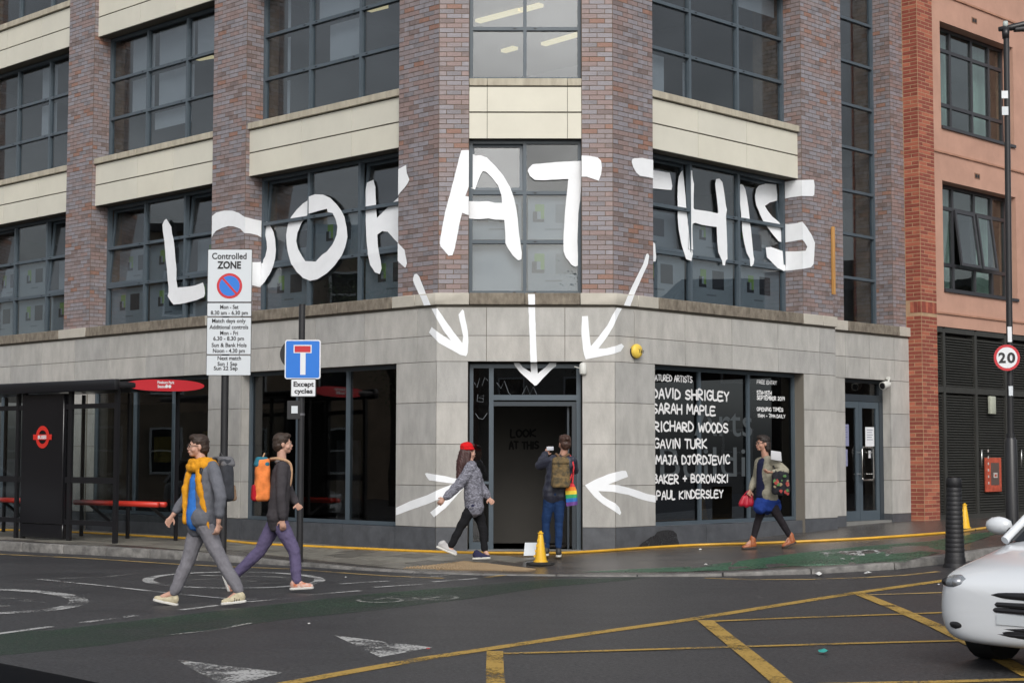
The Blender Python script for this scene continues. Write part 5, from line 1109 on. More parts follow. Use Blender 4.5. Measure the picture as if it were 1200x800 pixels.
# bollard
bx0 = ground(1119, 646, 0, zany); bo = empty('bollard', bx0, 'fat black ribbed bollard on the kerb corner beside a yellow cone', 'bollard')
M_bol = mat('bollard_black', (.008, .008, .010), .55, bump=.2, bscale=30)
mb = MB(); prof = [(.135, -.05), (.135, .10), (.13, .12)]
z = .14
while z < .99: r_ = .128 - .030 * z; prof += [(r_, z), (r_, z + .044), (r_ - .003, z + .047), (r_ - .003, z + .055)]; z += .06
prof += [(.10, 1.04), (.102, 1.13), (.085, 1.16), (0, 1.165)]; mb.lathe(bx0, prof, 24); shade(mb.build('shaft', M_bol, bo), 50)
mb = MB(); mb.lathe(bx0, [(.15, -.05), (.15, .03), (.13, .06)], 24); shade(mb.build('base', M_bol, bo))
# cones
M_cone = mat('cone_yellow', (.78, .45, .02), .45, var=.08); M_rub = mat('cone_base', (.02, .02, .02), .7)
def cone(u, v, h, lab):
    x, y, z = ground(u, v, 0, zany); e = empty('traffic_cone', (x, y, z), lab, 'cone', 'yellow cones by the cable cover')
    mb = MB(); k = 8
    mb.lathe((x, y, z + .0), [(.20, .0), (.20, .025), (.13, .035)], 8); mb.build('base', M_rub, e)
    mb = MB(); mb.lathe((x, y, z + .03), [(.105, .0), (.10, .02), (.085, .025), (.034, h * .88), (.03, h * .9), (.042, h * .91), (.042, h * .94), (.02, h * .96), (.018, h), (0, h)], 8)
    for i in range(5): zz = z + .1 + i * .07; mb.box(x - .095 + .016 * i, x - .07 + .014 * i, y - .03, y + .02, zz, zz + .03)
    shade(mb.build('cone_body', M_cone, e), 50); return e
cone(633.5, 656.5, .43, 'yellow cone standing in front of the open doorway'); cone(1131, 621, .42, 'yellow cone just behind the black bollard at the right')
x, y, z = g(621, 652.5); mb = MB(); mb.add([(x - .09, y + .05, z + .02), (x + .12, y + .1, z + .02), (x + .14, y + .2, z + .20), (x - .07, y + .17, z + .20), (x - .09, y + .06, z + .015), (x + .12, y + .11, z + .015), (x + .14, y + .21, z + .195), (x - .07, y + .18, z + .195)], [[0, 1, 2, 3], [7, 6, 5, 4], [0, 4, 5, 1], [2, 6, 7, 3], [1, 5, 6, 2], [3, 7, 4, 0]])
tag(mb.build('card', M_sign), 'small white card leaning behind the yellow cone at the doorway', 'card')

# bus shelter
A0 = np.array([-6.4, 26.7]); B0 = np.array([-10.4, 29.9]); sd = (B0 - A0) / np.linalg.norm(B0 - A0); sn = np.array([-sd[1], sd[0]]) * -1
sn = np.array([.62, .78])
bs = empty('bus_shelter', (float(A0[0]), float(A0[1]), 0), 'black glazed bus shelter with a red oval end sign and red bench', 'bus shelter')
M_sh = mat('shelter_black', (.012, .012, .014), .3); M_shg = glass_mat('shelter_glass', (.86, .88, .88), .025, wob=.003); M_bench = mat('bench_red', (.55, .035, .02), .35)
def sp2(s_, o): return A0 + sd * s_ + sn * o
def sbox(mb, s0, s1, o0_, o1_, z0, z1, mi=0): mb.prism([tuple(sp2(s0, o0_)), tuple(sp2(s1, o0_)), tuple(sp2(s1, o1_)), tuple(sp2(s0, o1_))], z0, z1, mi)
def s_at(u, o=0.):      # coordinate along the shelter front for a picture column
    r = ray(u, 550); Mx = np.array([[r[0], -sd[0]], [r[1], -sd[1]]]); q = A0 + sn * o; k, s_ = np.linalg.solve(Mx, q); return float(s_)
mb = MB(); sbox(mb, -.1, 5.4, -.12, 1.4, 2.52, 2.62); sbox(mb, -.12, 5.4, -.16, -.05, 2.48, 2.66); bevel(mb.build('roof', M_sh, bs), .02, 2)
for s_, w in ((0., .05), (s_at(20), .04)):
    mb = MB(); sbox(mb, s_, s_ + w * 1.6, 0, .06, -.05, 2.5); mb.build('post', M_sh, bs)
for s_ in (s_at(80), s_at(26), 4.9): mb = MB(); sbox(mb, s_ - .05, s_ + .03, .0, .06, -.05, 2.5); mb.build('post', M_sh, bs)
for o_ in (1.25,):
    for s_ in (.0, s_at(80), s_at(26), 4.9): mb = MB(); sbox(mb, s_, s_ + .05, o_, o_ + .05, -.05, 2.5); mb.build('post', M_sh, bs)
s0_, s1_ = s_at(75.5), s_at(26.5); mb = MB(); sbox(mb, s0_, s1_, -.04, .12, .28, 2.46); sbox(mb, s0_, s1_, -.02, .1, .04, .28); ad = bevel(mb.build('advert_panel', mat('advert_black', (.010, .010, .012), .22), bs), .01, 1)
# rails and glass
for a, b in ((0.08, s0_), (s1_, 4.9)):
    for z0, z1 in ((.28, .36), (.97, 1.07), (2.2, 2.28)): mb = MB(); sbox(mb, a, b, .01, .05, z0, z1); mb.build('rail', M_sh, bs)
    mb = MB(); sbox(mb, a, b, .025, .035, 1.07, 2.2); mb.build('glass_panel', M_shg, bs); mb = MB(); sbox(mb, a, b, .025, .035, .36, .97); mb.build('glass_panel', M_shg, bs)
mb = MB(); sbox(mb, .1, 4.9, 1.27, 1.28, .3, 2.3); mb.build('glass_panel', M_shg, bs)
for a, b in ((-.15, s_at(86, .7)), (s_at(24, .7), 4.6)):
    mb = MB(); pts = [(*sp2(a, .75), .62), (*sp2(b, .75), .62)]; mb.tube(pts, .045, 10); pts = [(*sp2(a, .9), .62), (*sp2(b, .9), .62)]; mb.tube(pts, .045, 10); be = mb.build('bench', M_bench, bs, smooth=True)
    mb = MB()
    for s_ in (a + .3, b - .3): mb.tube([(*sp2(s_, .82), .6), (*sp2(s_, 1.25), .3)], .03, 8)
    mb.build('bench_bracket', M_sh, be)
# roundel on the advert panel
sc_ = s_at(49, -.05); cz_ = at_depth(49, 512, 28.0)[2]; sd3 = np.array([-sd[0], -sd[1], 0]); pc = np.array([*sp2(sc_, -.047), cz_])
def rd_ring(mb, r0, r1, y, mi, k=36):
    nn = np.array([-sn[0], -sn[1], 0]) * y
    mb.add([pc + nn + sd3 * (r * math.cos(2 * math.pi * i / k)) + up * r * math.sin(2 * math.pi * i / k) for r in (r0, r1) for i in range(k)], [[i, (i + 1) % k, k + (i + 1) % k, k + i] for i in range(k)], mi)
mb = MB(); rd_ring(mb, .115, .19, .003, 0); nn = np.array([-sn[0], -sn[1], 0])
mb.add([pc + nn * .006 + sd3 * a + up * b for a, b in ((-.26, -.045), (.26, -.045), (.26, .045), (-.26, .045))], [[0, 1, 2, 3]], 0); rdl = mb.build('bus_roundel', mat('roundel_red', (.60, .03, .02), .4), ad)
text('BUSES', pc + nn * .008 - sd3 * .12 - up * .028, sd3, up, .24, .055, M_signw, ad, weight=.04)
# oval end sign
p0 = at_depth(147, 450.5, 26.75); p1 = at_depth(239.5, 452.2, 27.6); ax = (p1 - p0); L_ = np.linalg.norm(ax); ax /= L_; nrm = np.cross(ax, up); nrm /= np.linalg.norm(nrm); uz = np.cross(nrm, ax); ce = (p0 + p1) / 2; k = 48
mb = MB(); ov = []
for y in (0, .05):
    for i in range(k): a = 2 * math.pi * i / k; ca, sa = math.cos(a), math.sin(a); ov.append(ce - nrm * -y * -1 + ax * (L_ / 2 * np.sign(ca) * abs(ca) ** .8) + uz * .097 * sa)
mb.add(ov, [list(range(k)), list(range(k, 2 * k))[::-1]] + [[i, k + i, k + (i + 1) % k, (i + 1) % k] for i in range(k)]); osn = mb.build('oval_end_sign', M_sred, bs)
for s_, u0, u1, vb in (('Finsbury Park', 184, 205, 449.3), ('Station', 184, 195.5, 454.2)):
    a = at_depth(u0, vb, 27.1); f_ = (a - ce) @ ax; hh_ = (a - ce) @ uz; text(s_, ce + ax * f_ + uz * hh_ + nrm * .003, ax, uz, (u1 - u0) / FPX * 27.6, .045, M_signw, osn, weight=.03)
mb = MB()
for u in (198.5, 203.5):
    a = at_depth(u, 452.3, 27.1); f_ = (a - ce) @ ax; h2 = (a - ce) @ uz; mb.add([ce + ax * (f_ + .028 * math.cos(t_)) + uz * (h2 + .028 * math.sin(t_)) + nrm * .004 for t_ in np.linspace(0, 6.28, 12, endpoint=False)], [list(range(12))])
mb.build('sign_symbol', M_signw, osn)

# ------------------------------------------------------------------ people
_ico = bmesh.new(); bmesh.ops.create_icosphere(_ico, subdivisions=2, radius=1); ICV = np.array([v.co[:] for v in _ico.verts]); ICF = [[v.index for v in f.verts] for f in _ico.faces]; _ico.free()
class Blob:
    def __init__(s): s.v = []; s.f = []; s.n = 0
    def _add(s, v, f): s.v.append(v); s.f += [[i + s.n for i in x] for x in f]; s.n += len(v)
    def ball(s, c, r, axes=None):
        r = np.array(r if hasattr(r, '__len__') else (r, r, r), float); A = np.eye(3) if axes is None else np.array(axes)
        s._add((ICV * r) @ A + np.array(c), ICF); return s
    def cap(s, a, b, ra, rb, k=12, flat=1., side=None):
        a, b = np.array(a, float), np.array(b, float); d = b - a; L = np.linalg.norm(d)
        if L < 1e-5: return s.ball(a, ra)
        d /= L; q = np.cross(d, [0, 0, 1.] if abs(d[2]) < .9 else [1., 0, 0]) if side is None else np.array(side, float) - d * (np.array(side, float) @ d); q /= np.linalg.norm(q); w = np.cross(d, q)
        vs = []
        for t, r, o in [(-1, 0, -.98), (0, ra * .7, -.7 * ra / max(ra, 1e-6)), (0, ra, 0), (1, rb, 0), (1, rb * .7, .7), (2, 0, .98)]:
            base = a + d * (ra * o) if t <= 0 else b + d * (rb * o)
            if t == -1: base = a - d * ra
            if t == 0 and o < 0: base = a - d * ra * .7
            if t == 1 and o > 0: base = b + d * rb * .7
            if t == 2: base = b + d * rb
            rr = max(r, 1e-4)
            for j in range(k): an = 2 * math.pi * j / k; vs.append(base + q * math.cos(an) * rr * flat + w * math.sin(an) * rr)
        fs = [[i * k + j, i * k + (j + 1) % k, (i + 1) * k + (j + 1) % k, (i + 1) * k + j] for i in range(5) for j in range(k)] + [list(range(k))[::-1], list(range(5 * k, 6 * k))]
        s._add(np.array(vs), fs); return s
    def chain(s, pts, rs, **k):
        for i in range(len(pts) - 1): s.cap(pts[i], pts[i + 1], rs[i], rs[i + 1], **k)
        return s
    def build(s, name, mats, parent, voxel=.008, smooth=4, folds=0., fscale=9., **kw):
        me = D.meshes.new(name); me.from_pydata(np.concatenate(s.v).tolist(), [], s.f); me.update(); o = D.objects.new('tmp', me); COL.objects.link(o)
        r = o.modifiers.new('r', 'REMESH'); r.mode = 'VOXEL'; r.voxel_size = voxel
        if smooth: q = o.modifiers.new('s', 'SMOOTH'); q.factor = .5; q.iterations = smooth
        dg = bpy.context.evaluated_depsgraph_get(); m2 = D.meshes.new_from_object(o.evaluated_get(dg)); D.objects.remove(o); m2.name = name
        if folds:
            n_ = len(m2.vertices); co = np.empty(n_ * 3); no = np.empty(n_ * 3); m2.vertices.foreach_get('co', co); m2.vertices.foreach_get('normal', no); co = co.reshape(-1, 3); no = no.reshape(-1, 3)
            d = np.zeros(n_); rg = np.random.default_rng(len(name) + n_)
            for k_ in range(7):
                w = rg.normal(0, 1, 3); w[2] *= 1.6; w *= fscale * (1 + .5 * k_); d += np.sin(co @ w + rg.uniform(0, 6)) / (1 + .4 * k_)
            d = np.sign(d) * np.abs(d) ** .8; co += no * (d * folds * .45)[:, None]; m2.vertices.foreach_set('co', co.ravel())
        m2.polygons.foreach_set('use_smooth', [True] * len(m2.polygons)); m2.materials.clear()
        for m_ in (mats if isinstance(mats, (list, tuple)) else [mats]): m2.materials.append(m_)
        m2.update(); o = link(name, m2, parent); tag(o, **kw); return o
def unit(v): v = np.array(v, float); return v / np.linalg.norm(v)
def J(u, v, Y): return at_depth(u, v, Y)
def hand(bl, wrist, elbow, palm_n, curl=.5, thumb_side=1, grip=None):
    """palm with five separate bent fingers"""
    d = unit(wrist - elbow); n_ = unit(palm_n - d * (palm_n @ d)); s_ = np.cross(d, n_) * thumb_side
    pc_ = wrist + d * .048; bl.cap(wrist - d * .01, pc_ + d * .035, .024, .03, flat=.5, side=n_)
    for i, (o_, L_) in enumerate(((.030, .072), (.011, .082), (-.009, .076), (-.028, .060))):
        p = wrist + d * .088 + s_ * o_ + n_ * .003; a = curl * .6; pts = [p - d * .02]; dd = d.copy()
        for sg, fr_ in ((0, .42), (1, .33), (2, .25)):
            c_, s2 = math.cos(a), math.sin(a); dd = unit(dd * c_ + n_ * s2); p = p + dd * L_ * fr_; pts.append(p); a = curl * (.9 if sg == 0 else .7)
        bl.chain(pts, [.0095, .0092, .0085, .0075], k=8)
    t0 = wrist + d * .03 + s_ * .024; t1 = t0 + unit(d * .55 + s_ * .75 + n_ * .35) * .040; t2 = t1 + unit(d * .9 + s_ * .25 + n_ * .45) * .030; bl.chain([t0 - s_ * .008, t1, t2], [.013, .011, .0085], k=8)
def head(bl, c, f, sc=1., upv=None):
    """f = facing direction; c = head centre"""
    f = unit(f); u_ = unit(np.array([0, 0, 1.]) if upv is None else upv); f = unit(f - u_ * (f @ u_)); s_ = np.cross(f, u_); A = [s_, f, u_]
    P = lambda a, b, d: c + (s_ * a + f * b + u_ * d) * sc
    bl.ball(P(0, -.012, .025), (.074 * sc, .094 * sc, .088 * sc), A); bl.ball(P(0, .02, -.02), (.062 * sc, .072 * sc, .085 * sc), A); bl.ball(P(0, .055, -.075), (.036 * sc, .032 * sc, .026 * sc), A)
    bl.cap(P(0, .086, .012), P(0, .101, -.020), .008 * sc, .011 * sc); bl.cap(P(-.009, .092, -.026), P(.009, .092, -.026), .009 * sc, .009 * sc)
    bl.cap(P(-.028, .08, .024), P(.028, .08, .024), .013 * sc, .013 * sc); bl.cap(P(-.022, .088, -.052), P(.022, .088, -.052), .0085 * sc, .0085 * sc)
    for k_ in (-1, 1): bl.ball(P(k_ * .074, -.012, -.005), (.012 * sc, .02 * sc, .032 * sc), A); bl.ball(P(k_ * .045, .05, -.03), (.024 * sc, .024 * sc, .026 * sc), A)
    return P, A
def shoe(parent, heel, toe, m_, ms, h=.07, name='shoe'):
    d = toe - heel; L_ = np.linalg.norm(d); d /= L_; s_ = unit(np.cross(d, [0, 0, 1.])); u_ = np.cross(s_, d)
    P = lambda a, b: heel + d * a * L_ + u_ * b
    bl = Blob(); bl.cap(P(.12, .05), P(.55, .035), .042, .04, flat=.9, side=s_); bl.cap(P(.5, .035), P(.9, .026), .044, .03, flat=1., side=s_); bl.cap(P(.12, .06), P(.2, .09), .042, .04); bl.cap(P(.2, .085), P(.5, .06), .036, .03)
    o = bl.build(name, m_, parent, .007, 3)
    so = Blob(); so.cap(P(.08, .008), P(.88, .008), .04, .042, flat=1.0, side=s_); so2 = so.build('sole', ms, o, .007, 2)
    co = np.empty(len(so2.data.vertices) * 3); so2.data.vertices.foreach_get('co', co); co = co.reshape(-1, 3); hgt = (co - heel) @ u_; co += (np.clip(hgt, -.004, .022) - hgt)[:, None] * u_[None]; so2.data.vertices.foreach_set('co', co.ravel())
    return o
SK = mat('skin_light', (.52, .30, .22), .5, var=.06, vscale=12); SK2 = mat('skin_warm', (.45, .24, .17), .5, var=.06, vscale=12)
M_eye = mat('eye_dark', (.03, .02, .02), .2); M_eyew = mat('eye_white', (.7, .68, .65), .3); M_lip = mat('lip', (.38, .13, .11), .5)
def fabric(name, col, v=.15, sc=14, b=.25): return mat(name, col, .9, var=v, vscale=sc, bump=b, bscale=160, spec=.2)
def face_bits(par, P, A, sc=1., glasses=False):
    for k_ in (-1, 1):
        mb = Blob(); mb.ball(P(k_ * .029, .077, .008), (.0085, .0065, .006), A); me = D.meshes.new('eye'); me.from_pydata(np.concatenate(mb.v).tolist(), [], mb.f); me.materials.append(M_eyew); o = link('eye', me, par)
        mb = Blob(); mb.ball(P(k_ * .029, .083, .008), (.0058, .0045, .0058), A); me = D.meshes.new('iris'); me.from_pydata(np.concatenate(mb.v).tolist(), [], mb.f); me.materials.append(M_eye); link('iris', me, o)
    mb = MB(); mb.tube([P(-.024, .094, -.052), P(0, .099, -.050), P(.024, .094, -.052)], [.002, .005, .002], 8); mb.build('mouth', M_lip, par, smooth=True)
    for k_ in (-1, 1): mb = MB(); mb.tube([P(k_ * .012, .094, .030), P(k_ * .03, .092, .035), P(k_ * .05, .076, .030)], .004, 6); mb.build('eyebrow', MATS['hair_brown'], par)
    if glasses:
        mb = MB()
        for k_ in (-1, 1):
            pts = [P(k_ * (.032 + .025 * math.cos(t)), .103 - .010 * abs(math.cos(t)) * (1 if math.cos(t) > 0 else 0), .006 + .017 * math.sin(t)) for t in np.linspace(0, 2 * math.pi, 15)]; mb.tube(pts, .003, 6)
            mb.tube([P(k_ * .056, .09, .012), P(k_ * .078, -.01, .012)], .0028, 6)
        mb.tube([P(-.008, .106, .01), P(.008, .106, .01)], .003, 6); mb.build('glasses', M_sblack, par)
mat('hair_brown', (.035, .02, .013), .6, var=.35, vscale=30, stretch=(1, 1, .3), bump=.5, bscale=60)
mat('hair_dark', (.02, .012, .009), .55, var=.35, vscale=30, stretch=(1, 1, .3), bump=.5, bscale=60)
def leg_pts(hip, knee, ankle): return hip, knee, ankle
def limb_body(bl, hip, knee, ankle, th=.078, kn=.052, calf=.052, an=.036):
    mid = (knee + ankle) / 2 + (knee - ankle) * .18; back = unit(np.cross(np.cross(knee - hip, [0, 0, 1.]) + 1e-3, knee - hip))
    bl.chain([hip, hip * .55 + knee * .45, knee], [th, th * .9, kn]); bl.chain([knee, mid, ankle], [kn * .92, calf, an])
def person(name_label, jt, fwd, parts, head_f=None, sk=SK, female=False, palm=None, group=None):
    """jt: dict of world joints. builds an Empty + one continuous body"""
    pe = empty('person', jt['root'], name_label, 'person', group)
    f = unit(fwd); s_ = unit(jt['shR'] - jt['shL']); bl = Blob()
    P, A = head(bl, jt['head'], head_f if head_f is not None else fwd, jt.get('hs', 1.), jt.get('hup'))
    neck0 = (jt['shL'] + jt['shR']) / 2 + np.array([0, 0, .03]); bl.chain([neck0, jt['head'] + np.array([0, 0, -.06]) - unit(head_f if head_f is not None else fwd) * .02], [.058, .05])
    hipc = (jt['hipL'] + jt['hipR']) / 2; chest = neck0 * .72 + hipc * .28
    sr = .045 if not female else .04
    for k_, sh in ((-1, jt['shL']), (1, jt['shR'])):
        inn_ = sh * .62 + neck0 * .38; bl.chain([neck0, sh], [.05, sr]); bl.chain([inn_ - np.array([0, 0, .06]), chest + (sh - neck0) * .45, hipc + (sh - neck0) * .35], [.09, .105 if not female else .095, .095])
    bl.cap(jt['hipL'], jt['hipR'], .095, .095)
    for S_ in 'LR':
        bl.chain([jt['sh' + S_], jt['el' + S_]], [sr + .006, .038]); bl.chain([jt['el' + S_], jt['wr' + S_]], [.038, .026])
        limb_body(bl, jt['hip' + S_], jt['kn' + S_], jt['an' + S_]); bl.cap(jt['an' + S_], jt['an' + S_] * .4 + jt['toe' + S_] * .6, .036, .028)
        pn = (palm or {}).get(S_, s_ * (1 if S_ == 'L' else -1)); hand(bl, jt['wr' + S_], jt['el' + S_], np.array(pn, float), (palm or {}).get('curl' + S_, .6), (palm or {}).get('th' + S_, 1 if S_ == 'L' else -1))
    body = bl.build('body', sk, pe, .0065, 3); tf = unit(np.cross([0, 0, 1.], s_)); return pe, P, A, neck0, hipc, chest, s_, tf
def top(pe, jt, neck0, hipc, chest, m_, name='jacket', ext=.016, sleeve=1., hem=.0, folds=.006, hemr=.02, long_=0., collar=True, arms='LR', flare=0., hb=.10, hz=.065):
    bl = Blob(); dn = np.array([0, 0, -1.]) * hem
    for sh in (jt['shL'], jt['shR']):
        inn_ = sh * .62 + neck0 * .38; bl.chain([neck0 - np.array([0, 0, .012]), sh], [.055 + ext, .05 + ext]); bl.chain([inn_ - np.array([0, 0, .06]), chest + (sh - neck0) * .45, hipc + (sh - neck0) * .42 + dn * .3, hipc + (sh - neck0) * .42 + dn], [.095 + ext, .11 + ext, .105 + ext, .10 + ext + flare])
    for hj in (jt['hipL'], jt['hipR']): bl.ball(hj + np.array([0, 0, hz]), hb + ext * .8)
    for S_ in arms:
        e, w = jt['el' + S_], jt['wr' + S_]; bl.chain([jt['sh' + S_], e], [.056 + ext, .046 + ext]); bl.chain([e, e * (1 - sleeve) + w * sleeve], [.046 + ext, .033 + ext])
    return bl.build(name, m_, pe, .008, 4, folds, 10)
def trousers(pe, jt, hipc, m_, ext=.012, folds=.006, name='trousers', wide=0.):
    bl = Blob(); bl.cap(jt['hipL'] + np.array([0, 0, .03]), jt['hipR'] + np.array([0, 0, .03]), .10 + ext, .10 + ext); bl.cap(hipc + np.array([0, 0, .09]), hipc, .10, .11)
    for S_ in 'LR':
        h, k_, a = jt['hip' + S_], jt['kn' + S_], jt['an' + S_]; bl.chain([h, h * .5 + k_ * .5, k_], [.085 + ext, .078 + ext + wide * .5, .056 + ext + wide]); bl.chain([k_, (k_ + a) / 2 + (k_ - a) * .15, a * .94 + k_ * .06], [.056 + ext + wide, .054 + ext + wide, .042 + ext + wide])
    return bl.build(name, m_, pe, .008, 3, folds, 13)
def hair(pe, P, A, m_, kind='short', extra=None):
    bl = Blob(); bl.ball(P(0, -.026, .052), (.088, .10, .088), A); bl.ball(P(0, -.058, -.005), (.08, .068, .085), A); bl.ball(P(0, .035, .098), (.064, .055, .038), A)
    if kind == 'bun': bl.ball(P(0, -.10, .075), .04); bl.ball(P(0, -.075, -.03), (.055, .04, .05), A)
    if kind == 'bob': bl.chain([P(.045, -.05, .0), P(.05, -.06, -.08)], [.05, .04]); bl.chain([P(-.045, -.05, .0), P(-.05, -.06, -.08)], [.05, .04]); bl.chain([P(0, -.075, .0), P(0, -.085, -.09)], [.06, .05])
    if kind == 'long': bl.chain([P(0, -.07, .0), P(0, -.10, -.15), P(.01, -.14, -.34)], [.075, .085, .055]); bl.chain([P(.05, -.03, .0), P(.06, -.06, -.2)], [.045, .04]); bl.chain([P(-.05, -.03, .0), P(-.06, -.06, -.2)], [.045, .04])
    return bl.build('hair', m_, pe, .007, 2, .005, 55)
# ---- A: man in mustard scarf
YA = 17.2; zA = -.13
def mk(Y, d): return {k: (J(*v[:2], Y + v[2]) if len(v) == 3 else v) for k, v in d.items()}
ja = mk(YA, dict(head=(231.5, 523.5, .0), shL=(249, 548, -.13), shR=(226, 551, .14), elL=(259, 581, -.26), wrL=(256, 612, -.24), elR=(219, 582, .22), wrR=(203, 603, .16), hipL=(238, 610, -.09), hipR=(235, 610, .09),
    knL=(256, 650, -.09), anL=(281, 693, -.09), knR=(221, 655, .09), anR=(204, 694, .09)))
ja['toeL'] = J(260, 708, YA - .1); ja['heelL'] = J(287, 705, YA - .1); ja['toeR'] = J(180, 703, YA + .1); ja['heelR'] = J(207, 709, YA + .1)
ja['root'] = (float(ja['toeL'][0]), YA, zA)
fA = np.array([-1., -.12, 0])
pe, P, A, nk, hp, ch, s_, f_ = person('man in mustard scarf, glasses and grey trousers striding left on the road', ja, fA, None, np.array([-1, -.35, -.03]), palm={'curlL': .9, 'curlR': .9})
hair(pe, P, A, MATS['hair_brown']); face_bits(pe, P, A, 1., True)
M_jac = fabric('jacket_grey', (.14, .14, .15)); M_grey = fabric('denim_grey', (.19, .185, .205)); M_blue = fabric('tee_blue', (.035, .16, .50)); M_must = fabric('scarf_mustard', (.68, .30, .02), .12); M_lil = fabric('shirt_lilac', (.42, .38, .42))
top(pe, ja, nk, hp, ch, fabric('jacket_slate', (.13, .135, .155)), 'jacket', .018, .72, .05, hb=.118, hz=.03)
bl = Blob()                                     # blue tee showing at the front
for t in (0, 1): pass
bl.chain([ch + f_ * .07 + np.array([0, 0, .03]), hp + f_ * .075 + np.array([0, 0, .06]), hp + f_ * .07 + np.array([0, 0, -.01])], [.07, .095, .10], side=s_, flat=1.05); bl.build('tee_shirt', M_blue, pe, .008, 3, .004)
bl = Blob(); n0 = nk + np.array([0, 0, .035]); ringp = [n0 + s_ * .12 * math.cos(t) + f_ * .10 * math.sin(t) + np.array([0, 0, .012 * math.sin(3 * t)]) for t in np.linspace(0, 2 * math.pi, 11)]
bl.chain(ringp, [.05] * 11); bl.chain([r * 1. - np.array([0, 0, .045]) + (r - n0) * .25 for r in ringp], [.046] * 11)
q0 = n0 + f_ * .09 - s_ * .07; sdn = s_ if (s_ @ np.array([0, -1, 0])) > 0 else -s_
nearside = sdn; bl.chain([n0 + f_ * .09 + nearside * .06, n0 + f_ * .125 + nearside * .115 + np.array([0, 0, -.2]), hp + f_ * .06 + nearside * .155 + np.array([0, 0, .02]), hp + f_ * .03 + nearside * .165 + np.array([0, 0, -.1])], [.048, .05, .046, .04], flat=.5, side=np.cross(nearside, [0, 0, 1]))
bl.chain([n0 + f_ * .09 - nearside * .06, n0 + f_ * .15 - nearside * .09 + np.array([0, 0, -.25]), hp + f_ * .14 - nearside * .1], [.034, .034, .03])
bl.build('scarf', M_must, pe, .007, 3, .006, 25)
trousers(pe, ja, hp, M_grey, .012, .006, wide=.006)
M_tr1 = mat('trainer_beige', (.50, .44, .30), .6, var=.2, vscale=20); M_sole = mat('sole_white', (.60, .59, .55), .6); M_str = mat('stripe_black', (.03, .03, .03), .6)
def stripes(sh, heel, toe, near, m_):
    d = toe - heel; L_ = np.linalg.norm(d); d = d / L_; u_ = unit(np.cross(near, d)); u_ = u_ if u_[2] > 0 else -u_; mb = MB()
    for k_ in range(3): b0_ = heel + d * L_ * (.36 + .1 * k_) + near * .047; mb.tube([b0_ + u_ * .02, b0_ + u_ * .055 - d * .012 - near * .006], .006, 6)
    mb.build('side_stripe', m_, sh)
s1 = shoe(pe, ja['heelL'], ja['toeL'], M_tr1, M_sole); stripes(s1, ja['heelL'], ja['toeL'], nearside, M_str); s2 = shoe(pe, ja['heelR'], ja['toeR'], M_tr1, M_sole)
def backpack(c, back, sh, size, mats, label, pocket=True, straps=None, topc=None):
    """c centre, back = outward direction"""
    w, h, d = size; upv = np.array([0, 0, 1.]); bk_ = unit(back); sd_ = np.cross(bk_, upv)
    e = empty('backpack', tuple(c - upv * h / 2), label, 'backpack')
    def rbox(name, cc, ww, hh, dd, m_, fo=.004, r=.28):
        bl = Blob(); rr = min(ww, dd, hh) * r; X, Y_, Z_ = ww / 2 - rr, dd / 2 - rr, hh / 2 - rr; pts = [cc + sd_ * a * X * (1 - .16 * (q > 0)) + bk_ * b * Y_ * (1 - .25 * (q > 0)) + upv * q * Z_ for a in (-1, 1) for b in (-1, 1) for q in (-1, 1)]
        bm = bmesh.new()
        for p in pts:
            for v in ICV: bm.verts.new(tuple(p + v * rr))
        g_ = bmesh.ops.convex_hull(bm, input=bm.verts); bmesh.ops.delete(bm, geom=[x for x in g_['geom_interior'] if isinstance(x, bmesh.types.BMVert)], context='VERTS'); bm.verts.index_update()
        bl._add(np.array([v.co[:] for v in bm.verts]), [[v.index for v in f.verts] for f in bm.faces]); bm.free()
        return bl.build(name, m_, e, .009, 3, fo, 14)
    rbox('bag_body', c, w, h, d, mats[0], .006); rbox('pocket', c + bk_ * d * .42 - upv * h * .3, w * .9, h * .38, d * .6, mats[1]); rbox('lid', c + upv * h * .40 + bk_ * d * .06, w * .9, h * .24, d * 1.0, mats[2])
    mb = MB(); mb.tube([c + upv * h * .5 - sd_ * .04, c + upv * (h * .5 + .05) - bk_ * .02, c + upv * h * .5 + sd_ * .04], .008, 6); mb.build('carry_loop', mats[3], e)
    for k_, shp in enumerate(sh):
        mb = MB(); mb.tube(smooth_path([tuple(c + upv * h * .42 - bk_ * d * .3 + (shp - c) * .15), tuple(shp + upv * .078 - bk_ * -.03), tuple(shp - bk_ * .09 + upv * .02), tuple(shp - bk_ * .10 - upv * .16), tuple(c - bk_ * d * .6 - upv * h * .3 + (shp - c) * .8 * np.array([1, 1, 0]))], 5), .018, 8); mb.build('shoulder_strap', mats[3], e, smooth=True)
    return e
def inn(sh): return sh * .7 + nk * .3
backpack(ch - f_ * .235 + np.array([0, 0, .02]), -f_, (inn(ja['shL']), inn(ja['shR'])), (.30, .46, .17), (fabric('bag_charcoal', (.05, .053, .062)), fabric('bag_tan', (.26, .17, .11)), M_jac, M_sblack), 'charcoal backpack with a tan pocket on the back of the man in the mustard scarf')
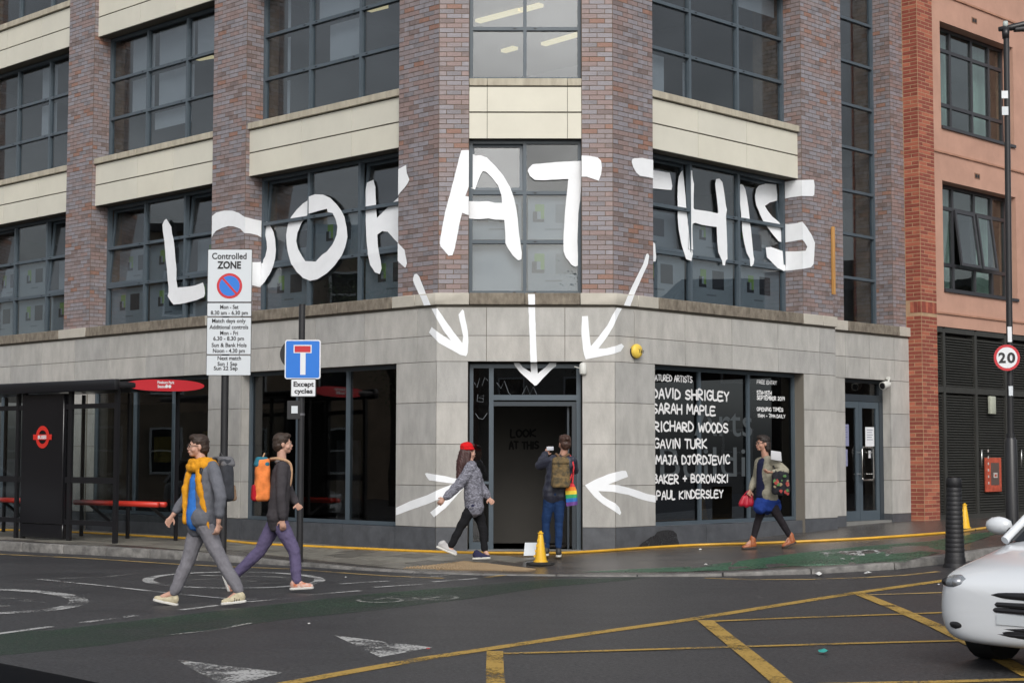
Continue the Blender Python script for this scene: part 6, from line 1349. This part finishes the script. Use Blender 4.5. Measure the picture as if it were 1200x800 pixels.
# ---- B: man with orange backpack
YB = 19.0
jb = mk(YB, dict(head=(332, 520.5, 0), shR=(331, 546, -.17), shL=(329, 548, .17), elR=(329, 581, -.25), wrR=(331, 607, -.24), elL=(340, 579, .22), wrL=(347, 589, .12), hipR=(325, 607, -.09), hipL=(325, 607, .09),
    knR=(345, 645, -.08), anR=(348, 682, -.08), knL=(305, 645, .09), anL=(273, 675, .09)))
jb['heelR'] = J(341, 690.5, YB - .08); jb['toeR'] = J(367, 689, YB - .08); jb['heelL'] = J(261, 676, YB + .1); jb['toeL'] = J(269, 698, YB + .12); jb['root'] = (float(jb['heelR'][0]), YB, -.13)
fB = np.array([1., .1, 0])
pe, P, A, nk, hp, ch, s_, f_ = person('man in charcoal jumper and purple trousers carrying an orange backpack, walking right', jb, fB, None, np.array([1, .25, 0]), palm={'curlL': .5, 'curlR': .7})
hair(pe, P, A, MATS['hair_brown']); face_bits(pe, P, A); M_char = fabric('jumper_charcoal', (.055, .05, .055)); top(pe, jb, nk, hp, ch, M_char, 'jumper', .014, .93, .05, hb=.116, hz=.03)
bl = Blob(); n0 = nk + np.array([0, 0, .03]); rp = [n0 + s_ * .062 * math.cos(t) + f_ * .062 * math.sin(t) for t in np.linspace(0, 2 * math.pi, 11)]; bl.chain(rp, [.018] * 11); bl.build('collar', mat('collar_white', (.6, .6, .6), .8), pe, .007, 2)
trousers(pe, jb, hp, fabric('jeans_purple', (.12, .10, .185)), .010, .005, wide=.004)
M_tr2 = mat('trainer_white_red', (.62, .55, .50), .6, col2=(.55, .15, .06), vscale=18); shoe(pe, jb['heelR'], jb['toeR'], M_tr2, M_sole); shoe(pe, jb['heelL'], jb['toeL'], M_tr2, M_sole)
inn = lambda sh: sh * .7 + nk * .3
backpack(ch - f_ * .205 + np.array([0, 0, .0]), -f_, (inn(jb['shL']), inn(jb['shR'])), (.31, .50, .18), (fabric('bag_orange', (.75, .22, .06)), fabric('bag_crimson', (.36, .01, .02)), fabric('bag_teal', (.03, .16, .22)), fabric('strap_beige', (.45, .28, .17))), 'orange backpack with crimson pocket and teal lid on the back of the man in charcoal')
# ---- C: woman in red hat
YC = 22.9
jc = mk(YC, dict(head=(549, 530, 0), shR=(552, 547, -.15), shL=(553, 548, .15), elR=(538, 568, -.2), wrR=(522, 583, -.2), elL=(563, 570, .2), wrL=(572, 582, .12), hipR=(556, 589, -.08), hipL=(556, 589, .08),
    knR=(540, 617, -.07), anR=(527, 642, -.07), knL=(566, 619, .07), anL=(568, 645, .07)))
jc['heelR'] = J(513, 642, YC - .07); jc['toeR'] = J(534, 650.5, YC - .1); jc['heelL'] = J(574, 654, YC + .07); jc['toeL'] = J(554, 654.5, YC - .02); jc['root'] = (float(jc['toeL'][0]), YC, 0)
jc['heelR'], jc['toeR'] = J(512, 641, YC - .07), J(535, 650.5, YC - .07); jc['heelL'], jc['toeL'] = J(555, 654.8, YC + .07), J(574, 654, YC + .03)
fC = np.array([.95, .4, 0])
pe, P, A, nk, hp, ch, s_, f_ = person('woman in a red hat and black and white patterned coat walking past the left arrow', jc, fC, None, np.array([.9, .5, -.1]), female=True, palm={'curlR': .9, 'curlL': .6})
hair(pe, P, A, mat('hair_dark_red', (.05, .018, .016), .55, var=.4, vscale=30, stretch=(1, 1, .3)), 'long'); face_bits(pe, P, A)
bl = Blob(); bl.ball(P(0, -.03, .085), (.093, .10, .065), A); bl.chain([P(.078 * math.cos(t), -.02 + .09 * math.sin(t), .05) for t in np.linspace(0, 6.283, 13)], [.018] * 13); bl.build('hat', fabric('hat_red', (.62, .012, .015), .08), pe, .008, 3, .002)
M_pat = mat('coat_pattern', (.34, .34, .40), .9, col2=(.02, .02, .03), vscale=34, detail=6, stretch=(1, 1, 2.4)); top(pe, jc, nk, hp, ch, M_pat, 'coat', .026, .9, .05, .008, flare=.01)
bl = Blob(); bl.cap(hp - s_ * .07 + np.array([0, 0, -.05]), hp + s_ * .07 + np.array([0, 0, -.05]), .125, .125); bl.build('tunic_hem', fabric('tunic_navy', (.018, .02, .05)), pe, .009, 3, .005)
trousers(pe, jc, hp, fabric('trousers_black', (.012, .012, .014)), .004, .006); M_cb = fabric('canvas_navy', (.03, .03, .07)); shoe(pe, jc['heelR'], jc['toeR'], mat('trainer_grey', (.45, .44, .44), .6), M_sole); shoe(pe, jc['heelL'], jc['toeL'], M_cb, M_sole)
# ---- D: woman photographing the doorway
YD = 23.4
jd = mk(YD, dict(head=(661.5, 520, 0), shL=(648.5, 539, .0), shR=(669.5, 539.5, .0), elL=(632, 545.5, .12), wrL=(639, 532, .32), elR=(673, 551, .14), wrR=(655, 541, .38), hipL=(645, 579, 0), hipR=(655.5, 579, 0),
    knL=(639.5, 612, .02), anL=(641, 643, .03), knR=(655, 612, -.02), anR=(654.5, 643, -.04)))
jd['heelL'] = J(640.5, 650.5, YD - .02); jd['toeL'] = J(640, 648.5, YD + .22); jd['heelR'] = J(654.5, 652, YD - .1); jd['toeR'] = J(655, 649.5, YD + .14); jd['root'] = (float(J(648, 650, YD)[0]), YD, 0)
fD = np.array([-.12, 1., 0])
pe, P, A, nk, hp, ch, s_, f_ = person('woman in padded navy jacket seen from behind photographing the open doorway', jd, fD, None, np.array([-.35, 1, -.05]), SK2, True, palm={'L': (.6, -.2, .5), 'R': (-.4, -.3, .6), 'curlL': 1., 'curlR': 1.})
hair(pe, P, A, mat('hair_chestnut', (.05, .021, .013), .55, var=.3, vscale=30, stretch=(1, 1, .3)), 'bun'); face_bits(pe, P, A); top(pe, jd, nk, hp, ch, mat('padded_navy', (.022, .024, .04), .5, var=.2, vscale=6, bump=.5, bscale=22), 'jacket', .024, .95, .02, .010)
trousers(pe, jd, hp, fabric('jeans_blue', (.012, .034, .10)), .004, .007, 'jeans'); M_tb = mat('trainer_black', (.03, .03, .03), .5); shoe(pe, jd['heelL'], jd['toeL'], M_tb, M_sole); shoe(pe, jd['heelR'], jd['toeR'], M_tb, M_sole)
inn = lambda sh: sh * .7 + nk * .3
M_camo = mat('camo_canvas', (.20, .13, .05), .85, col2=(.045, .04, .025), vscale=13, detail=2)
backpack(ch - f_ * .185 - np.array([0, 0, .06]), -f_, (inn(jd['shL']), inn(jd['shR'])), (.27, .42, .15), (M_camo, M_camo, M_camo, mat('strap_brown', (.14, .08, .04), .8)), 'brown and green camouflage backpack on the woman at the doorway')
ph_c = (jd['wrL'] + jd['wrR']) / 2 + np.array([-.02, .08, .10]); mb = MB(); ph_c = jd['wrL'] + np.array([.045, .03, .085]); mb.box(ph_c[0] - .025, ph_c[0] + .075, ph_c[1], ph_c[1] + .009, ph_c[2] - .03, ph_c[2] + .025)
tag(bevel(mb.build('phone', mat('phone_silver', (.55, .57, .62), .3)), .003, 2), 'pale phone held up sideways by the woman at the doorway', 'phone')
# rainbow bag
RBW = [mat('rainbow_%s' % n_, c_, .7) for n_, c_ in (('red', (.62, .03, .04)), ('orange', (.75, .22, .02)), ('yellow', (.75, .55, .04)), ('green', (.03, .33, .12)), ('blue', (.02, .14, .45)), ('violet', (.14, .05, .25)))]
bt_ = at_depth(668.5, 566, YD - .12); bb_ = at_depth(670.5, 592, YD - .12); bg_ = empty('tote_bag', tuple(bb_), 'rainbow striped cloth bag hanging from the shoulder of the woman at the doorway', 'bag')
names = 6; me_b = MB(); rowsN = 24; colsN = 10; vs = []
for i in range(rowsN + 1):
    t = i / rowsN; c_ = bt_ * (1 - t) + bb_ * t; wd_ = .045 + .035 * min(1, t * 3)
    for j in range(colsN + 1):
        a = j / colsN * 2 - 1; vs.append((c_[0] + a * wd_, c_[1] + .02 * math.sin(a * 3 + t * 4) - .03 * (1 - a * a), c_[2] + .012 * a * t))
b2 = [(x, y + .05, z) for x, y, z in vs]; nC = colsN + 1; tot = len(vs)
fs = []; mi_ = []
for i in range(rowsN):
    for j in range(colsN):
        fs.append([i * nC + j, (i + 1) * nC + j, (i + 1) * nC + j + 1, i * nC + j + 1]); mi_.append(min(5, int(i / rowsN * 6))); fs.append([tot + i * nC + j, tot + i * nC + j + 1, tot + (i + 1) * nC + j + 1, tot + (i + 1) * nC + j]); mi_.append(min(5, int(i / rowsN * 6)))
    for j in (0, colsN): fs.append([i * nC + j, (i + 1) * nC + j, tot + (i + 1) * nC + j, tot + i * nC + j]); mi_.append(min(5, int(i / rowsN * 6)))
me_b.v = vs + b2; me_b.f = fs; me_b.mi = mi_; me_b.build('bag_body', RBW, bg_, smooth=True)
mb = MB(); shp = jd['shR'] + np.array([-.02, 0, .075]); mb.tube(smooth_path([tuple(bt_ + np.array([-.03, 0, 0])), tuple(jd['shR'] + np.array([.03, -.1, -.1])), tuple(shp), tuple(jd['shR'] + np.array([.03, .1, -.08])), tuple(bt_ + np.array([.03, .04, 0]))], 5), .012, 8); mb.build('strap', RBW[0], bg_, smooth=True)
# ---- E: woman with tote and red bag
YE = 24.5; zE = zany(3.7, 24.5)
je = mk(YE, dict(head=(893.5, 520, 0), shL=(905, 540, -.13), shR=(890, 541, .16), elL=(920, 552, -.25), wrL=(906, 553, -.32), elR=(886, 560, .22), wrR=(880, 573, .14), hipL=(900, 583, -.08), hipR=(898, 583, .08),
    knL=(914, 608, -.07), anL=(926.5, 629, -.07), knR=(888.5, 609, .08), anR=(882.5, 632, .08)))
je['heelL'] = J(932, 636, YE - .07); je['toeL'] = J(917.5, 641.5, YE - .1); je['heelR'] = J(886, 641.5, YE + .08); je['toeR'] = J(870, 643, YE + .05); je['root'] = (float(J(895, 640, YE)[0]), YE, zE)
fE = np.array([-1., -.2, 0])
pe, P, A, nk, hp, ch, s_, f_ = person('woman in glasses, beige cardigan, blue skirt and tan boots walking left along the window', je, fE, None, np.array([-1, -.35, 0]), SK2, True, palm={'L': (0, .3, .8), 'curlL': .9, 'curlR': 1.0})
hair(pe, P, A, MATS['hair_dark'], 'bob'); face_bits(pe, P, A, 1., True); top(pe, je, nk, hp, ch, fabric('cardigan_beige', (.29, .27, .21)), 'cardigan', .018, .9, .0, .008)
bl = Blob(); bl.chain([ch + f_ * .06 + np.array([0, 0, .1]), hp + f_ * .07 + np.array([0, 0, .02])], [.085, .11], side=s_, flat=1.1); bl.build('dress_front', fabric('dress_navy', (.012, .014, .04)), pe, .008, 3, .003)
bl = Blob(); bl.cap(hp + np.array([0, 0, .02]), hp + np.array([0, 0, -.05]), .14, .20, flat=1.0, side=s_); bl.chain([hp + f_ * .04 + np.array([0, 0, -.04]), hp + f_ * .12 + np.array([0, 0, -.13])], [.13, .12]); bl.chain([hp - f_ * .03 + np.array([0, 0, -.04]), hp - f_ * .12 + np.array([0, 0, -.13])], [.13, .12]); bl.build('skirt', fabric('skirt_blue', (.015, .04, .20)), pe, .009, 3, .007)
trousers(pe, je, hp, fabric('tights_black', (.018, .015, .018), .3), .001, .0012, 'tights'); M_boot = mat('boot_tan', (.33, .10, .035), .4, var=.25, vscale=15)
for S_ in 'LR':
    b_ = shoe(pe, je['heel' + S_], je['toe' + S_], M_boot, mat('sole_dark', (.04, .025, .02), .6), name='boot'); bl = Blob(); bl.chain([je['an' + S_] + np.array([0, 0, .03]), je['heel' + S_] * .72 + je['toe' + S_] * .28 + np.array([0, 0, .045])], [.048, .048]); bl.build('boot_shaft', M_boot, b_, .008, 2)
tc_ = at_depth(914.5, 566, YE - .36); tt_ = empty('tote_bag', tuple(tc_ - np.array([0, 0, .2])), 'black tote bag with a red floral print under the arm of the woman in glasses', 'bag')
bl = Blob(); bl.chain([tc_ + np.array([-.07, 0, .12]), tc_ + np.array([-.08, 0, -.12])], [.05, .055]); bl.chain([tc_ + np.array([.08, 0, .12]), tc_ + np.array([.09, 0, -.12])], [.05, .055]); bl.chain([tc_ + np.array([0, 0, .13]), tc_ + np.array([0, 0, -.13])], [.055, .06]); bl.build('bag_body', fabric('tote_black', (.02, .02, .025)), tt_, .01, 4, .004)
rg = np.random.default_rng(4); mb = MB()
for i in range(18):
    cx_, cz_ = tc_[0] + rg.uniform(-.10, .11), tc_[2] + rg.uniform(-.15, .12); r_ = rg.uniform(.012, .03); yy = tc_[1] - .066; mb.add([(cx_ + r_ * rg.uniform(.6, 1.2) * math.cos(t), yy - .0008 * i, cz_ + r_ * rg.uniform(.6, 1.2) * math.sin(t)) for t in np.linspace(0, 6.28, 8, endpoint=False)], [list(range(8))], int(rg.integers(0, 4)))
mb.build('floral_print', [mat('print_red', (.30, .04, .035), .8), mat('print_pink', (.38, .12, .09), .8), mat('print_green', (.08, .18, .06), .8), mat('print_cream', (.25, .2, .12), .8)], tt_)
mb = MB(); mb.tube(smooth_path([tuple(tc_ + np.array([-.06, -.02, .16])), tuple(je['shL'] + np.array([0, -.06, -.05])), tuple(je['shL'] + np.array([.0, 0, .075])), tuple(je['shL'] + np.array([.03, .05, -.03])), tuple(tc_ + np.array([.06, .02, .16]))], 5), .010, 8); mb.build('strap', M_sblack, tt_, smooth=True)
pp = at_depth(909.5, 534, YE - .33); mb = MB(); mb.add([pp + np.array(v) for v in ((-.08, -.02, -.05), (.09, .03, -.08), (.08, .04, .06), (-.075, -.01, .08), (-.08, .01, -.05), (.09, .06, -.08), (.08, .07, .06), (-.075, .02, .08))], [[0, 1, 2, 3], [7, 6, 5, 4], [0, 4, 5, 1], [1, 5, 6, 2], [2, 6, 7, 3], [3, 7, 4, 0]]); tag(bevel(mb.build('paper_sheaf', mat('paper_white', (.5, .5, .52), .8)), .006, 2), 'white bundle of papers held to the chest by the woman in glasses', 'papers')
hb = je['wrR'] + np.array([-.06, -.02, -.14]); rb_ = empty('handbag', tuple(hb - np.array([0, 0, .12])), 'small red handbag hanging from the hand of the woman in glasses', 'bag')
bl = Blob(); bl.chain([hb + np.array([-.05, 0, .02]), hb + np.array([-.09, 0, -.08])], [.035, .045]); bl.chain([hb + np.array([.05, 0, .02]), hb + np.array([.06, 0, -.08])], [.035, .045]); bl.chain([hb + np.array([0, 0, .03]), hb + np.array([-.01, 0, -.09])], [.035, .05]); bl.build('bag_body', mat('leather_red', (.42, .01, .03), .4), rb_, .008, 4, .003)
mb = MB(); mb.tube(smooth_path([tuple(hb + np.array([-.05, 0, .05])), tuple(hb + np.array([.02, 0, .12])), tuple(hb + np.array([.05, 0, .04]))], 5), .007, 8); mb.build('handle', MATS['leather_red'], rb_, smooth=True)

# ------------------------------------------------------------------ cars
M_tyre = mat('tyre_rubber', (.02, .02, .02), .8); M_rim = mat('alloy_rim', (.45, .46, .48), .3, metal=.8); M_cglass = mat('car_glass', (.01, .012, .014), .06, spec=.8)
M_hl = mat('headlamp_lens', (.20, .22, .24), .1, spec=.9, coat=1); M_trim = mat('trim_black', (.015, .015, .017), .45)
def car(label, loc, heading, paint_m, group=None):
    e = empty('hatchback_car', loc, label, 'car', group); hx = unit([heading[0], heading[1], 0]); hy = np.array([-hx[1], hx[0], 0]); O_ = np.array(loc, float)
    T = lambda v: [tuple(O_ + hx * p[0] + hy * p[1] + np.array([0, 0, p[2]])) for p in v]
    ST_ = [(.03, .52, .26, .58, .60), (0.0, .66, .21, .62, .655), (-.06, .76, .19, .655, .70), (-.2, .82, .18, .70, .765), (-.55, .85, .19, .755, .845), (-.9, .865, .19, .82, .91), (-1.25, .87, .19, .90, .97), (-1.9, .875, .19, .93, .99), (-2.6, .875, .19, .95, 1.0), (-3.2, .87, .19, .96, 1.0), (-3.6, .85, .21, .96, 1.0), (-3.85, .80, .25, .93, .97), (-3.98, .68, .32, .85, .9), (-4.02, .5, .4, .7, .75)]
    def sec(x, w, zl, zs, zt):
        h = [(0, zl), (w * .6, zl), (w * .93, zl + .03), (w * 1.0, zl + .16), (w * 1.015, (zl + zs) / 2), (w * .995, zs - .05), (w * .93, zs + .01), (w * .75, zs + (zt - zs) * .65), (w * .4, zt - .008), (0, zt)]
        return [(x, y, z) for y, z in h] + [(x, -y, z) for y, z in h[-2:0:-1]]
    vs = []; fs = []; n_ = 18
    for s_ in ST_: vs += sec(*s_)
    for i in range(len(ST_) - 1):
        for j in range(n_): fs.append([i * n_ + j, i * n_ + (j + 1) % n_, (i + 1) * n_ + (j + 1) % n_, (i + 1) * n_ + j])
    fs += [list(range(n_))[::-1], list(range((len(ST_) - 1) * n_, len(ST_) * n_))]
    me = D.meshes.new('body'); me.from_pydata(vs, [], fs); o = D.objects.new('tmp', me); COL.objects.link(o); q = o.modifiers.new('s', 'SUBSURF'); q.levels = 2; q.render_levels = 2
    dg = bpy.context.evaluated_depsgraph_get(); m2 = D.meshes.new_from_object(o.evaluated_get(dg)); D.objects.remove(o)
    co = np.empty(len(m2.vertices) * 3); m2.vertices.foreach_get('co', co); co = co.reshape(-1, 3); 
    m2.vertices.foreach_set('co', np.array(T(co)).ravel()); m2.materials.clear(); m2.materials.append(paint_m); m2.polygons.foreach_set('use_smooth', [True] * len(m2.polygons)); m2.name = 'body'; body = link('body', m2, e)
    # greenhouse
    G_ = [(-1.02, .76, -1.72, .56), (-3.92, .74, -3.55, .56)]
    v = [(-1.02, .74, .90), (-1.02, -.74, .90), (-3.93, -.72, .93), (-3.93, .72, .93), (-1.78, .57, 1.43), (-1.78, -.57, 1.43), (-3.55, -.55, 1.42), (-3.55, .55, 1.42)]
    mb = MB(); mb.add(T(v), [[0, 1, 5, 4], [2, 3, 7, 6], [1, 2, 6, 5], [3, 0, 4, 7], [4, 5, 6, 7]]); mb.build('cabin_glass', M_cglass, e)
    mb = MB(); rv = [(-1.70, 0, 1.455), (-1.72, .58, 1.425), (-2.6, .60, 1.47), (-3.6, .57, 1.425), (-3.64, 0, 1.46), (-3.6, -.57, 1.425), (-2.6, -.60, 1.47), (-1.72, -.58, 1.425), (-2.6, 0, 1.50)]
    mb.add(T(rv), [[8, 0, 1, 2], [8, 2, 3, 4], [8, 4, 5, 6], [8, 6, 7, 0]])
    for s_ in (-1, 1):
        for pts in ([(-1.0, s_ * .76, .90), (-1.74, s_ * .59, 1.42)], [(-2.45, s_ * .80, .95), (-2.5, s_ * .62, 1.44)], [(-3.92, s_ * .74, .93), (-3.58, s_ * .58, 1.42)], [(-1.74, s_ * .59, 1.43), (-2.6, s_ * .62, 1.46), (-3.58, s_ * .58, 1.43)]): mb.tube(T(pts), .035, 8)
    shade(mb.build('roof', paint_m, e), 60)
    for x in (-.86, -3.32):
        for s_ in (-1, 1):
            mb = MB(); C_ = T([(x, s_ * .80, .31)])[0]; a, b = T([(x, s_ * .68, .31), (x, s_ * .885, .31)]); mb.tube([a, b], .315, 28); ty = shade(mb.build('wheel', M_tyre, e), 50)
            mb = MB(); a, b = T([(x, s_ * .87, .31), (x, s_ * .892, .31)]); mb.tube([a, b], .2, 20); mb.build('rim', M_rim, ty)
            mb = MB(); pts = [(x + .365 * math.cos(t), s_ * .862, .31 + .365 * math.sin(t)) for t in np.linspace(-.15, math.pi + .15, 16)]; mb.tube(T(pts), .022, 6); mb.build('wheel_arch', M_trim, e)
    for s_ in (-1, 1):
        def ell(nm, c, r, m_, parent=e, ax=None):
            mb = MB(); Ax = np.array(ax) if ax is not None else np.eye(3); mb.add(T((ICV * np.array(r)) @ Ax + np.array(c)), ICF); return mb.build(nm, m_, parent, smooth=True)
        hl = ell('headlight', (-.15, s_ * .61, .63), (.17, .15, .065), M_hl); ell('lamp_bowl', (-.035, s_ * .60, .635), (.05, .055, .045), M_rim, hl); ell('lamp_rim', (-.06, s_ * .70, .635), (.05, .04, .035), M_trim, hl)
        ell('fog_lamp', (-.015, s_ * .58, .33), (.035, .08, .035), M_trim); mi = ell('wing_mirror', (-1.32, s_ * .99, 1.0), (.07, .12, .075), paint_m)
        mb = MB(); mb.tube(T([(-1.3, s_ * .80, .95), (-1.32, s_ * .92, .97)]), .03, 8); mb.build('mirror_arm', M_trim, mi); mb = MB(); mb.add(T([(-1.38, s_ * (.99 + a), 1.0 + b) for a, b in ((-.09, -.05), (.09, -.05), (.09, .05), (-.09, .05))]), [[0, 1, 2, 3]]); mb.build('mirror_glass', M_cglass, mi)
        mb = MB(); mb.tube(T([(-1.25, s_ * .879, .9), (-1.28, s_ * .892, .5), (-1.35, s_ * .885, .27)]), .005, 6); mb.tube(T([(-2.45, s_ * .885, .9), (-2.45, s_ * .897, .5), (-2.45, s_ * .89, .27)]), .005, 6); mb.build('door_gap', M_trim, e)
    mb = MB()
    for z, hw_, x0 in ((.50, .34, .018), (.46, .36, .018), (.33, .42, .0), (.29, .40, .0)): mb.tube(T([(x0 - .08, -hw_ - .06, z), (x0, -hw_ * .7, z), (x0 + .012, 0, z), (x0, hw_ * .7, z), (x0 - .08, hw_ + .06, z)]), .022, 8)
    mb.build('grille', M_trim, e)
    ell('air_intake', (-.02, 0, .305), (.05, .52, .07), M_trim); ell('upper_grille', (.0, 0, .565), (.045, .36, .035), M_trim)
    mb = MB(); mb.add(T([(.035, a, b) for a, b in ((-.25, .36), (.25, .36), (.25, .43), (-.25, .43))] + [(.02, a, b) for a, b in ((-.25, .36), (.25, .36), (.25, .43), (-.25, .43))]), [[0, 1, 2, 3], [7, 6, 5, 4], [0, 4, 5, 1], [1, 5, 6, 2], [2, 6, 7, 3], [3, 7, 4, 0]]); mb.build('number_plate', M_sign, e)
    return e
M_wp = mat('car_paint_white', (.74, .77, .80), .25, spec=.6, coat=.8); M_bp = mat('car_paint_black', (.004, .0045, .006), .75, spec=.05, coat=.0); M_sp = mat('car_paint_silver', (.35, .36, .38), .3, spec=.6, coat=.8)
car('white hatchback car with only its nose in view at the right edge', (3.66, 11.70, -.13), (-.72, -.69), M_wp)
car('black car with only its bonnet in view at the bottom left corner', (-.98, 4.9, -.10), (1, .02), M_bp)
car('silver car standing on the road left of the view, reflected in the shop windows', (-14.5, 28.0, -.13), (.3, -.95), M_sp, None)

# ------------------------------------------------------------------ buildings across the streets (mirrored in the panes)
M_opp = [mat('far_brick', (.19, .125, .10), .9, var=.2, vscale=2), mat('far_render', (.30, .29, .27), .9, var=.1), mat('far_stock_brick', (.24, .19, .14), .9, var=.2, vscale=2)]
M_dkb = mat('far_brick_darkened', (.055, .042, .035), .9, var=.3, vscale=1.5); M_roofs = mat('slate_roof', (.05, .05, .055), .7); win_me = {}  # shade put into the right-hand brick colour so the names window mirrors dark
def opp(x0, x1, y0, y1, h, m_, lab, face, nw, nf):
    e = empty('terraced_building', ((x0 + x1) / 2, (y0 + y1) / 2, -.13), lab, 'building')
    mb = MB(); mb.box(x0, x1, y0, y1, -.3, h); mb.build('wall', m_, e); mb = MB(); mb.box(x0 - .2, x1 + .2, y0 - .2, y1 + .2, h + .004, h + .3); rf = mb.build('roof', M_roofs, e)
    mb = MB(); cx, cy = (x0 + x1) / 2, (y0 + y1) / 2; mb.box(cx - .6, cx + .6, cy - .4, cy + .4, h + .3, h + 1.6); mb.build('chimney', m_, rf)
    if 'w' not in win_me:
        mb = MB(); mb.box(-.5, .5, -.03, .03, -.75, .75); me = D.meshes.new('window'); me.from_pydata(mb.v, [], mb.f); me.materials.append(M_cglass); win_me['w'] = me
        mb = MB(); mb.box(-.58, .58, -.02, .05, -.83, -.75); mb.box(-.58, .58, -.02, .05, .75, .83); mb.box(-.58, -.5, -.02, .05, -.75, .75); mb.box(.5, .58, -.02, .05, -.75, .75); mb.box(-.5, .5, .03, .05, -.03, .03); me = D.meshes.new('frame'); me.from_pydata(mb.v, [], mb.f); me.materials.append(M_sign); win_me['f'] = me
    for i in range(nw):
        for j in range(nf):
            t = (i + .5) / nw; z = 1.6 + j * (h - 1) / nf
            if face == 'N': p, r_ = (x0 + (x1 - x0) * t, y1 + .02, z), 0
            elif face == 'E': p, r_ = (x1 + .02, y0 + (y1 - y0) * t, z), -math.pi / 2
            else: p, r_ = (x0 - .02, y0 + (y1 - y0) * t, z), math.pi / 2
            o = link('window', win_me['w'], e); o.location = p; o.rotation_euler = (0, 0, r_); f = D.objects.new('frame', win_me['f']); COL.objects.link(f); f.parent = o
opp(-14, -1.5, -26, -17, 6.8, M_opp[0], 'brown brick building behind the viewer across the junction', 'N', 5, 2); opp(-1.5, 12, -27, -18, 5.6, M_opp[1], 'pale rendered building behind the viewer across the junction', 'N', 5, 2)
opp(-44, -35, 22, 40, 9.5, M_opp[2], 'stock brick building far along the left-hand road', 'E', 6, 3); opp(-44, -35, 2, 20, 8.0, M_opp[0], 'brown brick building on the far side of the left-hand road', 'E', 6, 3)
opp(36, 46, 16, 30, 9.0, M_dkb, 'stock brick building far along the right-hand road', 'W', 5, 3); opp(36, 46, 31, 46, 7.6, M_dkb, 'low brick building further along the right-hand road', 'W', 5, 2)

# a street tree across the junction, seen only in the window reflections
def tree(x, y, h, lab, seed):
    rg = np.random.default_rng(seed); e = empty('street_tree', (x, y, -.13), lab, 'tree'); mb = MB(); tips = []
    mb.tube([(x, y, -.2), (x + .1, y, h * .3), (x, y + .1, h * .55)], [.2, .15, .1], 8)
    for k in range(12):
        a = rg.uniform(0, 6.28); z0 = h * rg.uniform(.3, .55); r_ = rg.uniform(1, 2.2); t1 = np.array([x + r_ * math.cos(a), y + r_ * math.sin(a), z0 + rg.uniform(1, h * .42)]); m1 = (np.array([x, y, z0]) + t1) / 2 + rg.normal(0, .2, 3); mb.tube([(x, y, z0), tuple(m1), tuple(t1)], [.07, .05, .02], 6); tips += [t1, m1]
    mb.build('trunk', mat('bark', (.07, .055, .04), .9, var=.3, vscale=8), e)
    vs = []; fs = []
    for k in range(9000):
        c = tips[rg.integers(0, len(tips))] + rg.normal(0, .45, 3); d1 = rg.normal(0, 1, 3); d1 /= np.linalg.norm(d1); d2 = np.cross(d1, rg.normal(0, 1, 3)); d2 /= np.linalg.norm(d2); s_ = rg.uniform(.03, .07); b = len(vs); vs += [tuple(c - d1 * s_), tuple(c + d2 * s_ * .5), tuple(c + d1 * s_), tuple(c - d2 * s_ * .5)]; fs.append([b, b + 1, b + 2, b + 3])
    me = D.meshes.new('crown'); me.from_pydata(vs, [], fs); me.materials.append(mat('leaf_green', (.05, .085, .025), .6, var=.4, vscale=2)); o = link('crown', me, e); tag(o, kind='stuff')
tree(4.2, -12, 9.0, 'leafy street tree behind the viewer on the far side of the junction', 3); tree(-27, 27, 9.5, 'leafy street tree far down the left-hand road', 5)
